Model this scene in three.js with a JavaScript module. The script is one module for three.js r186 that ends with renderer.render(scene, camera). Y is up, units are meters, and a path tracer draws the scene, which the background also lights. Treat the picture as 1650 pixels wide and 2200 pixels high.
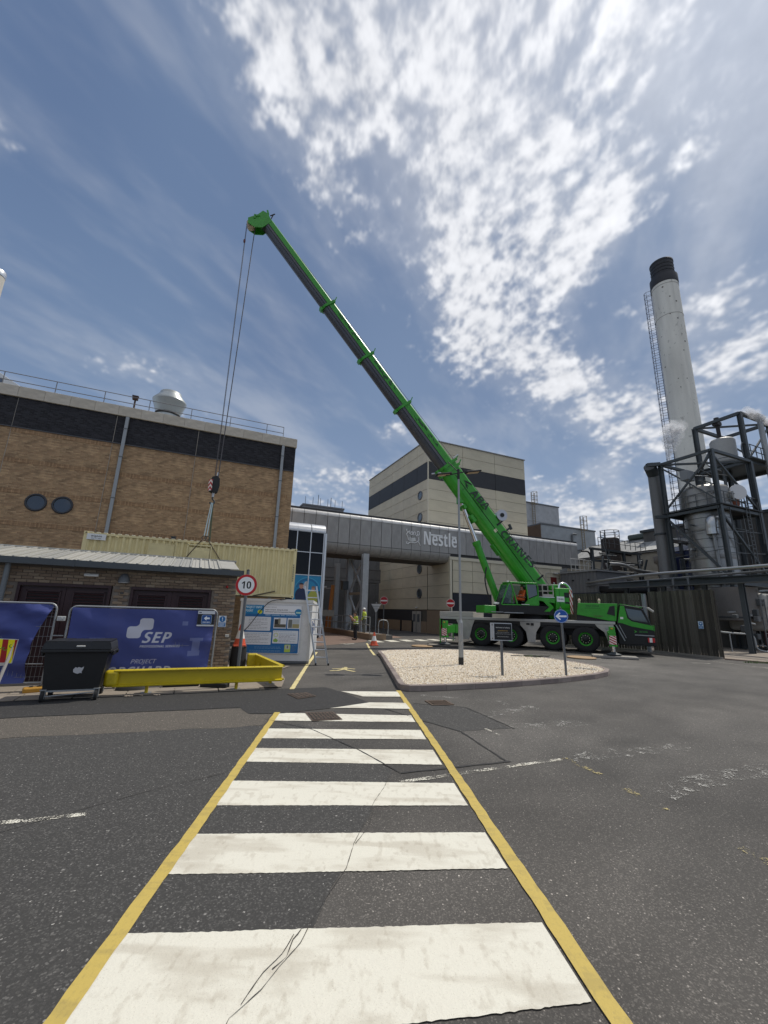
import * as THREE from 'three';
import { mergeGeometries, toCreasedNormals } from 'three/addons/utils/BufferGeometryUtils.js';
import { RoundedBoxGeometry } from 'three/addons/geometries/RoundedBoxGeometry.js';
import { TextGeometry } from 'three/addons/geometries/TextGeometry.js';
import { FontLoader } from 'three/addons/loaders/FontLoader.js';
import { MarchingCubes } from 'three/addons/objects/MarchingCubes.js';

// ---------------------------------------------------------------- camera, sun, exposure
const scene = new THREE.Scene();
const R = (a) => a * Math.PI / 180;
const camera = new THREE.PerspectiveCamera(101.85, 0.75, 0.05, 2500);
camera.position.set(0, 1.8, 0);
camera.rotation.order = 'YXZ';
camera.rotation.set(R(13.55), 0, R(1.68));
const renderer = new THREE.WebGLRenderer({ antialias: true });
renderer.toneMapping = THREE.LinearToneMapping;
renderer.toneMappingExposure = 1.4;
renderer.shadowMap.enabled = true;
const SUN = new THREE.Vector3(0.433, 0.860, -0.271).normalize();
const sun = new THREE.DirectionalLight(new THREE.Color(1, 0.945, 0.86), 2.15);
sun.name = 'sun';
sun.position.copy(SUN).multiplyScalar(120);
sun.castShadow = true;
Object.assign(sun.shadow.camera, { left: -70, right: 70, top: 70, bottom: -70, near: 1, far: 260 });
sun.shadow.mapSize.set(2048, 2048);
scene.add(sun, sun.target);

// ---------------------------------------------------------------- noise
let seed = 12345;
const rnd = () => { seed = (seed * 1664525 + 1013904223) >>> 0; return seed / 4294967296; };
const rr = (a, b) => a + (b - a) * rnd();
const LAT = new Float32Array(65536); for (let i = 0; i < 65536; i++) LAT[i] = rnd();
function vn(x, y) {
  const xi = Math.floor(x), yi = Math.floor(y); let fx = x - xi, fy = y - yi;
  fx = fx * fx * (3 - 2 * fx); fy = fy * fy * (3 - 2 * fy);
  const a = xi & 255, b = (xi + 1) & 255, c = (yi & 255) << 8, d = ((yi + 1) & 255) << 8;
  const p = LAT[c + a], q = LAT[c + b], r = LAT[d + a], s = LAT[d + b];
  return p + (q - p) * fx + (r - p) * fy + (p - q - r + s) * fx * fy;
}
function fbm(x, y, o = 5, g = 0.5) { let s = 0, a = 1, t = 0; for (let i = 0; i < o; i++) { s += a * vn(x, y); t += a; a *= g; x = x * 2.03 + 17.3; y = y * 2.03 + 9.1; } return s / t; }
const clamp = (v, a = 0, b = 1) => Math.min(b, Math.max(a, v));
const ss = (a, b, v) => { v = clamp((v - a) / (b - a)); return v * v * (3 - 2 * v); };

// ---------------------------------------------------------------- sky: air and broken high cloud
{
  const W = 2048, H = 1024, data = new Float32Array(W * H * 4);
  // cloud banks: azimuth right of north, elevation, half-widths along and across, turn, strength
  const banks = [
    [31, 58, 9, 9, 0, 1.1], [21, 68, 20, 6, 0, .62], [26.5, 51, 6.5, 9, 0, 1.15], [20, 46, 6, 7, 20, .9], [12, 55, 7, 9, 0, .62], [13, 41, 5.5, 6, 0, .78], [2, 60, 9, 8, 0, .45],
    [-22, 62, 9, 4.5, 0, .82], [-13, 58, 7, 5, 0, .52], [-10, 49, 7, 8, 0, .36], [8, 47, 7, 8, 0, .5],
    [14, 35, 5.5, 5, 0, .9], [21, 31.5, 5, 4, -40, .95], [27, 27, 6.5, 3.4, -45, .95], [34, 22.5, 9, 4.2, -30, 1.05], [44, 27, 7, 4, -10, .95], [44, 32.5, 6, 3.5, 0, .72],
    [33.5, 44.5, 2.1, 4.2, -25, .85], [27, 41, 1.8, 6, -32, .7], [47, 47, 5, 6, -20, .34], [-53.5, 41.5, 3, 2.8, 0, 1.0], [-57, 31, 5, 3, 10, .4], [36, 36, 3, 2.5, 0, .35],
    [-7, 17.5, 8, 2.6, 5, .85], [-16, 12, 14, 3, 0, .8], [1, 24.5, 2.6, 1.3, 20, .72], [5, 23, 2.4, 1.2, 0, .6], [28, 12.5, 18, 3.2, 8, .95], [20, 8, 30, 3, 0, .7], [25, 17, 6, 1.2, 14, .5], [-30, 13, 18, 2.5, -3, .55], [-35, 27, 6, 1.6, 8, .42], [-28, 24, 4, 1.4, 0, .42],
    [14, 22, 4, 1, -35, .45], [23, 16, 5, 1, -35, .4],
  ];
  for (let k = 0; k < 38; k++) { const az = 82 + k * (196 / 37); banks.push([az, rr(14, 66), rr(9, 20), rr(5, 10), rr(-40, 40), rr(.75, 1.15)]); }   // the field goes on all round, thickened out of view to fill shaded walls
  for (let j = 0; j < H; j++) {
    const el = (0.5 - (j + .5) / H) * Math.PI, ce = Math.cos(el), y = Math.sin(el), eld = el * 180 / Math.PI, row = banks.filter(([, e0, ra, rb]) => Math.abs(eld - e0) < 2.5 * Math.max(ra, rb)).map(([a0, e0, ra, rb, rot, w]) => [a0, e0, ra, rb, Math.cos(R(rot)), Math.sin(R(rot)), w, 2.5 * Math.max(ra, rb)]);
    for (let i = 0; i < W; i++) {
      const lon = ((i + .5) / W - .5) * 2 * Math.PI;              // u = .5 looks towards +x in three.js' equirect
      const x = Math.cos(lon) * ce, z = Math.sin(lon) * ce;
      const az = Math.atan2(x, -z) * 180 / Math.PI;
      const e = Math.max(0, y), cosS = x * SUN.x + y * SUN.y + z * SUN.z, ang = Math.acos(clamp(cosS, -1, 1)) * 180 / Math.PI;
      const h = Math.pow(1 - e, 2.6), gl = Math.exp(-ang / 20);
      let r = .074 + .20 * h + .25 * gl, g = .122 + .24 * h + .25 * gl, b = .226 + .265 * h + .24 * gl;
      const v = vn(az * .06 + 40, eld * .06) * .12 - .06; r *= 1 + v; g *= 1 + v; b *= 1 + v * .7;
      if (y > 0.005) {
        let m = 0;
        for (const [a0, e0, ra, rb, c, s, w, lim] of row) {
          let da = az - a0; if (da > 180) da -= 360; if (da < -180) da += 360;
          da *= Math.max(.25, ce); if (da > lim || da < -lim) continue;
          const de = eld - e0, p = (da * c + de * s) / ra, q = (-da * s + de * c) / rb, d2 = p * p + q * q;
          if (d2 < 6) m += w * Math.exp(-d2 * 1.05);
        }
        m = Math.min(m, 1.25);
        const k = 1 / (y + .1), X = x * k, Z = z * k;
        const thin = m < .05, wx = thin ? 0 : fbm(X * 2.2 + 5, Z * 2.2, 3) - .5, wz = thin ? 0 : fbm(X * 2.2 + 55, Z * 2.2 + 20, 3) - .5;
        const n1 = thin ? .5 : fbm((X + wx * .22) * 10.5, (Z + wz * .22) * 8.6 + 3, 6, .6), n2 = thin ? .5 : fbm((X + wx * .1) * 36, (Z + wz * .1) * 30 + 8, 4, .62);
        const n3 = fbm(X * 4 + Z * 2.2 + 70, Z * 1.6 - X * .5 + 30, 6, .58);
        let d = ss(.36, 1.18, m * .68 + (n1 - .5) * 1.45 + (n2 - .5) * 1.25 + .04 * m);
        d *= ss(.05, .3, m);
        const veil = ss(.36, .8, n3) * .27 + .05 * ss(.5, .8, n2) * ss(.1, .5, m) + .3 * ss(.25, .9, m) * .4;
        const lit = .49 + .24 * (n2 - .3) + .30 * gl + .10 * ss(95, 150, ang) + .14 * ss(.3, .9, d) * (n1 - .3), a = clamp(d * .9 + veil * (1 - d));  // clouds opposite the sun brightened too, as extra fill on shaded walls
        const low = 1 - .12 * h;
        r += (lit * .99 * low - r) * a; g += (lit * 1.0 * low - g) * a; b += (lit * 1.035 * low - b) * a;
      } else { r = .30; g = .36; b = .42; }
      const o = ((H - 1 - j) * W + i) * 4; data[o] = r; data[o + 1] = g; data[o + 2] = b; data[o + 3] = 1;
    }
  }
  const sky = new THREE.DataTexture(data, W, H, THREE.RGBAFormat, THREE.FloatType);
  sky.mapping = THREE.EquirectangularReflectionMapping; sky.magFilter = THREE.LinearFilter; sky.needsUpdate = true;
  scene.background = sky; scene.environment = sky;
}

// ---------------------------------------------------------------- helpers
const V = (x, y, z) => new THREE.Vector3(x, y, z);
const used = {};
function numbered(n) { if (!used[n]) { used[n] = 1; return n; } return n + '_' + String(used[n]++).padStart(3, '0'); }
function T(name, label, category, pos = [0, 0, 0], turn = 0, group, kind) {
  const o = new THREE.Group(); o.name = numbered(name); o.position.set(...pos); o.rotation.y = turn; scene.add(o);
  o.userData = { label, category }; if (group) o.userData.group = group; if (kind) o.userData.kind = kind;
  return o;
}
function P(parent, name, geo, mat, label, kind) {
  const m = new THREE.Mesh(Array.isArray(geo) ? merge(geo) : geo, mat); m.name = name; m.castShadow = m.receiveShadow = true; parent.add(m);
  if (label) m.userData.label = label; if (kind) m.userData.kind = kind;
  return m;
}
function structure(name, geo, mat) { const m = P(scene, name, geo, mat); m.userData.kind = 'structure'; return m; }
function merge(list) {
  const gs = list.flat(9).map((g) => { let q = g.index ? g.toNonIndexed() : g.clone(); for (const k of Object.keys(q.attributes)) if (!['position', 'normal', 'uv'].includes(k)) q.deleteAttribute(k); if (!q.attributes.uv) q.setAttribute('uv', new THREE.BufferAttribute(new Float32Array(q.attributes.position.count * 2), 2)); return q; });
  return mergeGeometries(gs);
}
// box with uv in metres
function box(w, h, d, x = 0, y = 0, z = 0, rx = 0, ry = 0, rz = 0) {
  const g = new THREE.BoxGeometry(w, h, d); const uv = g.attributes.uv, n = g.attributes.normal, p = g.attributes.position;
  for (let i = 0; i < uv.count; i++) { const ax = Math.abs(n.getX(i)), ay = Math.abs(n.getY(i)); uv.setXY(i, ax > .5 ? p.getZ(i) : p.getX(i), ay > .5 ? p.getZ(i) : p.getY(i)); }
  if (rx || ry || rz) g.applyMatrix4(new THREE.Matrix4().makeRotationFromEuler(new THREE.Euler(rx, ry, rz)));
  return g.translate(x, y, z);
}
function rbox(w, h, d, r, x = 0, y = 0, z = 0, rx = 0, ry = 0, rz = 0) { const g = new RoundedBoxGeometry(w, h, d, 2, Math.min(r, w / 2.1, h / 2.1, d / 2.1)); if (rx || ry || rz) g.applyMatrix4(new THREE.Matrix4().makeRotationFromEuler(new THREE.Euler(rx, ry, rz))); return g.translate(x, y, z); }
function cyl(a, b, r, r2 = r, seg = 10) {   // round bar from a to b
  a = Array.isArray(a) ? V(...a) : a; b = Array.isArray(b) ? V(...b) : b;
  const d = b.clone().sub(a), L = d.length(), g = new THREE.CylinderGeometry(r2, r, L, seg);
  g.applyQuaternion(new THREE.Quaternion().setFromUnitVectors(V(0, 1, 0), d.normalize()));
  const m = a.clone().add(b).multiplyScalar(.5); return g.translate(m.x, m.y, m.z);
}
function bar(a, b, w, h = w, up = V(0, 1, 0)) {   // square bar from a to b
  a = Array.isArray(a) ? V(...a) : a; b = Array.isArray(b) ? V(...b) : b;
  const d = b.clone().sub(a), L = d.length(), z = d.clone().normalize(); let x = up.clone().cross(z); if (x.lengthSq() < 1e-4) x = V(1, 0, 0).cross(z); x.normalize(); const y = z.clone().cross(x);
  const g = box(w, h, L); g.applyMatrix4(new THREE.Matrix4().makeBasis(x, y, z)); const m = a.clone().add(b).multiplyScalar(.5); return g.translate(m.x, m.y, m.z);
}
function ibeam(a, b, w, h, up) { const t = .12 * w; const o = []; a = V(...a); b = V(...b); const z = b.clone().sub(a).normalize(); let u = up ? V(...up) : V(0, 1, 0); let x = u.clone().cross(z); if (x.lengthSq() < 1e-3) { u = V(0, 0, 1); x = u.clone().cross(z); } x.normalize(); const y = z.clone().cross(x); const off = (s) => y.clone().multiplyScalar(s * (h / 2 - t / 2)); o.push(bar(a.clone().add(off(1)), b.clone().add(off(1)), w, t, u), bar(a.clone().add(off(-1)), b.clone().add(off(-1)), w, t, u), bar(a, b, t, h - 2 * t, u)); return o; }
function tube(pts, r, seg = 6, n, closed = false) { const c = new THREE.CatmullRomCurve3(pts.map((p) => V(...p)), closed, 'centripetal'); return new THREE.TubeGeometry(c, n || pts.length * 5, r, seg, closed); }
function lathe(pts, seg = 24) { return new THREE.LatheGeometry(pts.map((p) => new THREE.Vector2(...p)), seg); }
function shape(pts) { const s = new THREE.Shape(); pts.forEach(([x, y], i) => (i ? s.lineTo(x, y) : s.moveTo(x, y))); s.closePath(); return s; }
function prism(pts, depth, bevel = 0) { const g = new THREE.ExtrudeGeometry(shape(pts), { depth: depth - 2 * bevel, bevelEnabled: bevel > 0, bevelSize: bevel, bevelThickness: bevel, bevelSegments: 2, bevelOffset: -bevel, curveSegments: 8 }); return g.translate(0, 0, bevel); }
function sheet(pts, y, sub) {     // flat polygon on the ground from [x, z] points, uv in metres
  const g = new THREE.ShapeGeometry(shape(pts.map(([x, z]) => [x, -z]))); g.rotateX(-Math.PI / 2); g.translate(0, y, 0);
  const p = g.attributes.position, uv = g.attributes.uv; for (let i = 0; i < p.count; i++) uv.setXY(i, p.getX(i), p.getZ(i)); return g;
}
function ribbon(pts, w, y, jit = 0, step = .12) {   // a strip along [x, z] points with a slightly uneven edge
  const out = [], nrm = []; const q = [];
  for (let i = 0; i < pts.length - 1; i++) { const [a, b] = pts[i], [c, d] = pts[i + 1], L = Math.hypot(c - a, d - b), n = Math.max(1, Math.round(L / step)); for (let k = 0; k < n + (i === pts.length - 2 ? 1 : 0); k++) q.push([a + (c - a) * k / n, b + (d - b) * k / n]); }
  const uv = [], idx = [];
  q.forEach(([x, z], i) => { const [a, b] = q[Math.max(0, i - 1)], [c, d] = q[Math.min(q.length - 1, i + 1)], L = Math.hypot(c - a, d - b) || 1, nx = -(d - b) / L, nz = (c - a) / L, j1 = w / 2 + (rnd() - .5) * jit, j2 = w / 2 + (rnd() - .5) * jit;
    out.push(x + nx * j1, y, z + nz * j1, x - nx * j2, y, z - nz * j2); nrm.push(0, 1, 0, 0, 1, 0); uv.push(x + nx * j1, z + nz * j1, x - nx * j2, z - nz * j2); if (i) { const k = i * 2; idx.push(k - 2, k, k - 1, k, k + 1, k - 1); } });
  const g = new THREE.BufferGeometry(); g.setAttribute('position', new THREE.Float32BufferAttribute(out, 3)); g.setAttribute('normal', new THREE.Float32BufferAttribute(nrm, 3)); g.setAttribute('uv', new THREE.Float32BufferAttribute(uv, 2)); g.setIndex(idx); return g;
}
// the factory grid: s runs along the fronts, t away from the camera side
const GRID = R(24), cG = Math.cos(GRID), sG = Math.sin(GRID);
const site = (s, t, y = 0) => [s * cG - t * sG, y, -s * sG - t * cG];

// ---------------------------------------------------------------- textures and materials
function pix(n, f, { srgb = true, rep = 1, h = n } = {}) {   // f(u, v) -> [r, g, b] 0..1 display values
  const d = new Uint8Array(n * h * 4); for (let j = 0; j < h; j++) for (let i = 0; i < n; i++) { const c = f(i, j), o = (j * n + i) * 4; d[o] = clamp(c[0]) * 255; d[o + 1] = clamp(c[1]) * 255; d[o + 2] = clamp(c[2]) * 255; d[o + 3] = 255; }
  const t = new THREE.DataTexture(d, n, h); t.wrapS = t.wrapT = THREE.RepeatWrapping; t.magFilter = THREE.LinearFilter; t.minFilter = THREE.LinearMipmapLinearFilter; t.generateMipmaps = true; if (srgb) t.colorSpace = THREE.SRGBColorSpace; t.repeat.set(rep, rep); t.needsUpdate = true; return t;
}
function canvas(w, h, draw) { const c = document.createElement('canvas'); c.width = w; c.height = h; const x = c.getContext('2d'); draw(x, w, h); const t = new THREE.CanvasTexture(c); t.colorSpace = THREE.SRGBColorSpace; t.magFilter = THREE.LinearFilter; return t; }
const lin = (r, g, b) => new THREE.Color().setRGB(r, g, b);
function mat(c, rough = .7, o = {}) { return new THREE.MeshStandardMaterial({ color: c instanceof THREE.Color ? c : new THREE.Color(c), roughness: rough, ...o }); }
function print(t, rough = .55, o = {}) { return new THREE.MeshStandardMaterial({ map: t, roughness: rough, ...o }); }
// grain: a soft mottled tile, mean 1 on display scale, multiplied with the material colour
const tileN = (i, j, n, f, o = 4) => { const u = i / n, v = j / n, a = fbm(u * f, v * f, o), b = fbm((u - 1) * f + 100, v * f, o), k = u; return a * (1 - k) + b * k; };
const grainTex = pix(512, (i, j) => { const a = .9 + .16 * (fbm(i / 60, j / 60, 5) - .5) + .08 * (rnd() - .5), e = Math.min(i, 511 - i, j, 511 - j) / 40, k = clamp(e), m = .9 + .08 * (rnd() - .5), v = a * k + m * (1 - k); return [v, v, v]; });
const grime = (c, rough = .7, rep = .5, o = {}) => { const t = grainTex.clone(); t.repeat.set(rep, rep); t.needsUpdate = true; return mat(c, rough, { map: t, ...o }); };
const M = {
  steel: mat(lin(.42, .43, .44), .42, { metalness: .85 }), galv: grime(lin(.40, .42, .43), .5, 1, { metalness: .55 }), alu: mat(lin(.62, .63, .64), .35, { metalness: .8 }),
  black: mat(lin(.012, .012, .013), .55), rubber: mat(lin(.018, .018, .019), .85), white: mat(lin(.75, .75, .73), .5), red: mat(lin(.5, .02, .02), .45), green: mat(lin(.035, .27, .03), .32), darkgreen: mat(lin(.02, .12, .02), .45),
  glass: new THREE.MeshPhysicalMaterial({ color: lin(.05, .07, .08), roughness: .05, metalness: 0, transmission: 0, clearcoat: 1, clearcoatRoughness: .03 }), chrome: mat(lin(.75, .75, .76), .18, { metalness: 1 }),
  pane: new THREE.MeshPhysicalMaterial({ color: lin(.55, .65, .62), roughness: .03, transmission: 1, thickness: 0, ior: 1.45 }), greyPaint: grime(lin(.16, .17, .18), .55, 1), darkSteel: grime(lin(.055, .065, .072), .6, 1), skin: mat(lin(.45, .26, .18), .6),
};
const font = await new FontLoader().loadAsync('fonts/droid/droid_sans_bold.typeface.json');
function letters(txt, size, depth) { const g = new TextGeometry(txt, { font, size, depth, curveSegments: 4, bevelEnabled: false }); g.computeBoundingBox(); return g; }
// ================================================================ ground
// asphalt: stones of a few millimetres in dark binder, 2048 px = 3.6 m
function aggregate(n, dark, light, specks, px) {
  const d = new Float32Array(n * n), hgt = new Uint8Array(n * n * 4);
  for (let i = 0; i < n * n; i++) d[i] = dark * (.82 + .36 * rnd());
  const count = n * n / (px * px) * .8;
  for (let k = 0; k < count; k++) {
    const cx = rnd() * n, cy = rnd() * n, r = px * (.3 + .45 * rnd()), tone = dark + (light - dark) * rnd() * rnd() * 1.4 + (rnd() < specks ? light * .7 : 0), el = .6 + .8 * rnd(), ro = rnd() * 3;
    const c = Math.cos(ro), s = Math.sin(ro), R0 = Math.ceil(r * 1.4);
    for (let y = -R0; y <= R0; y++) for (let x = -R0; x <= R0; x++) { const p = (x * c + y * s) / r, q = (-x * s + y * c) / (r * el); if (p * p + q * q < 1) { const X = ((cx + x | 0) + n) % n, Y = ((cy + y | 0) + n) % n; d[Y * n + X] = tone * (.92 + .16 * rnd()); } }
  }
  return d;
}
function asphaltTex(n, dark, light, specks, px, tint) { const d = aggregate(n, dark, light, specks, px); return [pix(n, (i, j) => { const v = d[j * n + i]; return [v * tint[0], v * tint[1], v * tint[2]]; }), pix(n, (i, j) => { const v = d[j * n + i] * 1.6; return [v, v, v]; }, { srgb: false })]; }
const [asA, asAb] = asphaltTex(1024, .305, .46, .010, 4.5, [1.04, 1.0, .945]);
const scaleT = (t, m) => { t.repeat.set(1 / m, 1 / m); return t; };
scaleT(asA, 1.9); scaleT(asAb, 1.9);
const asphalt = new THREE.MeshStandardMaterial({ map: asA, bumpMap: asAb, bumpScale: .0022, roughness: .86, vertexColors: true });
{
  const axis = []; for (let v = -28; v <= 28.01; v += .35) axis.push(v); const far = [33, 40, 50, 65, 90, 130, 200, 320, 520, 900]; const xs = [...far.slice().reverse().map((v) => -v), ...axis, ...far], zs = xs.map((v) => v - 16);
  const pos = [], uv = [], col = [], idx = [];
  for (const z of zs) for (const x of xs) {
    pos.push(x, 0, z); uv.push(x + .08 * z, z - .08 * x);
    // old and newer laid lanes, oil, tyre polish and repairs: patchy, a few metres across
    let k = .78 + .5 * (fbm(x * .55 + 30, z * .55 + 60, 4) - .5) + .5 * (fbm(x * 1.9, z * 1.9 + 11, 3) - .5) + .3 * (fbm(x * .16 + 9, z * .16, 3) - .5) + .28 * (fbm(x * 2.2 + 2 * z + 5, z * .5 - x * .35 + 2, 4) - .5);
    k *= 1 + .5 * ss(.48, .7, fbm(x * .22 + 3, z * .3 + 70, 4)) * ss(1, 3, x + 1);
    const wn = .03 * (fbm(x * .3, z * .3 + 90, 3) - .5); col.push(k * (1 + wn), k, k * (1 - wn));
  }
  const nx = xs.length; for (let j = 0; j < zs.length - 1; j++) for (let i = 0; i < nx - 1; i++) { const a = j * nx + i; idx.push(a, a + nx, a + 1, a + 1, a + nx, a + nx + 1); }
  const g = new THREE.BufferGeometry(); g.setAttribute('position', new THREE.Float32BufferAttribute(pos, 3)); g.setAttribute('uv', new THREE.Float32BufferAttribute(uv, 2)); g.setAttribute('color', new THREE.Float32BufferAttribute(col, 3)); g.setIndex(idx); g.computeVertexNormals();
  structure('asphalt_road', g, asphalt);
}
// relaid tarmac areas, each a thin course on the old surface
const [asB, asBb] = asphaltTex(1024, .24, .39, .012, 5.2, [1.02, 1, .965]); scaleT(asB, 2.1); scaleT(asBb, 2.1);
const oldDark = new THREE.MeshStandardMaterial({ map: asB, bumpMap: asBb, bumpScale: .003, roughness: .88, color: lin(.9, .9, .9) });
const fresh = new THREE.MeshStandardMaterial({ map: asB, bumpMap: asBb, bumpScale: .0015, roughness: .9, color: lin(.52, .52, .54) });
const worn = new THREE.MeshStandardMaterial({ map: asA, bumpMap: asAb, bumpScale: .002, roughness: .9, color: lin(1.0, .95, .88) });
const wob = (pts, step = .2, j = .02) => { const o = []; pts.forEach(([x, z], i) => { const [a, b] = pts[(i + 1) % pts.length], n = Math.max(1, Math.round(Math.hypot(a - x, b - z) / step)); for (let k = 0; k < n; k++) o.push([x + (a - x) * k / n + (rnd() - .5) * j, z + (b - z) * k / n + (rnd() - .5) * j]); }); return o; };
structure('tarmac_course', sheet(wob([[-.72, 3], [-.66, -2.2], [-.47, -2.64], [-.34, -2.94], [-.16, -3.83], [.16, -5.26], [.18, -5.45], [-.18, -5.99], [-.8, -7.07], [-1.29, -7.35], [-1.84, -7.17], [-3.02, -7.18], [-5.02, -6.13], [-12, -3.2], [-12, 3]]), .003), oldDark);
structure('worn_tarmac_band', sheet(wob([[-14, -4.3], [-5.92, -7.14], [-2.55, -8.32], [-2.27, -7.89], [-1.82, -7.94], [-1.84, -7.17], [-3.48, -6.69], [-5.06, -6.16], [-12, -3.25]], .2, .09), .0045), worn);
structure('fresh_tarmac_patch', sheet(wob([[-15, -5.1], [-6.94, -8.28], [-6.32, -8.58], [-5.23, -8.96], [-3.94, -9.87], [-2.69, -10.19], [-1.28, -10.72], [-.84, -10.19], [-.19, -9.13], [-.82, -8.58], [-1.67, -8.03], [-2.28, -7.92], [-2.57, -8.36], [-4.12, -7.83], [-5.94, -7.16], [-15, -3.9]], .25, .03), .0075), fresh);
structure('trench_repair', sheet(wob([[.75, -7.85], [.68, -9.16], [1.74, -8.96], [2.19, -7.47], [1.28, -7.19]], .2, .03), .003), oldDark);
const darkLine = mat(lin(.028, .027, .026), .8);  // thin dark lines laid over the road surface
structure('dark_road_line', merge([ribbon([[.05, -8.75], [.75, -7.82], [1.31, -7.19], [1.65, -5.87]], .028, .0065, .02), ribbon([[1.7, -5.87], [1.0, -5.62], [.28, -5.36]], .035, .0068, .02), ribbon([[.28, -5.36], [-.25, -6.14], [-1.02, -7.05], [-1.9, -7.6]], .014, .0098, .01), ribbon([[.72, -9.2], [1.74, -8.96], [2.25, -7.45]], .03, .0066, .02)]), darkLine);
// hairline cracks running along the lane joint
{ const list = []; const line = (pts, w) => list.push(ribbon(pts.map(([x, z]) => [x + rr(-.012, .012), z]), w, .0105, w * .9, .05));
  const base = [[-.66, -2.1], [-.62, -2.35], [-.52, -2.5], [-.46, -2.64], [-.40, -2.8], [-.36, -2.95], [-.28, -3.2], [-.2, -3.5], [-.16, -3.83], [-.08, -4.2], [0, -4.6], [.08, -4.95], [.15, -5.3]];
  line(base, .0035); line([[-.6, -2.42], [-.55, -2.6], [-.47, -2.72], [-.44, -2.86]], .004); line([[-.5, -2.62], [-.44, -2.7], [-.43, -2.82], [-.40, -2.9]], .005); line([[-.16, -3.83], [-.05, -4.1], [-.03, -4.4]], .004); line([[-3.1, -3.72], [-2.6, -4.3], [-2.2, -4.75], [-1.7, -5.2]], .006); line([[.5, -7.7], [-.2, -7.4], [-.9, -7.25]], .006);
  structure('road_crack', merge(list), mat(lin(.05, .045, .04), .9)); }

// ---- painted markings
function paintTex(base, dirt, amt) { return pix(1024, (i, j) => { const s = fbm(i / 14, j / 26, 5), t = fbm(i / 150 + 9, j / 40, 5), f = rnd(); const k = clamp(ss(.48, .8, t) * .55 + ss(.55, .8, s) * .4 + (f > .985 ? .7 : 0), 0, 1) * amt, e = 1 - .05 * rnd(); return base.map((b, q) => (b + (dirt[q] - b) * k) * e); }); }
const paintB = pix(512, (i, j) => { const v = .5 + .5 * (fbm(i / 9, j / 9, 4) - .5) + .25 * (rnd() - .5); return [v, v, v]; }, { srgb: false }); scaleT(paintB, .7);
const whiteT = scaleT(paintTex([.875, .86, .80], [.64, .60, .53], .62), 3.0); whiteT.offset.set(.6, .1); const yellowT = scaleT(paintTex([.77, .675, .35], [.62, .55, .33], .7), 1.1);
const whitePaint = new THREE.MeshStandardMaterial({ map: whiteT, bumpMap: paintB, bumpScale: .0025, roughness: .75 }), yellowPaint = new THREE.MeshStandardMaterial({ map: yellowT, bumpMap: paintB, bumpScale: .0025, roughness: .75 }), paleYellow = new THREE.MeshStandardMaterial({ map: whiteT, color: lin(.95, .85, .5), roughness: .8 });
{
  const z = T('zebra_crossing', 'white striped crossing between two yellow lines in the foreground', 'crossing', [0, 0, 0], 0, null, 'structure');
  const rightX = (z0) => 1.29 + .0835 * z0 - .012, leftX = (z0) => -1.19 + .07 * z0;     // inner edges of the two yellow lines
  const rows = [[-1.1, -1.45, -1.72, -1.98], [-2.12, -2.49, -2.83, -3.02], [-3.37, -3.56, -3.91, -4.07], [-4.42, -4.57, -5.0, -5.11], [-5.58, -5.67, -6.09, -6.23], [-6.53, -6.71, -7.03, -7.2], [-7.51, -7.68, -8.05, -8.14]];   // near edge left and right, far edge left and right
  rows.forEach(([aL, aR, bL, bR], k) => {
    const pts = [], N = 110; for (const [zl, zr, dir] of [[aL, aR, 1], [bL, bR, -1]]) for (let q = 0; q <= N; q++) { const f = dir > 0 ? q / N : 1 - q / N, zz = zl + (zr - zl) * f, x = leftX(zz) + (rightX(zz) - leftX(zz)) * f; pts.push([x, zz + (rnd() - .5) * .008 + .008 * (fbm(x * 3 + k * 9, zl * 5, 2) - .5)]); }
    P(z, 'stripe', sheet(pts, .0065), whitePaint);
  });
  P(z, 'stripe', sheet(wob([[.62, -8.65], [.55, -9.18], [-.17, -9.13], [-.92, -8.5], [-.6, -8.58]], .2, .012), .0112), whitePaint);
  P(z, 'stripe', sheet(wob([[.49, -9.8], [.43, -10.4], [-.86, -10.24], [-.34, -9.72]], .2, .012), .0112), whitePaint);
  P(z, 'edge_line', ribbon([[-1.245, -1.0], [-1.385, -2.35], [-1.54, -4.6], [-1.80, -8.08]], .095, .0092, .012), yellowPaint, 'left yellow edge line of the crossing');
  P(z, 'edge_line', ribbon([[1.26, -1.0], [1.15, -2.39], [.86, -6.0], [.465, -10.57]], .105, .0092, .012), yellowPaint, 'right yellow edge line of the crossing');
}
structure('yellow_walkway_line', ribbon([[-2.01, -10.32], [-2.45, -15.1], [-2.78, -19.2]], .11, .0125, .012), paleYellow);
structure('yellow_walkway_line', ribbon([[-.22, -18.7], [-.5, -21.6]], .1, .005, .01), paleYellow);
structure('yellow_walkway_line', ribbon([[-.52, -21.9], [-.78, -25.5]], .1, .005, .01), paleYellow);
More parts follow.
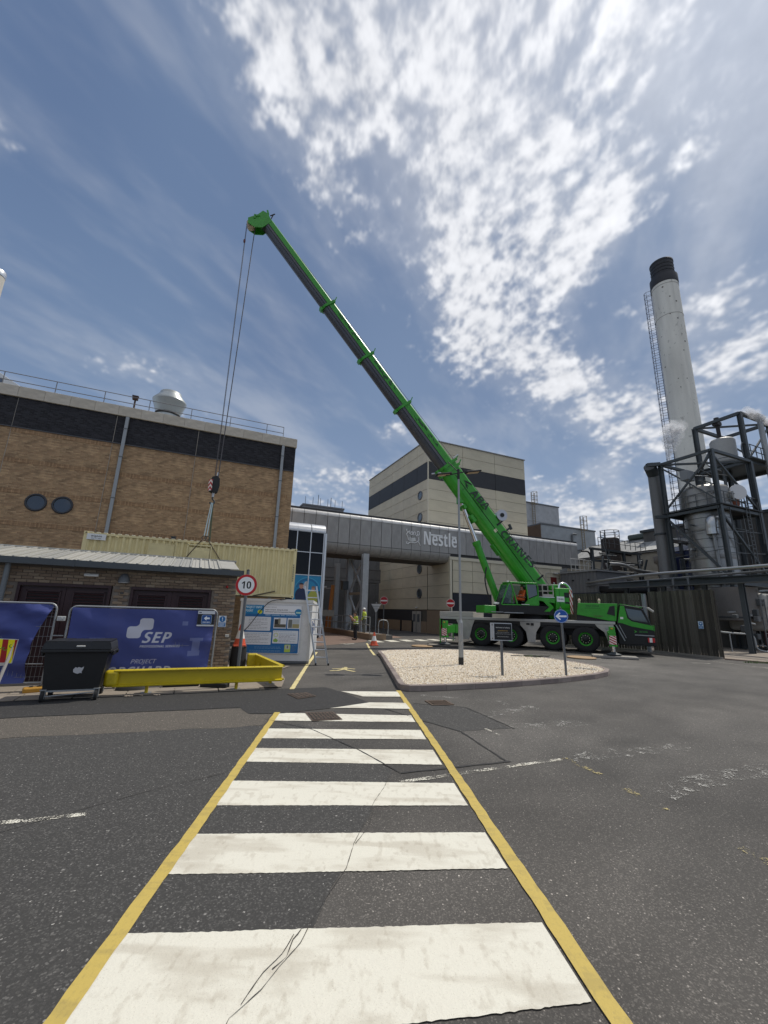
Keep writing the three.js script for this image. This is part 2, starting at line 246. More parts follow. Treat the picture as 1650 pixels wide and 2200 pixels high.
{ // worn lane paint: what is left of it sits on the high stones
  const a = pix(512, (i, j) => { const v = ss(.49, .60, fbm(i / 5, j / 5, 4) * .62 + fbm(i / 70, j / 70, 3) * .40); return [v, v, v]; }, { srgb: false }); scaleT(a, .9);
  const ghost = pix(512, (i, j) => { const v = ss(.56, .66, fbm(i / 6 + 30, j / 6, 4) * .55 + fbm(i / 60, j / 60, 3) * .47); return [v, v, v]; }, { srgb: false }); scaleT(ghost, 1.1);
  const wornW = new THREE.MeshStandardMaterial({ map: whiteT, alphaMap: a, transparent: true, roughness: .8 }), ghostW = new THREE.MeshStandardMaterial({ color: lin(.36, .35, .32), alphaMap: ghost, transparent: true, roughness: .85 }), ghostY = new THREE.MeshStandardMaterial({ color: lin(.42, .35, .16), alphaMap: ghost, transparent: true, roughness: .85 });
  structure('worn_lane_dash', merge([ribbon([[.25, -5.09], [1.2, -5.5], [2.40, -6.0]], .07, .0075, .02), ribbon([[-3.5, -3.86], [-2.53, -4.18]], .075, .0075, .02), ribbon([[1.75, -7.4], [1.9, -7.05]], .05, .0065, .02)]), wornW);
  structure('ghost_of_old_hatching', merge([ribbon([[2.5, -6.0], [3.6, -6.45], [4.6, -6.7]], .3, .0066, .1), ribbon([[3.0, -5.0], [4.0, -5.5], [5.2, -5.9]], .34, .0066, .1), ribbon([[1.9, -8.3], [3.2, -9.2]], .3, .0066, .1), ribbon([[2.2, -7.5], [3.6, -8.0]], .35, .0066, .1), ribbon([[3.3, -3.9], [4.2, -4.4]], .3, .0066, .1), ribbon([[.9, -10.1], [2.6, -9.6], [2.7, -9.2]], .16, .0066, .05)]), ghostW);
  structure('ghost_of_yellow_line', merge([ribbon([[2.46, -6.05], [2.67, -5.5]], .09, .0072, .03), ribbon([[2.72, -5.1], [2.84, -4.6]], .09, .0072, .03), ribbon([[3.0, -3.95], [3.12, -3.5]], .09, .0072, .03)]), ghostY);
  structure('white_edge_line', ribbon([[15.0, -22.4], [15.5, -20.6], [16.2, -17.6], [18, -12]], .09, .006, .02), wornW);
  structure('white_edge_line', ribbon([[13.9, -19.5], [14.6, -19.3]], .12, .006, .03), wornW);
}
{ // painted walking figure on the walkway
  const g = []; const at = (x, z) => [-1.12 + x * .62, -14.05 + z * .75]; const L = (pts, w) => g.push(ribbon(pts.map(([x, z]) => at(x, z)), w * .75, .006, .01));
  L([[-.06, -.55], [.1, -.55]], .22); L([[0, -.4], [0, .1]], .24); L([[-.6, .05], [-.2, -.15], [.1, -.3]], .12); L([[.05, -.3], [.55, -.1]], .12); L([[-.05, .1], [-.3, .5], [-.65, .62]], .13); L([[.05, .1], [.25, .35], [.6, .65]], .13);
  structure('walking_figure_marking', merge(g), paleYellow); structure('walkway_arrow_marking', merge([ribbon([[-2.3, -24.9], [-1.9, -24.4], [-1.5, -25.1]], .12, .006)]), whitePaint);
}
{ // second crossing, far off between the kerb wall and the crane
  const z = T('zebra_crossing', 'white striped crossing in front of the far cream building', 'crossing', [0, 0, 0], 0, null, 'structure');
  for (let k = 0; k < 6; k++) { const x = -.45 + k * 1.02, zz = -27.4 - k * .82; P(z, 'stripe', sheet([[x - .35, zz - .5], [x + .25, zz - .85], [x + .72, zz + .55], [x + .12, zz + .95]], .006), whitePaint); }
}
// ---- pavement on the left under the barrier, and the brick paved apron beyond
const concrete = grime(lin(.34, .29, .235), .9, .35), slabMat = [grime(lin(.36, .31, .25), .9, .3), grime(lin(.31, .265, .22), .9, .4), grime(lin(.40, .345, .28), .9, .3)];
{ const pav = structure('pavement', sheet([[-20, -4.6], [-15, -5.45], [-7.21, -8.62], [-5.51, -9.15], [-4.06, -9.93], [-3.12, -10.22], [-2.3, -10.55], [-2.48, -11.7], [-3.03, -13.4], [-2.9, -14.3], [-9, -17], [-25, -12]], .02), concrete);
  for (let i = 0; i < 6; i++) for (let j = 0; j < 2; j++) { const m = P(pav, 'paving_slab', box(.86, .014, .58), slabMat[(i * 2 + j * 3 + (i % 3)) % 3]); const [x, , zz] = site(-3.2 + i * .885 - j * .3, 10.62 + j * .6); m.position.set(x, .022 + (i % 2) * .003, zz); m.rotation.y = GRID; } }
{ const setts = [grime(lin(.23, .15, .115), .9, 1), grime(lin(.27, .18, .14), .9, 1), grime(lin(.2, .13, .1), .9, 1)]; 
  structure('brick_paved_apron', sheet([[-3.2, -22.6], [-.9, -26.6], [-.8, -31], [-6.2, -44], [-9, -44], [-6, -26]], .006), grime(lin(.22, .15, .115), .9, .6));
  structure('brick_paved_corner', sheet([[-.5, -29.0], [1.7, -32.2], [.9, -34.5], [-1.0, -33.4]], .02), setts[1]); structure('yard_concrete', sheet([[17.2, -21.5], [19, -20.4], [60, -20], [60, -60], [16, -60]], .006), grime(lin(.33, .28, .225), .9, .3)); }
// ---- iron covers
const iron = grime(lin(.16, .115, .085), .65, 3, { metalness: .4 }), ironDark = mat(lin(.02, .018, .016), .8);
function cover(name, label, pts, rows, cols, y) {
  const t = T(name, label, 'manhole cover', [(pts[0][0] + pts[2][0]) / 2, 0, (pts[0][1] + pts[2][1]) / 2]); const c = t.position, L = (u, v) => { const a = pts[0], b = pts[1], d = pts[3], e = pts[2]; const x = (a[0] * (1 - u) + b[0] * u) * (1 - v) + (d[0] * (1 - u) + e[0] * u) * v, zz = (a[1] * (1 - u) + b[1] * u) * (1 - v) + (d[1] * (1 - u) + e[1] * u) * v; return [x - c.x, zz - c.z]; };
  P(t, 'frame', sheet([L(0, 0), L(1, 0), L(1, 1), L(0, 1)], y), iron); P(t, 'lid', sheet([L(.06, .08), L(.94, .08), L(.94, .92), L(.06, .92)], y + .003), ironDark);
  const g = []; for (let i = 0; i < cols; i++) for (let j = 0; j < rows; j++) { const u0 = .08 + .84 * (i + .12) / cols, u1 = .08 + .84 * (i + .88) / cols, v0 = .1 + .8 * (j + .12) / rows, v1 = .1 + .8 * (j + .88) / rows; const s = (i + j) % 2 ? .0 : .03; g.push(sheet([L(u0 + s, v0), L(u1, v0 + s), L(u1 - s, v1), L(u0, v1 - s)], y + .006)); } P(t, 'tread', g, iron);
}
cover('manhole_cover', 'rust brown cast iron cover set in the zebra stripes', [[-1.31, -8.1], [-.82, -8.22], [-.6, -7.69], [-1.09, -7.53]], 5, 7, .016);
cover('manhole_cover', 'dark square iron cover in the fresh black tarmac', [[-1.99, -9.74], [-1.59, -9.96], [-1.33, -9.58], [-1.66, -9.24]], 4, 4, .018);
{ const t = T('drain_grate', 'slotted iron gully grate beside the kerbed gravel island', 'drain', [1.26, 0, -9.3], R(14)); P(t, 'frame', merge([box(.48, .02, .04, 0, .006, -.2), box(.48, .02, .04, 0, .006, .2), box(.04, .02, .36, -.22, .006, 0), box(.04, .02, .36, .22, .006, 0)]), iron); P(t, 'pit', box(.4, .004, .36, 0, .003, 0), ironDark); for (let i = 0; i < 8; i++) P(t, 'grate_bar', box(.022, .02, .36, -.18 + i * .051, .007, 0, 0, .35), iron); }

// ---- kerbed gravel island
const island = [[.47, -10.82], [.52, -10.62], [.72, -10.5], [1.0, -10.55], [1.64, -10.76], [3.17, -11.4], [5.04, -12.44], [6.6, -13.5], [7.4, -14.25], [7.85, -15.0], [8.0, -15.9], [7.8, -16.9], [7.3, -18.1], [6.5, -19.6], [5.6, -20.7], [4.6, -21.3], [3.4, -21.35], [2.2, -21.0], [1.0, -20.4], [.3, -19.9], [-.08, -19.4], [-.08, -18.9], [.05, -17.6]];
{
  const t = T('gravel_island', 'kerbed traffic island filled with pale cream gravel', 'traffic island', [0, 0, 0], 0, null, 'structure');
  const pts = []; for (let i = 0; i < island.length; i++) { const [x, z] = island[i], [a, b] = island[(i + 1) % island.length], L = Math.hypot(a - x, b - z), n = Math.max(1, Math.round(L / .7)); for (let k = 0; k < n; k++) pts.push([x + (a - x) * k / n, z + (b - z) * k / n]); }
  const km = [grime(lin(.30, .245, .22), .9, .8), grime(lin(.27, .22, .20), .9, .9), grime(lin(.33, .275, .245), .9, .7)];
  const inn = pts.map(([x, z], i) => { const [a, b] = pts[(i + pts.length - 1) % pts.length], [c, d] = pts[(i + 1) % pts.length], L = Math.hypot(c - a, d - b); return [x + (d - b) / L * .15, z - (c - a) / L * .15]; });
  const area = pts.reduce((s, p, i) => { const q = pts[(i + 1) % pts.length]; return s + p[0] * q[1] - q[0] * p[1]; }, 0);
  const inner = area > 0 ? pts.map(([x, z], i) => [2 * x - inn[i][0], 2 * z - inn[i][1]]) : inn;
  pts.forEach((p, i) => { const j = (i + 1) % pts.length, q = pts[j], a = inner[i], b = inner[j], f = .004; const mix = (u, v, k) => [u[0] + (v[0] - u[0]) * k, u[1] + (v[1] - u[1]) * k];
    const s = [mix(p, q, f), mix(p, q, 1 - f), mix(b, a, f), mix(b, a, 1 - f)]; const g = new THREE.ExtrudeGeometry(shape(s.map(([x, z]) => [x, -z])), { depth: .12, bevelEnabled: true, bevelSize: .012, bevelThickness: .012, bevelOffset: -.012, bevelSegments: 1 }); g.rotateX(-Math.PI / 2); g.translate(0, .008, 0); P(t, 'kerb_stone', g, km[(i * 7 + (i >> 2)) % 3]); });
  const bed = inner.map(([x, z]) => [x, z]); P(t, 'gravel_bed', sheet(bed, .105), grime(lin(.72, .62, .46), .95, 1.5));
  // pebbles
  const inside = (x, z) => { let c = false; for (let i = 0, j = bed.length - 1; i < bed.length; j = i++) { const [a, b] = bed[i], [p, q] = bed[j]; if ((b > z) !== (q > z) && x < (p - a) * (z - b) / (q - b) + a) c = !c; } return c; };
  const peb = new THREE.DodecahedronGeometry(1, 0), N = 60000, im = new THREE.InstancedMesh(peb, mat(0xffffff, .85), N), mm = new THREE.Matrix4(), q = new THREE.Quaternion(), e = new THREE.Euler(), col = new THREE.Color(); let k = 0;
  while (k < N) { const x = rr(-.2, 8.1), z = rr(-21.4, -10.4); if (!inside(x, z)) continue; const near = clamp((-z - 10) / 11), s = rr(.009, .018) * (1 + .5 * near); e.set(rnd() * 6, rnd() * 6, rnd() * 6); q.setFromEuler(e); mm.compose(V(x, .108 + rr(0, .014), z), q, V(s * rr(.9, 1.5), s * .7, s * rr(.8, 1.2))); im.setMatrixAt(k, mm); const w = rnd(), b = w < .07 ? [.36, .26, .17] : w < .35 ? [.74, .62, .45] : w < .75 ? [.84, .75, .60] : [.88, .83, .74], v = rr(.9, 1.05); col.setRGB(b[0] * v, b[1] * v, b[2] * v); im.setColorAt(k, col); k++; }
  im.name = 'gravel'; im.userData.kind = 'stuff'; im.castShadow = im.receiveShadow = true; t.add(im);
}
// ================================================================ left: brick works, hut, fence, barrier
const LT = (name, label, cat, s, t, grp) => T(name, label, cat, site(s, t), GRID, grp);
// brick tile, 1.8 m square: 8 stretchers by 24 courses (far walls, where single bricks are under ten pixels)
function brickTex(cols, mortar, soldier) {
  const n = 1024, cw = n / 8, ch = n / 24, tone = new Float32Array(2048).map(() => rnd()), pick = new Uint8Array(2048).map(() => rnd() * cols.length | 0);
  const at = (i, j) => { if (soldier) { const c = i / (n / 24) | 0, fx = i - c * (n / 24); return [fx < 4, c]; } const r = j / ch | 0, x = (i + (r % 2) * cw / 2) % n, c = x / cw | 0; return [x - c * cw < 7 || j - r * ch < 7, r * 8 + c]; };
  const map = pix(n, (i, j) => { const [m, k] = at(i, j), f = .93 + .14 * rnd(), w = .9 + .2 * vn(i / 120, j / 60); if (m) return mortar.map((v) => v * f * w); const b = cols[pick[k]], v = (.93 + .14 * tone[k]) * f * w; return b.map((c) => c * v); });
  const bump = pix(512, (i, j) => { const [m] = at(i * 2, j * 2), v = m ? .1 : .8 + .2 * rnd(); return [v, v, v]; }, { srgb: false });
  map.repeat.set(1 / 1.8, 1 / 1.8); bump.repeat.set(1 / 1.8, 1 / 1.8); return new THREE.MeshStandardMaterial({ map, bumpMap: bump, bumpScale: .006, roughness: .9 });
}
const buff = [[.63, .52, .395], [.65, .54, .41], [.61, .50, .38], [.67, .56, .43], [.59, .48, .365]];
const brickM = brickTex(buff, [.60, .52, .42]), soldierM = brickTex([[.60, .485, .365], [.57, .455, .34], [.63, .51, .385]], [.52, .44, .35], true), darkBrickM = brickTex([[.155, .155, .175], [.125, .125, .145], [.185, .185, .205]], [.22, .22, .235]);
const coping = [grime(lin(.66, .6, .5), .75, .4), grime(lin(.69, .63, .53), .75, .5)];
{
  const t = LT('brick_factory', 'tall buff brick factory with black brick top band behind the raised container', 'building', 5.15, 26.5), X = (s) => s - 5.15;
  const wall = (a, b, y0, y1, m, z, name) => P(t, name, box(b - a, y1 - y0, 1.2, X((a + b) / 2), (y0 + y1) / 2, z - .6), m);
  for (const [a, b, z] of [[-26, -9.7, 0], [-9.685, -5.18, .03], [-5.165, -.86, 0], [-.845, 5.15, 0]]) { wall(a, b, 0, 10.7, brickM, z, 'brick_bay'); wall(a + .003, b - .003, 10.7, 12.38, darkBrickM, z + .012, 'dark_brick_band'); }
  P(t, 'band_ledge', box(31.1, .05, .06, X(-10.4), 10.7, .05), mat(lin(.08, .08, .085), .6));
  for (const y of [10.55, 8.93, 7.3, 5.64, 3.9]) P(t, 'soldier_course', box(4.5, .225, .03, X(-7.43), y, .032), soldierM); for (const y of [8.93, 7.3, 5.64]) P(t, 'soldier_course', box(9.9, .225, .03, X(-.1), y, .0025), soldierM);
  for (const s of [-9.69, -5.17, -.855]) P(t, 'movement_joint', box(.022, 12.3, .02, X(s), 6.2, .025), mat(lin(.36, .33, .29), .8));
  for (let i = 0; i < 27; i++) P(t, 'coping_panel', rbox(1.142, .6, .5, .012, X(4.62 - i * 1.15), 12.68, -.12), coping[i % 2]);
  P(t, 'side_wall', box(.5, 12.3, 22, X(4.88), 6.15, -12.2), brickM); P(t, 'roof', box(30, .3, 22, X(-10), 12.5, -12), mat(lin(.2, .2, .2), .9));
  for (const s of [-4.64, 4.29, -13.5]) { const d = P(t, 'downpipe', box(.17, 12.3, .13, X(s), 6.18, .14), M.galv); for (const y of [9.9, 7.5, 5.2, 11.6]) P(d, 'pipe_bracket', box(.21, .05, .16, X(s), y, .14), M.greyPaint); }
  const rail = grime(lin(.25, .25, .26), .5, 1); for (let s = -17.6; s < 4.4; s += 2.31) P(t, 'rail_post', cyl([X(s), 12.95, -.35], [X(s), 13.86, -.35], .022, .022, 6), rail); for (const y of [13.86, 13.42]) P(t, 'guard_rail', cyl([X(-20), y, -.35], [X(4.3), y, -.35], .022, .022, 6), rail); P(t, 'rail_post', cyl([X(4.3), 12.95, -.35], [X(4.3), 13.86, -.35], .022, .022, 6), rail);
  for (const s of [-7.96, -6.83]) { const ring = P(t, 'porthole_window', new THREE.TorusGeometry(.42, .055, 8, 36).translate(X(s), 6.81, .05), mat(lin(.03, .035, .045), .5)); P(ring, 'pane', new THREE.CircleGeometry(.41, 32).translate(X(s), 6.81, .042), new THREE.MeshPhysicalMaterial({ color: lin(.02, .03, .05), roughness: .06, clearcoat: 1, clearcoatRoughness: .02 })); P(ring, 'reveal', new THREE.CylinderGeometry(.43, .43, .04, 32, 1, true).rotateX(Math.PI / 2).translate(X(s), 6.81, .05), M.black); }
  const fl = P(t, 'roof_floodlight', [cyl([X(-4.55), 12.9, -.5], [X(-4.55), 13.75, -.5], .05), rbox(.3, .22, .2, .03, X(-4.55), 13.85, -.45), box(.34, .05, .24, X(-4.55), 13.97, -.45)], mat(lin(.07, .04, .03), .6));
  const v = P(t, 'roof_vent', lathe([[.72, 12.6], [.72, 13.5], [.70, 13.72], [.98, 14.55], [1.0, 14.62], [.66, 15.05], [.62, 15.22], [.5, 15.2], [.5, 14.9]], 28).translate(X(-2.85), 0, -1.7), mat(lin(.47, .49, .47), .38, { metalness: .7 }), 'flared galvanised roof vent cowl'); P(v, 'collar', lathe([[.74, 13.6], [.77, 13.66], [.74, 13.74]], 28).translate(X(-2.85), 0, -1.7), M.black);
}
{ const t = T('distant_flue', 'cream cylindrical flue at the left edge above the brick roof', 'chimney', [-66.6, 0, -59.2]); P(t, 'shaft', cyl([0, 0, 0], [0, 55.5, 0], 1.25, 1.25, 24), grime(lin(.66, .62, .54), .6, .1)); P(t, 'rim', lathe([[1.25, 54.9], [1.34, 55], [1.34, 55.9], [1.1, 55.95]], 24), M.alu); }
{ const t = T('white_conveyor_gantry', 'sloping white gantry just showing over the left parapet', 'gantry', [-53, 28, -50]); P(t, 'casing', bar([5.2, 0, 0], [-7, 7.4, 0], .4, 1.7), M.white); for (let i = 0; i < 6; i++) P(t, 'lattice_opening', cyl([3.2 - i * 1.6, 1.2 + i * .97, .2], [3.2 - i * 1.6, 1.2 + i * .97, .25], .42, .42, 12), mat(lin(.1, .14, .2), .6)); P(t, 'leg', bar([-6, -28, 0], [-6, 6, 0], .4), M.white); P(t, 'leg', bar([3, -28, 0], [3, .6, 0], .4), M.white); }

// ---- brick hut with louvred doors
const brickVar = [[.34, .25, .17], [.38, .285, .195], [.30, .215, .145], [.41, .315, .22], [.265, .19, .13]].map((c) => grime(lin(...c), .92, 2.2));
const maroon = grime(lin(.045, .016, .018), .5, 1.2), fasciaGrey = grime(lin(.085, .1, .11), .55, .8);
{
  const t = LT('brick_hut', 'low brown brick hut with maroon louvred doors behind the blue fence', 'building', 1.1, 12.6), X = (s) => s - 1.1;
  const mort = grime(lin(.27, .23, .19), .95, .8);
  P(t, 'wall_core', [box(.63, 2.66, .2, X(.795), 1.33, -.12), box(.4, 2.66, .2, X(-1.66), 1.33, -.12), box(2.8, 2.66, .2, X(-5.18), 1.33, -.12), box(7.3, .4, .2, X(-2.55), 2.46, -.122), box(.2, 2.6, 4.4, X(.99), 1.3, -2.3), box(8, 2.6, .2, X(-2.6), 1.3, -4.3)], mort);
  const bg = [0, 1, 2].map(() => rbox(.214, .064, .05, .006)), rest = []; let n = 0;
  for (let r = 0; r < 35; r++) for (let i = 0; i < 34; i++) {
    const s = .99 - i * .225 - (r % 2) * .1125, y = .04 + r * .075; if (s < -6.6) continue;
    const inD = (a, b) => s + .11 > a && s - .11 < b && y < 2.27; if (inD(-3.8, -1.86) || inD(-1.46, .48)) continue;
    const show = (s > .48) || y > 2.27 || (s > -1.9 && s < -1.4 && y > 1.5) || (s < -3.8 && s > -4.6 && y > 1.6);
    const z = -.02 + rr(-.003, .004);
    if (show && n < 300 && s > -4.7) { const m = P(t, 'brick', bg[n % 3], brickVar[(rnd() * 5) | 0]); m.position.set(X(s), y, z); m.rotation.z = rr(-.006, .006); n++; } else { const g = box(.214, .064, .05); g.translate(X(s), y, z); rest.push(g); }
  }
  P(t, 'brickwork', rest, brickVar[0], null, 'stuff');
  for (const [a, b, lv] of [[-3.77, -1.88, [[-3.56, -2.95], [-2.64, -2.03]]], [-1.45, .47, [[-1.26, -.65], [-.31, .27]]]]) {
    P(t, 'door_frame', [box(.06, 2.25, .12, X(a + .03), 1.125, -.03), box(.06, 2.25, .12, X(b - .03), 1.125, -.03), box(b - a, .07, .125, X((a + b) / 2), 2.22, -.03)], maroon);
    lv.forEach(([c, d], k) => { const m = (a + b) / 2, x0 = k ? m + .004 : a + .062, x1 = k ? b - .062 : m - .004; const g = P(t, 'door_leaf', [box(x1 - x0, 2.16, .045, X((x0 + x1) / 2), 1.09, -.075)], maroon); P(g, 'louvre_recess', box(d - c, .62, .01, X((c + d) / 2), 1.75, -.05), M.black); for (let q = 0; q < 9; q++) P(g, 'louvre_slat', box(d - c, .05, .014, X((c + d) / 2), 1.48 + q * .068, -.035, -.75), maroon); P(g, 'louvre_frame', [box(d - c + .08, .035, .035, X((c + d) / 2), 2.075, -.04), box(.035, .68, .035, X(c - .022), 1.75, -.04), box(.035, .68, .035, X(d + .022), 1.75, -.04)], maroon); });
  }
  // roof of ribbed metal sheets
  const sheetM = [grime(lin(.52, .51, .46), .55, .8, { metalness: .15 }), grime(lin(.46, .455, .42), .55, .9, { metalness: .15 }), grime(lin(.56, .545, .49), .55, .7, { metalness: .15 })];
  const ang = Math.atan2(.47, 2.35); for (let i = 0; i < 30; i++) { const s = .52 - i * .25; const g = merge([box(.246, .012, 2.42, 0, 0, 0), box(.045, .045, 2.42, .1, .022, 0), box(.018, .02, 2.42, -.03, .012, 0)]); const m = P(t, 'roof_sheet', g, sheetM[(i * 5 + (i >> 1)) % 3]); m.position.set(X(s), 3.03 + rr(-.002, .002), -.86); m.rotation.x = ang; }
  for (const [y, z, w] of [[2.9, -.22, .95], [3.1, -1.25, 1.1]]) { const m = P(t, 'verge_flashing', box(.46, .016, w, 0, 0, 0), sheetM[0]); m.position.set(X(.88), y + .035, z); m.rotation.x = ang; }
  P(t, 'back_roof_slope', box(8.6, .03, 2.5, X(-3.1), 3.05, -3.2, -.19), sheetM[1]); P(t, 'ridge_cap', box(8.6, .05, .16, X(-3.1), 3.29, -2.05), sheetM[2]); P(t, 'gable_end', prism([[0, 2.6], [4.4, 2.6], [2.2, 3.2]], .1).rotateY(Math.PI / 2).translate(X(1.0), 0, -.1), mort);
  P(t, 'gutter', [box(8.6, .15, .1, X(-3.06), 2.74, .3), box(.02, .16, .14, X(1.23), 2.74, .29)], fasciaGrey); P(t, 'soffit', box(8.6, .02, .3, X(-3.06), 2.67, .12), mat(lin(.1, .1, .1), .8)); for (const s of [-.55, -2.7]) P(t, 'gutter_joint', box(.04, .17, .12, X(s), 2.74, .301), fasciaGrey);
  P(t, 'downpipe', [cyl([X(-3.97), .05, .18], [X(-3.97), 2.7, .2], .055), cyl([X(-3.97), 2.7, .2], [X(-3.97), 2.76, .28], .06)], grime(lin(.2, .22, .23), .5, 1));
  const bl = P(t, 'bulkhead_light', rbox(.31, .075, .09, .02, X(-2.35), 2.49, .05), mat(lin(.55, .54, .5), .4)); P(bl, 'diffuser', rbox(.29, .05, .05, .02, X(-2.35), 2.48, .085), mat(lin(.7, .69, .64), .35));
  const dm = P(t, 'dome_lamp', new THREE.SphereGeometry(.135, 18, 10, 0, Math.PI * 2, 0, Math.PI / 2).scale(1, 1.7, 1).translate(X(-1.64), 2.35, .03), M.greyPaint); P(dm, 'lens', new THREE.CylinderGeometry(.12, .12, .02, 18).translate(X(-1.64), 2.345, .05), mat(lin(.35, .35, .33), .4));
  P(t, 'alarm_beacon', [box(.05, .05, .03, X(.86), 2.37, .02), new THREE.SphereGeometry(.03, 10, 8).translate(X(.86), 2.36, .045)], M.red); P(t, 'junction_box', rbox(.1, .07, .05, .01, X(1.0), 1.05, .03), mat(lin(.5, .49, .45), .5)); P(t, 'small_bracket', [box(.07, .03, .04, X(-1.64), 2.08, .02)], M.darkSteel);
}
const plate = (t, name, w, h, x, y, z, tex, rough = .45, th = .006) => { const m = P(t, name, [box(w, h, th, x, y, z)], M.alu); const p = P(m, 'print', new THREE.PlaneGeometry(w * .995, h * .995).translate(x, y, z + th / 2 + .002), print(tex, rough)); return m; };
{ const t = LT('safety_notice', 'small blue and white mandatory notice on the hut corner', 'sign', .835, 12.58); plate(t, 'plate', .2, .3, 0, 1.43, .02, canvas(200, 300, (c) => { c.fillStyle = '#dfe3e6'; c.fillRect(0, 0, 200, 300); c.fillStyle = '#1f6fae'; c.beginPath(); c.arc(100, 90, 78, 0, 7); c.fill(); c.fillRect(12, 180, 176, 108); c.fillStyle = '#eef2f5'; c.font = 'bold 130px sans-serif'; c.textAlign = 'center'; c.fillText('!', 100, 137); for (let i = 0; i < 4; i++) c.fillRect(28, 196 + i * 22, 144 - (i % 2) * 20, 9); })); }

// ---- mesh fence panels with blue printed covers
const tubeM = grime(lin(.42, .43, .43), .45, 2, { metalness: .5 }), wireM = mat(lin(.3, .31, .31), .5, { metalness: .5 });
function clothGeo(pts, nx, ny, f) { const g = new THREE.PlaneGeometry(1, 1, nx, ny), p = g.attributes.position, uv = g.attributes.uv; for (let i = 0; i < p.count; i++) { const u = uv.getX(i), v = uv.getY(i), r = f(u, v); p.setXYZ(i, r[0], r[1], r[2]); } g.computeVertexNormals(); return g; }
function fencePanel(label, s0, s1, y0, y1, t0, tex, cloth) {
  const t = LT('mesh_fence_panel', label, 'fence', s0, t0, 'blue covered fence panels'); const w = s1 - s0, r = .13;
  const pts = [[0, y0], [0, y1 - r]]; for (let k = 0; k <= 5; k++) { const a = Math.PI - k / 5 * Math.PI / 2; pts.push([r + r * Math.cos(a), y1 - r + r * Math.sin(a)]); } pts.push([w - r, y1]); for (let k = 0; k <= 5; k++) { const a = Math.PI / 2 - k / 5 * Math.PI / 2; pts.push([w - r + r * Math.cos(a), y1 - r + r * Math.sin(a)]); } pts.push([w, y0]);
  const fr = []; for (let i = 0; i < pts.length - 1; i++) fr.push(cyl([pts[i][0], pts[i][1], 0], [pts[i + 1][0], pts[i + 1][1], 0], .021, .021, 8)); fr.push(cyl([0, y0 + .03, 0], [w, y0 + .03, 0], .018), cyl([.05, y0 + .4, 0], [w - .05, y0 + .4, 0], .012)); P(t, 'frame', fr, tubeM);
  P(t, 'leg', cyl([0, 0, 0], [0, y0 + .02, 0], .019), tubeM); P(t, 'leg', cyl([w, 0, 0], [w, y0 + .02, 0], .019), tubeM);
  const ws = []; for (let x = .06; x < w; x += .075) ws.push(bar([x, y0 + .03, .006], [x, y1, .006], .004)); for (let y = y0 + .15; y < y1; y += .2) ws.push(bar([0, y, .01], [w, y, .01], .005)); P(t, 'wire_mesh', ws, wireM, null, 'stuff');
  const c = P(t, 'printed_cover', clothGeo(null, 70, 34, (u, v) => cloth(u, v, w, y0, y1)), new THREE.MeshStandardMaterial({ map: tex, roughness: .75, side: THREE.DoubleSide, transparent: true, opacity: .93 }));
  return t;
}
const fold = (u, v) => .03 * (fbm(u * 6 + v * 3, v * 5, 4) - .5) + .014 * Math.sin(u * 9 + v * 14 + 3 * fbm(u * 3, v * 3, 3));
const navy = '#444f8d';
const plainBlue = canvas(512, 256, (c) => { c.fillStyle = navy; c.fillRect(0, 0, 512, 256); c.fillStyle = 'rgba(150,160,205,.3)'; c.fillRect(395, 118, 44, 26); });
fencePanel('blue covered mesh fence panel at the left edge with loose cover', -5.9, -2.62, .15, 1.78, 11.3, plainBlue, (u, v, w, y0, y1) => { const cut = .28 * Math.pow(1 - v, .8) + .12 * Math.sin(v * 3.1) * (v < .7 ? 1 : 1 - (v - .7) / .3); const x = u * (w - .04 - cut * .9), wav = fold(u * 1.6, v * 1.4) * (1.6 + 2 * u); return [x, y0 + .04 + v * (y1 - y0 - .06), .028 + wav + .02]; });
const sepT = canvas(2048, 1120, (c) => {
  c.fillStyle = navy; c.fillRect(0, 0, 2048, 1120); c.save(); c.fillStyle = '#c9cad6'; const ox = 770, oy = 150;
  const rr2 = (x, y, w, h, r) => { c.beginPath(); c.moveTo(x + r, y); c.arcTo(x + w, y, x + w, y + h, r); c.arcTo(x + w, y + h, x, y + h, r); c.arcTo(x, y + h, x, y, r); c.arcTo(x, y, x + w, y, r); c.fill(); };
  rr2(ox + 160, oy, 200, 190, 45); rr2(ox, oy + 135, 200, 190, 45); c.beginPath(); c.moveTo(ox + 100, oy + 136); c.quadraticCurveTo(ox + 160, oy + 130, ox + 165, oy + 60); c.lineTo(ox + 260, oy + 150); c.lineTo(ox + 260, oy + 188); c.quadraticCurveTo(ox + 205, oy + 195, ox + 198, oy + 270); c.lineTo(ox + 120, oy + 220); c.fill();
  c.font = 'italic bold 245px sans-serif'; c.fillText('SEP', ox + 215, oy + 400); c.fillStyle = navy; c.fillRect(ox + 440, oy + 268, 12, 20); c.fillStyle = '#c9cad6'; c.font = 'italic bold 52px sans-serif'; c.fillText('PROFESSIONAL SERVICES', ox + 205, oy + 475, 580);
  c.font = 'italic 92px sans-serif'; c.fillText('PROJECT', 880, 880, 430); c.font = 'italic bold 190px sans-serif'; c.fillText('ORCHARD', 560, 1065, 1020);
  c.fillStyle = 'rgba(170,176,205,.42)'; c.fillRect(1555, 190, 85, 70); c.fillRect(1700, 470, 210, 50); c.fillRect(1745, 520, 120, 170); c.fillRect(1690, 690, 190, 85); c.fillRect(280, 470, 210, 40); c.restore();
});
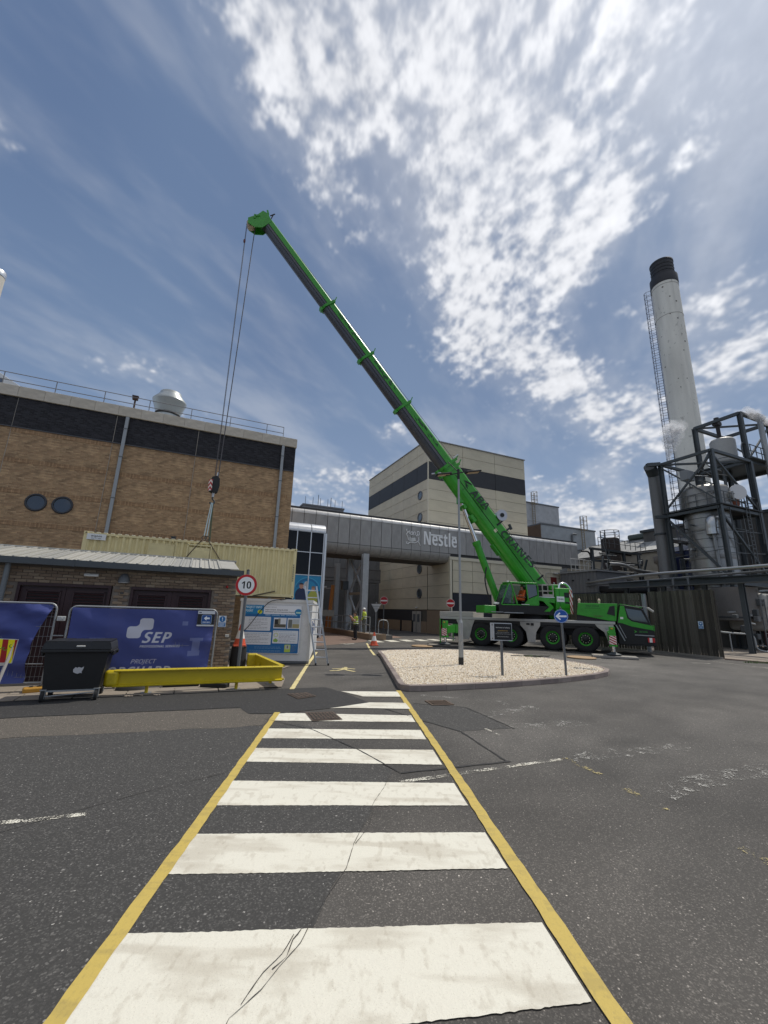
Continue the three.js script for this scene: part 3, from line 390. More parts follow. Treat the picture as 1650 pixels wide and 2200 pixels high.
fencePanel('blue covered mesh fence panel printed with a white company logo', -2.38, .62, .15, 1.74, 11.3, sepT, (u, v, w, y0, y1) => { const cut = u > .8 ? (u - .8) * .5 * Math.pow(1 - v, 1.6) : 0; return [.05 + u * (w - .1) - cut * .5, y0 + .05 + v * (y1 - y0 - .08) + cut * .35, .03 + fold(u * 1.3, v) * (u > .7 && v < .55 ? 2.2 : 1) + .015]; });
{ const t = LT('fence_coupler', 'pale steel clamp joining the two blue fence panels', 'clamp', -2.5, 11.27); P(t, 'clamp_plate', [rbox(.15, .1, .08, .012, 0, 1.47, 0), cyl([0, 1.47, -.03], [0, 1.47, .06], .03)], mat(lin(.5, .5, .48), .5, { metalness: .4 })); P(t, 'tie_strip', box(.18, .02, .05, 0, 1.12, 0), tubeM); }
{ const t = LT('one_way_notice', 'black notice with a blue left arrow square on the fence corner', 'sign', .37, 11.22); plate(t, 'plate', .38, .36, 0, 1.53, 0, canvas(380, 360, (c) => { c.fillStyle = '#15161c'; c.fillRect(0, 0, 380, 360); c.fillStyle = '#cfd2d8'; c.fillRect(0, 0, 380, 75); c.fillRect(0, 326, 380, 34); c.fillStyle = '#33405a'; c.fillRect(25, 28, 55, 22); c.fillStyle = '#1d4f92'; c.strokeStyle = '#aebfd8'; c.lineWidth = 8; c.beginPath(); c.roundRect(95, 95, 220, 215, 38); c.fill(); c.stroke(); c.fillStyle = '#eef3f8'; c.beginPath(); c.moveTo(140, 175); c.lineTo(205, 120); c.lineTo(205, 155); c.lineTo(275, 155); c.lineTo(275, 195); c.lineTo(205, 195); c.lineTo(205, 230); c.fill(); c.font = 'bold 42px sans-serif'; c.textAlign = 'center'; c.fillText('ONE WAY', 205, 282, 170); })); }
// fence feet
const footShape = (w, m, label, s, t0, turn) => { const t = T('ballast_block', label, 'ballast block', site(s, t0, .018), GRID + turn); P(t, 'block', [rbox(w, .11, .22, .035, 0, .055, 0)], m); P(t, 'socket', [cyl([-w * .25, .1, 0], [-w * .25, .125, 0], .035), cyl([0, .1, 0], [0, .125, 0], .035), cyl([w * .25, .1, 0], [w * .25, .125, 0], .035)], M.black); };
footShape(.5, mat(lin(.42, .22, .03), .8), 'orange block foot under the left blue fence panel', -2.62, 11.15, .3);
{ const t = T('ballast_block', 'rounded black rubber foot lying left under the yellow barrier', 'ballast block', site(-.95, 10.95, .02), GRID); P(t, 'block', lathe([[.001, .14], [.14, .13], [.24, .08], [.27, .0]], 20).scale(1.15, 1, .6), grime(lin(.035, .036, .038), .8, 2)); P(t, 'groove', new THREE.TorusGeometry(.2, .012, 6, 24).rotateX(Math.PI / 2).scale(1.15, 1, .6).translate(0, .1, 0), M.black); }
footShape(.75, M.rubber, 'long black rubber foot in the shadow of the yellow barrier', .02, 11.15, 0);
footShape(.62, grime(lin(.025, .025, .026), .8, 2), 'black block foot near the speed sign post', .72, 10.85, -.5);

// ---- wheeled bin
{
  const t = LT('wheeled_bin', 'black four wheeled waste bin in front of the blue fence', 'bin', -1.88, 10.42), bm = grime(lin(.013, .0135, .015), .5, 1.2);
  const g = new THREE.BoxGeometry(1, 1, 1, 1, 4, 1), p = g.attributes.position; for (let i = 0; i < p.count; i++) { const y = p.getY(i) + .5, k = .86 + .14 * y, lean = 0; p.setXYZ(i, p.getX(i) * 1.03 * k + .015 * y, .2 + y * .7, p.getZ(i) * .72 * (.8 + .2 * y) + .0); } g.computeVertexNormals(); P(t, 'body', g.toNonIndexed ? g : g, bm);
  P(t, 'rim', [rbox(1.14, .06, .84, .02, .01, .91, 0), rbox(.05, .1, .5, .02, .58, .86, 0), rbox(.05, .1, .5, .02, -.56, .86, 0)], bm);
  const lid = P(t, 'lid', [prism([[-.56, .0], [.56, 0], [.53, .11], [.5, .13], [-.5, .13], [-.53, .11]], .84).translate(.01, .945, -.42)], grime(lin(.032, .035, .04), .5, 1.5)); P(lid, 'handle', rbox(.14, .03, .03, .01, .06, 1.0, .43), mat(lin(.5, .5, .48), .5)); P(lid, 'lid_rib', [box(1.02, .02, .8, .01, 1.08, 0), box(.3, .03, .82, -.36, 1.08, 0), box(.3, .03, .82, .38, 1.08, 0)], bm);
  for (const x of [-.42, .42]) for (const z of [-.26, .28]) { const w = P(t, 'wheel', [cyl([x - .025, .1, z], [x + .025, .1, z], .1, .1, 16)], M.rubber); P(w, 'fork', [box(.012, .16, .06, x - .035, .14, z), box(.012, .16, .06, x + .035, .14, z), box(.1, .015, .1, x, .215, z)], M.galv); }
  P(t, 'under_frame', [box(.9, .03, .04, 0, .19, .28), box(.9, .03, .04, 0, .19, -.26), cyl([-.38, .1, .3], [.4, .15, .3], .012)], M.galv); P(t, 'trunnion', [cyl([-.62, .88, 0], [-.54, .88, 0], .035), cyl([.56, .88, 0], [.64, .88, 0], .035)], bm);
  const sm = []; const s = new THREE.Shape(); [[-.07, .01], [-.04, .05], [-.015, .035], [.005, .05], [.04, .035], [.075, .055], [.07, .02], [.05, -.03], [.06, -.05], [.03, -.045], [0, -.06], [-.04, -.045], [-.065, -.03]].forEach(([x, y], i) => (i ? s.lineTo(x, y) : s.moveTo(x, y))); P(t, 'torn_sticker', new THREE.ShapeGeometry(s).scale(1.15, 1.15, 1).rotateX(.1).translate(.07, .56, .348), mat(lin(.5, .5, .52), .6));
}
// ---- yellow steel crash barrier, a channel beam with a return leg
{
  const t = LT('crash_barrier', 'yellow steel channel crash barrier on short posts by the road', 'barrier', -1.4, 10.45), ym = grime(lin(.68, .52, .011), .4, .7), X = (s) => s + 1.4;
  const prof = [[-.02, -.16], [.1, -.16], [.13, -.135], [.13, -.1], [.03, -.075], [.03, .075], [.13, .1], [.13, .135], [.1, .16], [-.02, .16]];
  const beam = (L) => prism(prof, L).rotateY(Math.PI / 2);   // runs along +x, the channel facing +z after the turn
  const mk = (L) => { const s = [[.0, -.165], [.11, -.165], [.125, -.15], [.125, -.135], [.02, -.12], [.02, .12], [.125, .135], [.125, .15], [.11, .165], [0, .165]]; const g = new THREE.ExtrudeGeometry(shape(s.map(([z, y]) => [-z, y])), { depth: L, bevelEnabled: false }); g.rotateY(Math.PI / 2); return g; };
  P(t, 'beam', [mk(3.38).translate(.16, .345, 0)], ym);
  const cap = new THREE.CylinderGeometry(.07, .07, .3, 16, 1, false, 0, Math.PI * 2); P(t, 'end_terminal', [rbox(.26, .33, .16, .075, .12, .345, .055)], ym);
  P(t, 'return_beam', [mk(2.6).rotateY(R(95)).translate(3.49, .345, -.02)], ym); P(t, 'return_terminal', [rbox(.3, .36, .12, .06, 3.2, .36, -2.6)], ym);
  for (const [x, z] of [[.77, -.05], [2.55, -.05], [3.4, -.6], [3.28, -1.9]]) { const p = P(t, 'post', [box(.06, .34, .08, x, .18, z), box(.02, .34, .12, x, .18, z)], ym); P(p, 'base_plate', box(.2, .012, .2, x, .028, z), M.galv); }
  const bolts = []; for (let i = 0; i < 8; i++) bolts.push(new THREE.SphereGeometry(.014, 8, 6).translate(.5 + i * .4, .51, .07)); P(t, 'bolt', bolts, mat(lin(.35, .26, .02), .5));
  const rub = []; for (let i = 0; i < 22; i++) rub.push(new THREE.DodecahedronGeometry(rr(.012, .035), 0).scale(1, .4, 1).translate(.77 + rr(-.35, .35), .026, rr(-.05, .25))); P(t, 'broken_mortar', rub, mat(lin(.3, .25, .2), .95), null, 'stuff');
}
// ---- chevron work board at the left edge
{
  const t = LT('work_barrier', 'red and yellow chevron board with a red and white rail at the left edge', 'barrier', -3.05, 10.05);
  const ch = canvas(512, 400, (c) => { c.fillStyle = '#f2e600'; c.fillRect(0, 0, 512, 400); c.fillStyle = '#a01210'; for (let i = 0; i < 4; i++) { c.beginPath(); c.moveTo(30 + i * 150, 0); c.lineTo(100 + i * 150, 0); c.lineTo(140 + i * 150, 400); c.lineTo(65 + i * 150, 400); c.fill(); } c.strokeStyle = '#3f8f1c'; c.lineWidth = 12; for (let i = 0; i < 7; i++) { c.beginPath(); c.arc(40 + i * 70, 110 + (i % 3) * 25, 26, 0, 4.4); c.stroke(); } });
  const b = P(t, 'chevron_board', [box(.62, .42, .02, -.08, .93, 0, 0, 0, -.05)], M.alu); P(b, 'print', new THREE.PlaneGeometry(.6, .4).rotateZ(-.05).translate(-.08, .93, .013), print(ch, .45)); P(t, 'frame', [bar([.2, 1.12, -.02], [.05, .02, .1], .04), bar([-.36, 1.1, -.02], [-.4, .02, .1], .04), bar([.14, .7, .02], [-.5, .66, .02], .05)], mat(lin(.5, .46, .42), .6)); P(t, 'rail_board', [box(.9, .2, .03, -.38, .42, .12)], M.red); P(t, 'rail_stripe', [box(.9, .03, .034, -.38, .53, .12), box(.9, .03, .034, -.38, .31, .12)], M.white);
}
// ---- speed limit sign
function post(name, label, cat, pos, h, r, m, turn = 0) { const t = T(name, label, cat, pos, turn); P(t, 'post', cyl([0, 0, 0], [0, h, 0], r, r, 12), m); P(t, 'post_cap', new THREE.SphereGeometry(r, 10, 6, 0, 7, 0, 1.6).translate(0, h, 0), M.black); return t; }
function disc(t, r, y, z, tex, back = M.galv) { const d = P(t, 'sign_disc', new THREE.CylinderGeometry(r, r, .006, 40).rotateX(Math.PI / 2).translate(0, y, z), back); P(d, 'face', new THREE.CircleGeometry(r * .99, 40).translate(0, y, z + .005), print(tex, .4)); P(d, 'bracket', [box(.16, .03, .03, 0, y + r * .45, z - .02), box(.16, .03, .03, 0, y - r * .45, z - .02)], M.galv); return d; }
{ const t = post('speed_limit_sign', 'round red ringed speed sign on a grey post by the barrier', 'sign', [-3.3, .02, -10.32], 2.68, .038, M.greyPaint, .1);
  disc(t, .255, 2.33, .05, canvas(400, 400, (c) => { c.fillStyle = '#f0f1ef'; c.fillRect(0, 0, 400, 400); c.strokeStyle = '#c01a1c'; c.lineWidth = 46; c.beginPath(); c.arc(200, 200, 176, 0, 7); c.stroke(); c.fillStyle = '#141414'; c.font = 'bold 190px sans-serif'; c.textAlign = 'center'; c.fillText('10', 200, 268, 195); })); }
// ---- black drum and cone at the hut corner
{ const p = site(1.42, 13.2); const t = T('black_drum', 'black plastic drum standing at the hut corner under a cone', 'drum', [p[0], .02, p[2]]); P(t, 'body', lathe([[.001, 0], [.2, 0], [.22, .04], [.22, .3], [.235, .33], [.22, .36], [.21, .66], [.19, .7], [.001, .7]], 20), M.rubber); P(t, 'rim', new THREE.TorusGeometry(.2, .015, 6, 20).rotateX(Math.PI / 2).translate(0, .69, 0), M.black); }
const coneM = mat(lin(.62, .09, .035), .55), coneW = mat(lin(.72, .71, .68), .5);
function cone(label, pos, h) { const t = T('traffic_cone', label, 'cone', pos, .4, 'traffic cones'); const r = (y) => .19 * h / .75 * (1 - y / h) + .03; P(t, 'base', [rbox(.42 * h / .75, .05, .42 * h / .75, .015, 0, .03, 0)], coneM); const seg = (a, b, m, nm) => P(t, nm, lathe([[r(a), a], [r(b), b]], 20), m); seg(.05, h * .36, coneM, 'body'); seg(h * .36, h * .72, coneW, 'reflective_sleeve'); seg(h * .72, h, coneM, 'tip'); }
{ const p = site(1.42, 13.2); cone('orange and white cone perched on the black drum', [p[0], .72, p[2]], .62); } cone('orange and white cone standing on the road by the far crossing', [-.34, .002, -23.9], .72);

// ---- white cabin with project information board
const boardT = canvas(1024, 950, (c) => {
  c.fillStyle = '#e8eaee'; c.fillRect(0, 0, 1024, 950); c.fillStyle = '#1d6aa6'; c.beginPath(); c.roundRect(0, 175, 1010, 770, 26); c.fill(); c.fillStyle = '#1f86bd'; c.fillRect(0, 0, 355, 175); c.fillStyle = '#e8eaee'; c.fillRect(355, 0, 660, 165);
  c.fillStyle = '#d8ecf6'; c.font = 'bold 62px sans-serif'; c.fillText('PROJECT INFO', 30, 65, 290); c.fillText('POINT', 30, 138, 140); c.fillStyle = '#d8dd3c'; c.beginPath(); c.arc(290, 135, 42, 0, 7); c.fill(); c.fillStyle = '#6b8f1e'; c.font = 'bold 58px sans-serif'; c.fillText('!', 280, 156);
  c.fillStyle = '#4a4e56'; c.font = '26px sans-serif'; c.fillText('PROJECT NOTICE', 380, 45); c.font = 'bold 34px sans-serif'; c.fillText('Project Orchard - Giving the NCHR', 380, 100, 400); c.fillText('(Mechanical Vapour Recompression) Evaporators', 380, 142, 560); c.fillStyle = '#1f7fb4'; c.beginPath(); c.arc(972, 125, 66, 0, 7); c.fill(); c.fillStyle = '#bfe0c8'; c.fillRect(930, 120, 84, 30);
  c.fillStyle = '#cfe6f4'; c.font = 'bold 28px sans-serif'; c.fillText('AMBIENT   Sustainability   IMPACT   QUALITY DELIVERY', 385, 205, 570);
  const panel = (x, y, w, h) => { c.fillStyle = '#dfe3e9'; c.beginPath(); c.roundRect(x, y, w, h, 14); c.fill(); }; panel(14, 235, 480, 275); panel(14, 540, 510, 245); panel(550, 500, 445, 255); const txt = (x, y, w, n, st) => { for (let i = 0; i < n; i++) { c.fillStyle = i ? '#7a7f8a' : '#7fa4c0'; let q = x; const end = x + w * (i % 3 === 2 ? .62 : .95); while (q < end) { const l = 14 + rnd() * 44; c.fillRect(q, y + i * st, Math.min(l, end - q), 7); q += l + 9; } } }; txt(110, 262, 350, 8, 30); txt(60, 565, 440, 7, 30); txt(570, 520, 330, 1, 30); txt(660, 560, 310, 7, 26);
  for (const x of [548, 788]) { c.fillStyle = '#dfe3e9'; c.fillRect(x, 245, 222, 215); } c.fillStyle = '#2b2a2c'; c.fillRect(560, 275, 90, 160); c.fillStyle = '#5d584c'; c.fillRect(560, 375, 205, 65); c.fillStyle = '#8d8a7a'; c.fillRect(625, 260, 40, 110); c.fillStyle = '#6f7470'; c.fillRect(805, 275, 70, 170); c.fillStyle = '#a39a6c'; c.fillRect(880, 365, 120, 80); c.fillStyle = '#b9c0c4'; c.fillRect(880, 265, 120, 95);
  c.strokeStyle = '#b9c85a'; c.lineWidth = 9; c.beginPath(); c.arc(605, 590, 34, 0, 7); c.stroke(); c.fillStyle = '#8fb65a'; c.beginPath(); c.moveTo(560, 690); c.lineTo(605, 655); c.lineTo(650, 690); c.lineTo(635, 730); c.lineTo(575, 730); c.fill();
  c.fillStyle = '#b9cf52'; c.beginPath(); c.roundRect(770, 775, 105, 150, 12); c.fill(); c.fillStyle = '#c9ccc4'; c.fillRect(785, 790, 75, 75); c.fillStyle = '#7d7f78'; c.fillRect(810, 795, 26, 55); txt(250, 825, 480, 1, 20); txt(250, 850, 480, 1, 20); txt(170, 895, 560, 1, 20); txt(170, 915, 560, 1, 20); txt(895, 790, 90, 6, 22);
});
{
  const ang = Math.atan2(.29, 2.38), t = T('white_site_cabin', 'white cabin with a blue and white project information board on its front', 'cabin', [-4.83, 0, -14.74], ang), wm = grime(lin(.9, .9, .89), .55, .5);
  P(t, 'shell', [rbox(2.42, 2.06, 5.0, .03, 1.2, 1.07, -2.5)], wm); P(t, 'roof_trim', [box(2.48, .1, .06, 1.2, 2.09, .0), box(.06, .1, 5.0, 2.42, 2.09, -2.5)], mat(lin(.68, .68, .66), .5)); P(t, 'corner_trim', [box(.08, 2.0, .08, 2.39, 1.03, .0), box(.08, 2.0, .08, .03, 1.03, .0)], mat(lin(.66, .66, .64), .5)); P(t, 'skirting', box(2.42, .08, .04, 1.2, .06, .02), M.greyPaint);
  const b = P(t, 'information_board', box(1.98, 1.6, .02, 1.08, 1.13, .03), mat(lin(.6, .6, .6), .5)); P(b, 'print', new THREE.PlaneGeometry(1.96, 1.58).translate(1.08, 1.13, .044), print(boardT, .5));
  for (const [z, y, w, h] of [[-1.3, 1.15, .5, .5], [-2.4, .95, .4, .7], [-3.6, 1.2, .6, .5]]) { const p = P(t, 'side_notice', box(.01, h, w, 2.425, y, z), mat(lin(.06, .12, .3), .5)); P(p, 'notice_panel', box(.004, h * .35, w * .8, 2.434, y + h * .2, z), M.white); }
  P(t, 'rounded_end_cap', [cyl([2.3, .02, -5.0], [2.3, 2.0, -5.0], .22, .22, 18)], wm);
}
{ const t = T('ladder', 'aluminium extension ladder leaning on the white cabin corner', 'ladder', [-1.95, 0, -14.9], R(8)); const top = [-.55, 2.62, -.12], W2 = .2; for (const x of [-W2, W2]) { P(t, 'stile', bar([x, .03, 0], [x + top[0], top[1], top[2]], .055, .095, V(0, 0, 1)), M.alu); P(t, 'outer_stile', bar([x * 1.06, .0, .06], [x * 1.06 + top[0] * .52, top[1] * .52, .06 + top[2] * .52], .025, .07, V(0, 0, 1)), M.galv); P(t, 'rubber_foot', rbox(.06, .07, .1, .01, x * 1.06, .035, .06), M.rubber); } for (let k = 1; k < 11; k++) { const f = k / 10.6; P(t, 'rung', cyl([-W2 + top[0] * f, top[1] * f, top[2] * f], [W2 + top[0] * f, top[1] * f, top[2] * f], .02, .02, 8), M.alu); } }
{ const t = T('black_cable', 'black cable drooping across the information board', 'cable', [-3.6, 2.1, -14.9]); P(t, 'cable', tube([[.5, .05, -.1], [.1, .03, .06], [-.25, -.05, .1], [-.5, -.3, .12], [-.72, -.62, .14], [-.95, -.95, .18], [-1.15, -1.15, .25]], .012, 6, 40), M.black); P(t, 'clip', new THREE.SphereGeometry(.025, 8, 6).translate(.1, .03, .06), M.black); }

// ---- the lifted steel container
{
  const t = T('steel_container', 'cream corrugated steel container hanging from the crane over the hut', 'container', site(.05, 22.5, 2.4), GRID), cm = grime(lin(.86, .74, .39), .6, .35), trim = grime(lin(.88, .76, .41), .55, .6), L = 9.7, D = 2.44, Hh = 2.6;
  const corr = (len) => { const s = [], p = .28, n = Math.round(len / p), q = len / n; for (let i = 0; i < n; i++) { const x = -len / 2 + i * q; s.push([x, 0], [x + q * .28, 0], [x + q * .5, .07], [x + q * .78, .07]); } s.push([len / 2, 0]); const back = [...s].reverse().map(([x, z]) => [x, z + .004]); return shape([...s, ...back]); };
  const wall = (len, h) => new THREE.ExtrudeGeometry(corr(len), { depth: h, bevelEnabled: false }).rotateX(-Math.PI / 2);
  P(t, 'front_wall', wall(L - .3, Hh - .25).translate(0, .14, -.01), new THREE.MeshStandardMaterial({ ...{}, color: cm.color, map: cm.map, roughness: .6, side: THREE.DoubleSide })); P(t, 'back_wall', box(L - .2, Hh - .2, .05, 0, Hh / 2, -D + .06), cm); P(t, 'end_wall', [box(.05, Hh - .2, D - .1, -L / 2 + .07, Hh / 2, -D / 2), box(.05, Hh - .2, D - .1, L / 2 - .07, Hh / 2, -D / 2)], cm);
  const ribs = []; for (let i = 0; i < 34; i++) ribs.push(rbox(.15, .05, D - .06, .015, -L / 2 + .25 + i * .28, Hh - .02, -D / 2)); P(t, 'roof_panel', [box(L - .1, .03, D - .1, 0, Hh - .05, -D / 2), ...ribs], grime(lin(.62, .58, .46), .55, .5)); P(t, 'floor', box(L - .1, .12, D - .1, 0, .1, -D / 2), M.darkSteel);
  P(t, 'top_rail', [box(L - .2, .09, .06, 0, Hh - .09, -.02), box(L - .2, .09, .06, 0, Hh - .09, -D + .03)], trim); P(t, 'bottom_rail', [box(L - .2, .15, .07, 0, .1, -.015), box(L - .2, .15, .07, 0, .1, -D + .03)], trim);
  for (const x of [-1, 1]) for (const z of [-.06, -D + .06]) { const p = P(t, 'corner_post', box(.16, Hh - .2, .14, x * (L / 2 - .08), Hh / 2, z), trim); for (const y of [.06, Hh - .06]) P(p, 'corner_casting', rbox(.18, .12, .18, .01, x * (L / 2 - .085), y, z), trim); for (const y of [.06, Hh - .06]) P(p, 'casting_hole', new THREE.CylinderGeometry(.03, .03, .19, 10).rotateX(Math.PI / 2).translate(x * (L / 2 - .085), y, z), M.black); }
  const X = (s) => s - .05; const d = P(t, 'door', [box(.95, 2.1, .03, X(.05), 1.2, .02)], trim); P(d, 'door_frame', [box(.06, 2.3, .08, X(-.49), 1.22, .02), box(.06, 2.3, .08, X(.58), 1.22, .02), box(1.13, .07, .08, X(.045), 2.37, .02)], trim); P(d, 'door_leaf', [box(.72, 1.9, .02, X(.05), 1.15, .04)], cm); const sh = P(t, 'window_shutter', box(1.08, 1.1, .03, X(-1.63), 1.73, .01), cm); P(sh, 'shutter_edge', [box(1.12, .03, .05, X(-1.63), 2.28, .01), box(.03, 1.1, .05, X(-2.17), 1.73, .01), box(.03, 1.1, .05, X(-1.09), 1.73, .01)], trim);
  plate(t, 'hire_sign', .74, .27, X(-4.3), 2.37, .03, canvas(370, 135, (c) => { c.fillStyle = '#d9dcdd'; c.fillRect(0, 0, 370, 135); c.fillStyle = '#1b1c20'; c.font = 'bold 62px sans-serif'; c.textAlign = 'center'; c.fillText('wigeon', 185, 72, 230); c.font = 'bold 30px sans-serif'; c.fillText('0845 111 5976', 185, 115, 260); }), .5);
  P(t, 'serial_number', new THREE.PlaneGeometry(.1, .95).translate(X(4.78), 1.3, .012), print(canvas(80, 760, (c) => { c.fillStyle = '#b8ad86'; c.fillRect(0, 0, 80, 760); c.fillStyle = '#26261f'; c.font = 'bold 74px sans-serif'; c.textAlign = 'center'; [...'INU80037'].forEach((q, i) => c.fillText(q, 40, 82 + i * 92)); }), .6));
  for (const x of [-3.5, -1.2, 2.9]) P(t, 'lashing_eye', new THREE.TorusGeometry(.06, .012, 6, 12).translate(X(x), Hh - .2, .02), trim); P(t, 'roof_lamp', [box(.2, .12, .08, X(-1.18), Hh + .03, -.1), box(.26, .03, .1, X(-1.18), Hh + .1, -.08)], M.darkSteel);
}
// ---- hook block and lifting slings
const stripeT = canvas(128, 256, (c) => { c.fillStyle = '#e6ddd4'; c.fillRect(0, 0, 128, 256); c.fillStyle = '#b3222a'; for (let i = -1; i < 3; i++) { const y = i * 110 + 40; c.beginPath(); c.moveTo(0, y + 70); c.lineTo(64, y); c.lineTo(128, y + 70); c.lineTo(128, y + 125); c.lineTo(64, y + 55); c.lineTo(0, y + 125); c.fill(); } });
{
  const t = T('hook_block', 'black crane hook block with red and white chevrons above the container', 'hook block', site(.36, 23.7, 7.3), GRID);
  P(t, 'side_plate', [prism([[-.2, .6], [-.24, 1.1], [-.14, 1.42], [.1, 1.5], [.24, 1.35], [.27, .95], [.2, .58], [0, .5]], .07, .01).translate(0, 0, .1), prism([[-.2, .6], [-.24, 1.1], [-.14, 1.42], [.1, 1.5], [.24, 1.35], [.27, .95], [.2, .58], [0, .5]], .07, .01).translate(0, 0, -.17)], M.black); for (const x of [-.04]) P(t, 'sheave', new THREE.CylinderGeometry(.2, .2, .16, 20).rotateX(Math.PI / 2).translate(.02, 1.15, 0), M.steel);
  const w = P(t, 'counterweight_cheek', [rbox(.1, .66, .34, .03, -.19, .92, 0)], M.black); P(w, 'chevron_plate', new THREE.PlaneGeometry(.3, .62).rotateY(-.9).translate(-.2, .9, .24), print(stripeT, .5)); P(w, 'chevron_backing', new THREE.BoxGeometry(.31, .63, .02).rotateY(-.9).translate(-.19, .9, .226), M.black);
  P(t, 'swivel', cyl([0, .3, 0], [0, .55, 0], .07), M.steel); P(t, 'hook', tube([[0, .36, 0], [0, .2, 0], [.1, .08, 0], [.08, -.05, 0], [-.04, -.09, 0], [-.12, 0, 0]], .045, 8, 24), M.darkSteel); P(t, 'rope_anchor', cyl([.1, 1.45, 0], [.12, 1.72, 0], .05), M.alu);
}
{
  const t = T('lifting_slings', 'pale blue round slings and dark legs holding the container', 'sling', site(.3, 23.7, 2.4), GRID); const web = mat(lin(.46, .6, .64), .85), dark = mat(lin(.09, .07, .05), .9);
  for (const x of [-.05, .08]) P(t, 'round_sling', bar([.06 + x * .5, 4.88, 0], [-.06 + x, 3.06, .0], .1, .05), web); P(t, 'dark_sling', bar([.1, 4.9, -.05], [.2, 2.65, -.6], .09, .03), mat(lin(.10, .12, .08), .9)); P(t, 'master_link', [new THREE.TorusGeometry(.11, .02, 8, 20).translate(-.1, 2.95, 0), new THREE.TorusGeometry(.11, .02, 8, 20).translate(.05, 2.95, 0)], M.darkSteel);
  for (const x of [-1, 1]) for (const z of [1.24, -1.28]) P(t, 'sling_leg', [cyl([-.03, 2.86, 0], [x * .16 - .05, 2.63, z], .022), cyl([x * .16 - .05, 2.63, z], [x * 1.95, .0, z + Math.sign(z) * .02], .022)], dark); P(t, 'sling_under', cyl([2.5, .02, 1.26], [3.6, .3, 1.26], .03), dark);
}
// ---- glazed stair tower
{
  const t = LT('glass_stair_tower', 'dark glazed stair tower with rounded silver roof and blue poster', 'building', 8.05, 28), X = (s) => s - 8.05; const dg = new THREE.MeshPhysicalMaterial({ color: lin(.01, .011, .014), roughness: .05, ior: 1.3 });
  P(t, 'core', box(3.6, 7.0, 3.4, X(6.2), 3.5, -1.9), mat(lin(.05, .05, .055), .8)); const xs = [5.1, 6.04, 7.0, 7.92], ys = [.3, 2.2, 4.1, 5.65, 7.08];
  for (let i = 0; i < 3; i++) for (let j = 0; j < 4; j++) if (j !== 1) P(t, 'pane', box(xs[i + 1] - xs[i] - .06, ys[j + 1] - ys[j] - .06, .02, X((xs[i] + xs[i + 1]) / 2), (ys[j] + ys[j + 1]) / 2, -.02), dg);
  for (const s of [...xs]) P(t, 'mullion', box(.06, 6.9, .1, X(s), 3.6, .0), M.alu); for (const y of ys) P(t, 'transom', box(2.9, .05, .08, X(6.5), y, -.002), M.alu); P(t, 'edge_fin', box(.14, 7.0, .3, X(8.04), 3.55, -.05), M.alu);
  const po = canvas(768, 768, (c) => { c.fillStyle = '#2088bb'; c.fillRect(0, 0, 768, 768); c.strokeStyle = '#1a6fa5'; c.lineWidth = 60; c.beginPath(); c.arc(390, 420, 310, 3.4, 6.2); c.stroke(); c.strokeStyle = '#39a3cf'; c.lineWidth = 22; c.beginPath(); c.arc(390, 420, 355, 3.4, 6.2); c.stroke(); c.fillStyle = '#b9bdc2'; c.beginPath(); c.ellipse(325, 330, 70, 170, .2, 0, 7); c.fill();
    const fig = (x, y, coat, cap, s) => { c.fillStyle = coat; c.beginPath(); c.ellipse(x, y + 300 * s, 160 * s, 210 * s, 0, 0, 7); c.fill(); c.fillStyle = '#b98a76'; c.beginPath(); c.ellipse(x, y + 40 * s, 55 * s, 75 * s, 0, 0, 7); c.fill(); c.fillStyle = cap; c.beginPath(); c.ellipse(x, y, 62 * s, 45 * s, 0, 3.1, 6.3); c.fill(); }; fig(215, 260, '#1e2c55', '#232b3d', 1); fig(560, 330, '#a9b04a', '#8a7263', .95); c.fillStyle = '#3e464a'; c.fillRect(690, 420, 60, 340); });
  P(t, 'poster', new THREE.PlaneGeometry(1.86, 1.86).translate(X(6.98), 3.15, .0), print(po, .35)); P(t, 'poster_backing', box(2.8, 1.84, .02, X(6.5), 3.15, -.022), dg);
  const prof = [[0, 0], [.0, .1], [.06, .28], [.18, .44], [.36, .56], [.6, .62], [3.6, .62], [3.6, 0]].map(([z, y]) => [z, y]); for (let i = 0; i < 3; i++) P(t, 'roof_segment', new THREE.ExtrudeGeometry(shape(prof), { depth: i === 2 ? 1.0 : .93, bevelEnabled: false }).rotateY(Math.PI / 2).scale(1, 1, 1).translate(X(xs[i] + (i === 2 ? .02 : 0)), 7.1, .1), M.alu);
}
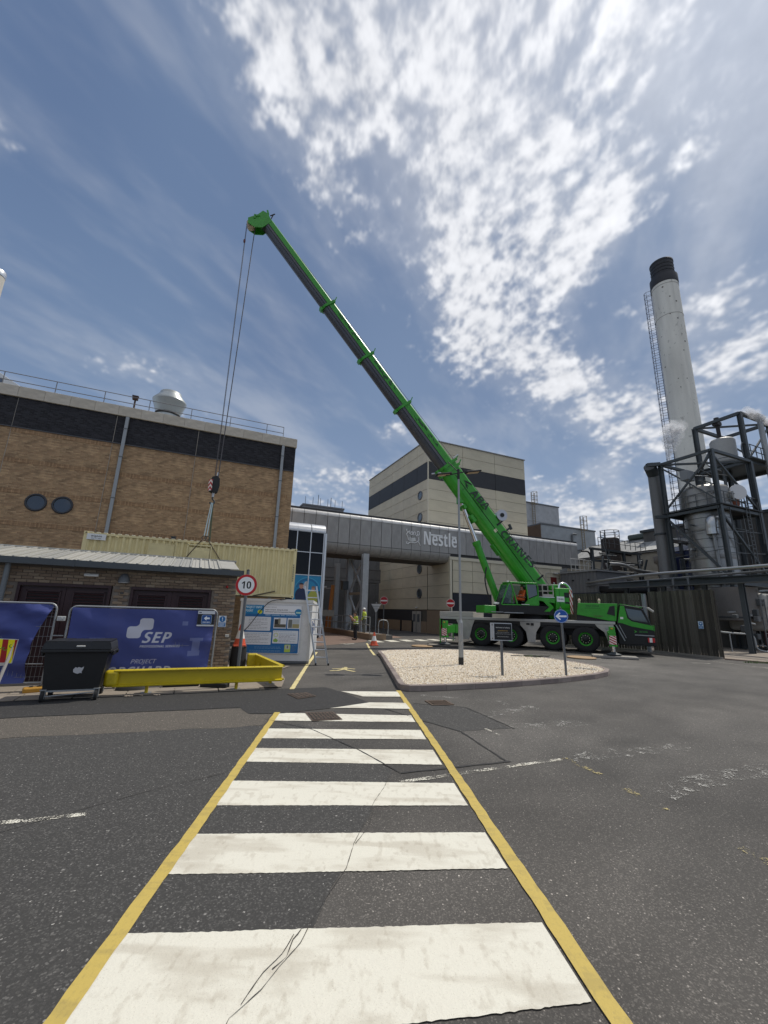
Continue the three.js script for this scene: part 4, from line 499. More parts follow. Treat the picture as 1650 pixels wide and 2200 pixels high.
// ================================================================ middle: link bridge, cream buildings, far sheds
const panelGrey = [grime(lin(.43, .42, .41), .55, .4, { metalness: .1 }), grime(lin(.40, .39, .38), .55, .5, { metalness: .1 }), grime(lin(.45, .44, .43), .55, .35, { metalness: .1 })];
const silver = [grime(lin(.80, .79, .77), .38, .5, { metalness: .25 }), grime(lin(.77, .76, .74), .4, .6, { metalness: .25 })], seamM = mat(lin(.05, .05, .052), .7), under = grime(lin(.43, .415, .40), .5, .5, { metalness: .2 });
{
  const t = LT('link_bridge', 'grey panelled link bridge with rounded silver roof edge carrying a company name', 'bridge', 5.3, 31.4), X = (s) => s - 5.3, n = 33, w = 31.2 / n;
  const arc = (cx, cy, r, a0, a1, k) => Array.from({ length: k + 1 }, (_, i) => [cx + r * Math.cos(R(a0 + (a1 - a0) * i / k)), cy + r * Math.sin(R(a0 + (a1 - a0) * i / k))]);
  const strip = (prof, L, th) => { const outer = prof, inner = [...prof].reverse().map(([z, y]) => { const cz = -.75, cy = prof === topP ? 8.9 : 7.2; const d = Math.hypot(z - cz, y - cy); return [z + (cz - z) / d * th, y + (cy - y) / d * th]; }); return new THREE.ExtrudeGeometry(shape([...outer, ...inner].map(([z, y]) => [-z, y])), { depth: L, bevelEnabled: false }).rotateY(Math.PI / 2); };
  const topP = arc(-.42, 9.2, .46, -4, 92, 9), botP = arc(-.78, 7.06, .79, 0, -88, 8);
  const tg = strip(topP, w - .03, .05), sg = rbox(w - .035, 2.1, .05, .01), bg = strip(botP, w - .03, .05);
  for (let i = 0; i < n; i++) { const x = X(5.3 + i * w); const a = P(t, 'roof_edge_segment', tg, silver[i % 2]); a.position.x = x + .015; const b = P(t, 'wall_panel', sg, panelGrey[(i * 5 + (i >> 2)) % 3]); b.position.set(x + w / 2, 8.13, -.022); if (x + w < 15.4) { const c = P(t, 'underside_segment', bg, under); c.position.x = x + .015; } }
  P(t, 'seam_backing', [box(31.2, 2.9, .05, X(20.9), 8.2, -.09)], seamM); P(t, 'roof', box(31.2, .1, 2.6, X(20.9), 9.72, -1.85), silver[0]); P(t, 'floor', box(15.3, .12, 2.4, X(12.95), 6.3, -1.98), mat(lin(.09, .08, .07), .8)); P(t, 'back_wall', box(31.2, 3.4, .1, X(20.9), 8.0, -3.2), panelGrey[0]); P(t, 'end_wall', box(.06, 2.6, 3.1, X(36.52), 8.3, -1.6), panelGrey[1]); P(t, 'curved_end_cap', [new THREE.SphereGeometry(.78, 14, 8, Math.PI * 1.5, Math.PI / 2, Math.PI / 2, Math.PI / 2).rotateY(Math.PI / 2).translate(X(20.62), 7.06, -.78)], under); P(t, 'side_seam', [box(31.2, .035, .03, X(20.9), 9.2, .006), box(31.2, .035, .03, X(20.9), 7.065, .006)], seamM);
  // raised lettering and nest emblem
  const lm = mat(lin(.86, .86, .87), .5); const word = P(t, 'wordmark', (() => { const g = letters('Nestle', 1, .05); const b = g.boundingBox, k = 3.42 / (b.max.x - b.min.x); g.translate(-b.min.x, 0, 0); g.scale(k, 1.18, 1); g.translate(X(17.86), 7.66, .01); return merge([g, box(1.35, .13, .05, X(19.1), 8.58, .035), box(.46, .13, .05, X(21.0), 8.58, .035)]); })(), lm, 'pale raised company name');
  const em = []; const L = (pts, r = .035) => em.push(tube(pts.map(([x, y]) => [X(16.1) + x, 7.6 + y, .03]), r, 5, pts.length * 4)); L([[.1, .15], [.05, .0], [.2, -.05], [.35, .1], [.9, .1], [1.15, .25], [1.35, .0], [1.4, -.1]]); for (let i = 0; i < 4; i++) L([[.25 + i * .03, .3 + i * .07], [.6, .22 + i * .08], [.95 - i * .02, .32 + i * .07]], .03); L([[.25, .3], [.15, .6], [.05, .8], [.15, 1.0], [.0, 1.15], [.1, 1.25]]); L([[.15, .95], [.35, 1.1], [.3, .9], [.45, .85]]); L([[.5, .75], [.45, .95], [.6, 1.05], [.65, .9], [.55, .75]]); L([[.75, .75], [.72, .98], [.85, 1.05], [.95, .95], [.85, .78]]); L([[1.0, .7], [1.15, .9], [1.1, 1.1], [1.25, 1.12], [1.3, .9], [1.15, .75]]); L([[1.15, .7], [1.25, .4], [1.15, .25]]); P(t, 'nest_emblem', em, lm, 'pale line emblem of a bird feeding chicks in a nest');
}
// trestle under the bridge
const trestleM = grime(lin(.46, .48, .50), .5, .8), trestleD = trestleM;
{ const t = LT('bridge_trestle', 'grey steel trestle with cross bracing holding up the link bridge', 'support', 12.5, 31.55); P(t, 'front_column', ibeam([0, 0, 0], [0, 6.4, 0], .5, .45, [0, 0, 1]), trestleM); P(t, 'rear_column', ibeam([-.25, 0, -2.9], [-.25, 6.4, -2.9], .5, .45, [0, 0, 1]), trestleD); for (const [a, b] of [[.3, 3.2], [3.3, 6.2]]) { P(t, 'brace', bar([0, a, -.1], [-.25, b, -2.8], .14), trestleD); P(t, 'brace', bar([0, b, -.1], [-.25, a, -2.8], .14), trestleM); } P(t, 'tie_beam', bar([0, 3.25, 0], [-.25, 3.25, -2.9], .2), grime(lin(.35, .31, .26), .6)); P(t, 'base_plate', box(.7, .06, .7, 0, .03, 0), trestleD); P(t, 'junction_cabinet', box(.5, .7, .5, -.9, 3.9, -2.2), M.darkSteel); }
{ const t = LT('bridge_post', 'slim grey steel post behind the cross braced trestle', 'support', 12.25, 38); P(t, 'column', ibeam([0, 0, 0], [0, 6.2, 0], .42, .4, [0, 0, 1]), trestleM); P(t, 'lamp_arm', [bar([0, 3.9, 0], [-1.0, 3.8, .1], .06), rbox(.4, .18, .25, .04, -1.2, 3.9, .1)], mat(lin(.5, .5, .5), .5)); }
{ const t = LT('orange_davit', 'orange lifting post by the ramp railing under the bridge', 'davit', 11.5, 37.5); P(t, 'mast', bar([0, 0, 0], [.25, 4.1, 0], .26), mat(lin(.45, .16, .02), .5)); P(t, 'lower_mast', bar([-.05, 0, .05], [.02, 1.8, .05], .4), mat(lin(.36, .12, .02), .5)); }
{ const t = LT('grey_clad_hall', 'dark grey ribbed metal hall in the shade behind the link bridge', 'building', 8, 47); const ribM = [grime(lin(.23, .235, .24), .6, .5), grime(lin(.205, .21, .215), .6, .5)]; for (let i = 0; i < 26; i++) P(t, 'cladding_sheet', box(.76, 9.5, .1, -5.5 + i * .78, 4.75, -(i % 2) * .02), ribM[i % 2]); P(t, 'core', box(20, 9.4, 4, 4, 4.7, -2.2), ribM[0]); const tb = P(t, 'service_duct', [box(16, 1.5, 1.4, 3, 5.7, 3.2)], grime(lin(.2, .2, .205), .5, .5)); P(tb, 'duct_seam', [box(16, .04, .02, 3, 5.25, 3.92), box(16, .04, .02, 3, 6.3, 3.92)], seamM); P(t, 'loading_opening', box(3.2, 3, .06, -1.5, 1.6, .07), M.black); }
{ const t = LT('grey_plant_room', 'small grey rooftop plant room with railings beyond the bridge', 'building', 17, 62); P(t, 'wall', box(6.6, 17.6, 5, .2, 8.8, -2.5), grime(lin(.3, .3, .31), .7, .3)); P(t, 'parapet', box(6.8, .25, 5.2, .2, 17.7, -2.5), grime(lin(.24, .24, .25), .7)); for (let i = 0; i < 6; i++) P(t, 'rail_post', bar([-2.8 + i * 1.2, 17.8, 0], [-2.8 + i * 1.2, 19, 0], .06), M.greyPaint); P(t, 'roof_mast', [bar([-.5, 17.8, -1], [-.5, 19.8, -1], .08), bar([1.6, 17.8, -1], [1.6, 19.6, -1], .08)], M.greyPaint); }
// raised walkway beside the apron, with handrail
{ const t = LT('ramp_wall', 'low brown brick ramp wall with galvanised handrail by the crossing', 'wall', 10.9, 26.2); P(t, 'wall', box(.3, .38, 12.5, .15, .19, -6.25), brickVar[2]); P(t, 'wall_end', box(1.1, .38, .3, .6, .19, -.1), brickVar[2]); P(t, 'deck', box(1.5, .3, 12, 1.0, .15, -6.2), grime(lin(.2, .19, .18), .9)); for (let i = 0; i < 7; i++) P(t, 'rail_post', cyl([.15, .38, -.4 - i * 1.9], [.15, 1.45, -.4 - i * 1.9], .03), M.galv); for (const y of [1.45, .95]) P(t, 'handrail', cyl([.15, y, -.4], [.15, y, -12], .028), M.galv); P(t, 'end_hoop', tube([[1.3, .3, 0], [1.3, 1.1, 0], [1.2, 1.25, 0], [.7, 1.25, 0], [.62, 1.1, 0], [.62, .3, 0]], .03, 6, 30), M.galv); P(t, 'crate', box(1.6, .5, .9, -.9, 1.6, -8), grime(lin(.4, .36, .3), .8)); }

// ---- tall cream panelled building and the lower one in front of it
const cream = [[.74, .67, .51], [.715, .645, .49], [.76, .69, .525], [.735, .665, .5]].map((c) => grime(lin(...c), .62, .25)), bandM = grime(lin(.033, .034, .038), .55, .4), creamTrim = grime(lin(.78, .72, .57), .6, .5);
function panels(t, name, L, rows, cols, place, mats = cream) { for (let c = 0; c < cols.length - 1; c++) for (let r = 0; r < rows.length - 1; r++) { const w = cols[c + 1] - cols[c], h = rows[r + 1] - rows[r]; place(P(t, name, rbox(w - .035, h - .025, .06, .012), mats[(c * 7 + r * 3 + ((c * r) % 2)) % mats.length]), (cols[c] + cols[c + 1]) / 2, (rows[r] + rows[r + 1]) / 2); } }
{
  const t = LT('tall_cream_building', 'tall cream panelled building with a black band near its top', 'building', 20.58, 35.35); P(t, 'core', box(12.8, 19.4, 16, 6.45, 9.75, -8.1), mat(lin(.12, .11, .09), .9));
  const ys = [6.2, 7.35, 8.5, 9.65, 10.8, 11.95, 13.1, 14.2, 15.27], yt = [17.15, 18.35, 19.55], front = (m, x, y) => { m.position.set(x, y, 0); }, side = (m, x, y) => { m.position.set(0, y, -x); m.rotation.y = -Math.PI / 2; };
  panels(t, 'wall_panel', 0, ys, [0, 4.3, 8.6, 12.92], front); panels(t, 'wall_panel', 0, yt, [0, 4.3, 8.6, 12.92], front); panels(t, 'dark_band_panel', 0, [15.27, 17.15], [0, 4.3, 8.6, 12.92], front, [bandM]);
  const sc = [.05, 2.3, 5.4, 8.6, 12.3, 16.1]; panels(t, 'wall_panel', 0, [2.15, 3.25, 4.35, 5.45, 6.55, ...ys.slice(1)], sc, side); panels(t, 'wall_panel', 0, yt, sc, side); panels(t, 'dark_band_panel', 0, [15.27, 17.15], sc, side, [bandM]);
  P(t, 'dark_plinth', box(.08, 1.1, 13.2, -.01, 1.6, -9.4), grime(lin(.05, .05, .055), .6)); P(t, 'brick_plinth', box(.12, 1.05, 16, -.02, .52, -8.05), brickVar[1]);
  P(t, 'parapet_trim', [box(13.1, .1, .2, 6.45, 19.6, .02), box(.2, .1, 16.3, .0, 19.6, -8)], grime(lin(.3, .3, .3), .6)); P(t, 'corner_flashing', box(.1, 13.3, .1, .0, 12.9, .0), creamTrim);
  for (const y of [13.83, 11.46, 6.15, 3.71]) { const f = P(t, 'porthole_window', new THREE.TorusGeometry(.43, .07, 8, 28).rotateY(-Math.PI / 2).translate(-.05, y, -1.55), M.greyPaint); P(f, 'pane', new THREE.CircleGeometry(.42, 28).rotateY(-Math.PI / 2).translate(-.055, y, -1.55), M.glass); }
  const d = P(t, 'door', [box(.05, 2.0, 1.75, -.09, 1.0, -2.0)], grime(lin(.55, .53, .48), .6)); for (const z of [-1.58, -2.42]) P(d, 'door_window', box(.02, .75, .5, -.12, 1.35, z), mat(lin(.12, .13, .14), .3)); P(d, 'door_gap', box(.012, 1.96, .03, -.118, 1.0, -2.0), M.black); P(t, 'door_lamp', rbox(.15, .12, .3, .03, -.12, 2.35, -2.0), M.white); P(t, 'bollard_pipe', cyl([-.5, 0, -2.1], [-.5, 1.1, -2.1], .09), M.black); P(t, 'bollard_pipe', cyl([-.6, 0, -4.4], [-.6, 1.1, -4.4], .09), M.black); P(t, 'wall_cctv', [rbox(.4, .28, .3, .05, 8.9, 12.2, .3), bar([8.5, 12.1, .1], [8.9, 12.2, .3], .06)], M.greyPaint);
}
{
  const t = LT('low_cream_building', 'low cream panelled building with a dark blue roller door under the bridge', 'building', 20.58, 31.5); P(t, 'core', box(13.2, 6.5, 3.6, 6.65, 3.25, -1.88), mat(lin(.12, .11, .09), .9));
  const rows = [.05, 1.25, 2.45, 3.65, 4.65, 5.65, 6.55], cols = [.3, 2.44, 4.5, 6.4, 8.4, 10.4, 12.0, 13.3]; panels(t, 'wall_panel', 0, rows.slice(3), cols, (m, x, y) => m.position.set(x, y, 0)); panels(t, 'wall_panel', 0, rows.slice(0, 4), cols.slice(2), (m, x, y) => m.position.set(x, y, 0)); panels(t, 'wall_panel', 0, [2.15, 3.25, 4.35, 5.45, 6.55], [.05, 3.8], (m, x, y) => { m.position.set(0, y, -x); m.rotation.y = -Math.PI / 2; }); P(t, 'brick_plinth', box(.12, 2.1, 3.8, -.03, 1.05, -1.9), brickVar[1]);
  const dr = P(t, 'roller_door', box(4.2, 3.6, .05, 2.42, 1.8, -.0), grime(lin(.018, .022, .034), .5, .3)); P(dr, 'door_slats', Array.from({ length: 12 }, (_, i) => box(4.1, .03, .03, 2.42, .3 + i * .29, .03)), mat(lin(.014, .017, .026), .5), null, 'stuff'); P(t, 'eaves_trim', [box(13.5, .28, .16, 6.7, 6.68, .03), box(.2, 6.6, .16, .08, 3.3, .03)], creamTrim);
  const rd = P(t, 'red_door', box(.75, 1.9, .06, 12.3, 4.75, .05), mat(lin(.13, .012, .012), .5)); P(rd, 'door_sign', box(.18, .2, .01, 12.3, 5.1, .09), M.white); P(t, 'swan_neck_lamp', [tube([[11.3, 4.2, .05], [11.3, 6.0, .08], [11.4, 6.1, .1], [12.3, 6.1, .15]], .03), rbox(.5, .18, .25, .04, 12.5, 6.1, .15)], mat(lin(.45, .44, .4), .5));
}
// ---- gallery, cladding shed, pipework between the bridge end and the steel tower
function caged(t, s, z, y0, y1, m) { for (const x of [-.28, .28]) P(t, 'ladder_stile', bar([s + x, y0, z], [s + x, y1, z], .07), m); P(t, 'ladder_rungs', Array.from({ length: Math.floor((y1 - y0) / .4) }, (_, i) => bar([s - .28, y0 + .2 + i * .4, z], [s + .28, y0 + .2 + i * .4, z], .045)), m, null, 'stuff'); const hp = []; for (let y = y1; y > y1 - 2.2; y -= .7) hp.push(tube([[s - .45, y, z], [s - .45, y, z + .55], [s, y, z + .8], [s + .45, y, z + .55], [s + .45, y, z]], .03, 5, 14)); for (const [x, dz] of [[-.45, .55], [0, .8], [.45, .55], [-.45, 0], [.45, 0]]) hp.push(bar([s + x, y1 - 2.1, z + dz], [s + x, y1, z + dz], .04)); P(t, 'safety_cage', hp, m); }
const rustY = grime(lin(.30, .235, .14), .7, 1), paleBlueWall = grime(lin(.42, .45, .47), .65, .2);
{ const t = LT('pale_plant_block', 'pale grey flat roofed block far behind, with caged ladder', 'building', 49.2, 52); P(t, 'wall', box(7.4, 20.5, 8, 3.7, 10.25, -4), grime(lin(.50, .51, .52), .65, .2)); P(t, 'parapet', box(7.6, .2, 8.2, 3.7, 20.55, -4), M.greyPaint); P(t, 'wall_seam', [box(7.3, .06, .03, 3.7, 17.4, .02), box(7.3, .06, .03, 3.7, 15, .02)], grime(lin(.4, .41, .42), .7)); caged(t, 1.4, .3, 10, 22.3, rustY); }
{ const t = LT('pale_blue_plant_block', 'pale blue grey block with brown brick side wall and caged ladder', 'building', 45.2, 45); P(t, 'wall', box(11.2, 15, 7, 5.6, 7.5, -3.5), paleBlueWall); P(t, 'brick_side', box(.1, 15, 7, -.04, 7.5, -3.5), grime(lin(.17, .11, .07), .85, .3)); P(t, 'parapet', box(11.4, .2, 7.2, 5.6, 15.1, -3.5), M.greyPaint); caged(t, 8.2, .3, 4, 17, rustY); P(t, 'goose_neck_vent', tube([[6, 9, .2], [6, 13.6, .2], [6.1, 14.1, .2], [6.8, 14.1, .25]], .13, 8, 24), M.greyPaint); P(t, 'roof_pipe', [cyl([6, 11.6, .2], [9, 12, .4], .1)], M.greyPaint); }
{ const t = LT('access_gallery', 'white tubular railing gallery at the end of the link bridge', 'gallery', 33.7, 31.2); P(t, 'platform', box(3.1, .12, 1.4, 1.5, 6.2, .6), M.greyPaint); const g = []; for (let i = 0; i < 6; i++) P(t, 'rail_post', cyl([.05 + i * .6, 6.2, 1.25], [.05 + i * .6, 7.5, 1.25], .035), grime(lin(.5, .5, .48), .5)); for (const y of [7.5, 6.95, 6.5]) P(t, 'guard_rail', cyl([0, y, 1.25], [3.05, y, 1.25], .03), grime(lin(.5, .5, .48), .5)); P(t, 'gate_ring', new THREE.TorusGeometry(.45, .03, 6, 20).translate(2.5, 6.9, 1.3), M.galv); P(t, 'bracket', [bar([.1, 5.0, 0], [.1, 6.1, 1.2], .1), bar([2.9, 5.0, 0], [2.9, 6.1, 1.2], .1)], M.greyPaint); }
// ================================================================ mobile crane
const crane = T('mobile_crane', 'green and white four axle mobile crane lifting the container with a raised telescopic boom', 'crane', [6.02, 0, -25.95], R(-27));
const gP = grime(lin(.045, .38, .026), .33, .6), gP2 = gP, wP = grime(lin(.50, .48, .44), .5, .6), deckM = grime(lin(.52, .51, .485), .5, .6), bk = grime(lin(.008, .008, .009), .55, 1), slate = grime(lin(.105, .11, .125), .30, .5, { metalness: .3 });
const chevT = canvas(256, 512, (c) => { c.fillStyle = '#e2d8d2'; c.fillRect(0, 0, 256, 512); c.fillStyle = '#a51d26'; for (let i = -3; i < 6; i++) { c.beginPath(); c.moveTo(0, i * 150 + 75); c.lineTo(0, i * 150); c.lineTo(256, i * 150 + 190); c.lineTo(256, i * 150 + 265); c.fill(); } });
{
  const C = (n, g, m, p = crane, l) => P(p, n, g, m, l), zc = -1.375;
  C('deck', [rbox(9.75, .15, 2.74, .02, 2.3, 1.585, zc)], deckM); C('rear_deck_box', [rbox(2.15, .3, 2.7, .02, -1.52, 1.82, zc), box(1.5, .02, 2.4, -1.5, 1.98, zc)], wP); C('chassis_frame', [box(10.9, .62, 1.1, 2.6, 1.15, zc), box(9.4, .28, 2.5, 2.3, 1.37, zc)], bk);
  for (const z of [-.03, -2.72]) { const f = (pts) => prism(pts, .06, .008).translate(0, 0, z - .03);
    C('side_skirt', f([[-1.5, 1.5], [-.35, 1.5], [-.5, 1.15], [-.72, .35], [-1.25, .35], [-1.3, 1.0]]), wP); C('side_skirt', f([[2.3, 1.5], [3.42, 1.5], [3.4, 1.3], [3.18, .95], [3.1, .39], [2.7, .39], [2.62, .95], [2.32, 1.3]]), wP); C('side_skirt', f([[6.2, 1.5], [7.08, 1.5], [7.08, .46], [6.82, .46], [6.62, 1.1], [6.3, 1.35]]), wP); }
  C('fuel_cap', new THREE.CylinderGeometry(.07, .07, .03, 14).rotateX(Math.PI / 2).translate(6.75, 1.3, .01), M.galv); C('lamp_cluster', [box(.18, .1, .03, 2.75, 1.38, .02), box(.16, .14, .03, 2.98, 1.37, .02)], bk);
  // wheels
  const tyre = lathe([[.36, -.19], [.5, -.2], [.62, -.19], [.685, -.14], [.70, -.08], [.70, .08], [.685, .14], [.62, .19], [.5, .2], [.36, .19]], 40).rotateX(Math.PI / 2), tread = merge(Array.from({ length: 36 }, (_, i) => box(.05, .022, .3, 0, .7, 0).rotateZ(i / 36 * Math.PI * 2))), rim = lathe([[.35, .14], [.375, .19], [.39, .19], [.34, .11], [.3, .09], [.28, .1], [.27, .13]], 36).rotateX(Math.PI / 2), disk = lathe([[.001, .16], [.12, .16], [.14, .12], [.22, .1], [.3, .07]], 30).rotateX(Math.PI / 2), nut = cyl([0, .2, .1], [0, .2, .145], .022, .022, 6);
  for (const x of [0, 1.75, 4.03, 5.69]) for (const near of [1, 0]) { const g = P(crane, 'wheel', tyre, M.rubber); g.position.set(x, .7, near ? -.22 : -2.53); g.rotation.y = near ? 0 : Math.PI; if (x === 1.75) { } P(g, 'tread', tread, M.rubber); P(g, 'rim', rim, gP2); P(g, 'hub', disk, bk); P(g, 'wheel_nuts', merge(Array.from({ length: 10 }, (_, i) => nut.clone().rotateZ(i / 10 * Math.PI * 2))), mat(lin(.55, .6, .42), .5)); }
  for (const x of [0, 1.75, 4.03, 5.69]) C('axle', cyl([x, .7, -2.4], [x, .7, -.3], .12), bk); for (const [a, b] of [[-.75, 2.6], [3.2, 6.5]]) C('wheel_arch', [box(b - a, .22, .5, (a + b) / 2, 1.47, -.26), box(b - a, .22, .5, (a + b) / 2, 1.47, -2.48)], bk);
  // outriggers
  const chev = (p, x, y, z, w, h, ry = 0) => { P(p, 'chevron_plate', new THREE.PlaneGeometry(w, h).rotateY(ry).translate(x, y, z), print(chevT, .5)); };
  for (const [x, near] of [[-1.42, 1], [6.93, 1], [-1.42, 0], [6.93, 0]]) { const z = near ? 2.4 : -5.15, zi = near ? -.8 : -1.95; const b = C('outrigger_beam', [bar([x, .95, zi], [x, .95, z], .3, .38), bar([x, .95, zi], [x, .95, near ? .9 : -3.6], .36, .46)], gP2); const j = C('outrigger_jack', [rbox(.26, .9, .26, .02, x, .98, z), box(.34, .06, .34, x, .56, z)], gP); P(j, 'ram', cyl([x, .2, z], [x, .56, z], .075, .075, 16), M.chrome); P(j, 'foot', [lathe([[.001, .26], [.1, .26], [.14, .22], [.3, .17], [.32, .12], [.001, .12]], 24).translate(x, .02, z)], near ? M.darkSteel : bk); if (near) { P(j, 'chevron_board', box(.3, .4, .02, x, .82, z + .15), M.alu); chev(j, x, .82, z + .163, .29, .39); P(j, 'hazard_lamp', rbox(.1, .06, .05, .01, x, 1.35, z + .15), mat(lin(.6, .3, .02), .4)); } }
  const rb = C('rear_bumper_frame', [box(.06, 1.4, .06, -2.56, .75, -.05), box(.06, 1.4, .06, -2.56, .75, -2.7), box(.06, .08, 2.7, -2.56, 1.48, zc), box(1.0, .5, 2.3, -1.95, 1.2, zc)], gP2); P(rb, 'rear_chevron', box(.6, .42, .02, -2.1, 1.1, -.18), M.alu); chev(rb, -2.1, 1.1, -.165, .58, .4); C('rear_step', [bar([-2.4, .35, -.1], [-1.6, .35, -.1], .06), bar([-2.4, .35, -.1], [-2.4, 1.4, -.1], .04)], M.galv); C('rear_lamp_panel', [box(.1, .25, .3, -2.6, 1.0, -.35), box(.1, .25, .3, -2.6, 1.0, -2.4)], M.red); C('rear_underbody', [rbox(1.2, .45, 1.8, .05, -1.1, .75, zc)], bk);
  // engine housing and driver cab
  const hood = C('engine_housing', prism([[5.35, 1.98], [5.45, 2.61], [7.36, 2.6], [7.24, 1.68], [6.9, 1.7]], 2.6, .02).translate(0, 0, -2.68), gP, crane); P(hood, 'lower_fold', prism([[5.33, 1.66], [5.35, 1.98], [6.9, 1.7], [7.24, 1.68], [7.24, 1.66]], 2.5).translate(0, 0, -2.64), bk); P(hood, 'side_crease', box(1.5, .015, .02, 6.1, 2.2, -.075, 0, 0, -.03), gP2); P(hood, 'side_window', prism([[6.82, 2.05], [6.98, 2.45], [7.22, 2.5], [7.2, 1.95]], .02).translate(0, 0, -.085), M.black);
  const tx = (s, w, h, col, bold = 'bold') => new THREE.MeshStandardMaterial({ map: canvas(w, h, (c) => { c.fillStyle = col[0]; c.fillRect(0, 0, w, h); c.fillStyle = col[1]; c.font = bold + ' ' + h * .8 + 'px sans-serif'; c.textAlign = 'center'; c.fillText(s, w / 2, h * .8, w * .96); }), roughness: .4 });
  P(hood, 'phone_number', new THREE.PlaneGeometry(1.05, .13).translate(6.15, 2.46, -.072), tx('01922 478945', 420, 52, ['#38952f', '#14301a'])); P(hood, 'web_address', new THREE.PlaneGeometry(1.15, .08).translate(6.15, 2.35, -.072), tx('www.abacranehire.co.uk', 520, 36, ['#38952f', '#14301a'])); P(hood, 'model_badge', new THREE.PlaneGeometry(.62, .09).translate(6.4, 1.93, -.071), tx('GMK 4080-3', 300, 44, ['#348c2c', '#5d1c14']));
  const prof = [[7.27, .5], [7.25, 1.6], [7.46, 2.54], [7.6, 2.56], [8.35, 2.42], [8.5, 2.34], [8.76, 1.62], [8.9, 1.42], [8.9, .75], [8.78, .55]], cab = C('driver_cab', prism(prof, 2.6, .03).translate(0, 0, -2.68), bk);
  for (const z of [-.085, -2.69]) { P(cab, 'green_side_panel', prism([[7.3, 1.62], [7.48, 2.5], [7.66, 2.5], [7.76, 1.85], [7.95, 1.7], [8.88, 1.5], [8.88, 1.28], [7.9, 1.45], [7.5, 1.6]], .022).translate(0, 0, z), gP); P(cab, 'side_window', prism([[7.72, 2.36], [8.42, 2.26], [8.66, 1.66], [8.0, 1.76], [7.83, 1.9]], .012).translate(0, 0, z + .002), M.glass); }
  P(cab, 'roof_panel', [box(1.0, .05, 2.5, 7.97, 2.5, zc, 0, 0, -.16)], gP); P(cab, 'windscreen', box(.03, .72, 2.3, 8.66, 2.0, zc, 0, 0, .345), M.glass); P(cab, 'front_panel', box(.03, .3, 2.5, 8.92, 1.4, zc), gP); P(cab, 'door_handle_bar', box(.85, .045, .03, 8.45, 1.02, -.06, 0, 0, -.02), M.galv); P(cab, 'door_logo', [prism([[8.0, 1.28], [8.14, 1.2], [8.0, 1.12], [8.05, 1.2]], .01).translate(0, 0, -.075)], gP); P(cab, 'door_lettering', new THREE.PlaneGeometry(.4, .14).translate(8.42, 1.2, -.068), tx('ABA CRANES', 200, 60, ['#0d0d0e', '#2f8a2c'])); P(cab, 'fuel_sticker', box(.14, .11, .01, 7.5, 1.86, -.06), M.white); P(cab, 'step_guard', [bar([7.2, 1.5, -.06], [7.55, .7, -.06], .05), bar([7.35, 1.5, -.05], [7.62, .85, -.05], .03)], M.galv);
  const bp = C('front_bumper', [rbox(.5, .35, 2.6, .04, 8.68, .66, zc), bar([7.6, .48, -.06], [8.8, .56, -.06], .04)], bk); P(bp, 'bumper_chevron', box(.3, .22, .02, 8.72, .8, .0), M.red); P(bp, 'bumper_white', box(.12, .22, .022, 8.7, .8, .002), M.white);
  C('mirror_arm', [bar([8.2, 2.5, -.1], [8.75, 2.4, .25], .03)], M.galv); C('mirror', rbox(.12, .34, .22, .05, 8.8, 2.3, .27, 0, 0, .9), wP); for (const [x, y] of [[5.5, 2.7], [6.5, 2.7]]) { C('beacon', [cyl([x, y - .1, -.5], [x, y, -.5], .06), new THREE.SphereGeometry(.075, 12, 8).scale(1, 1.4, 1).translate(x, y + .06, -.5)], mat(lin(.6, .45, .35), .3)); } C('sun_visor', box(.06, .1, 2.3, 8.5, 2.4, zc), bk);
}
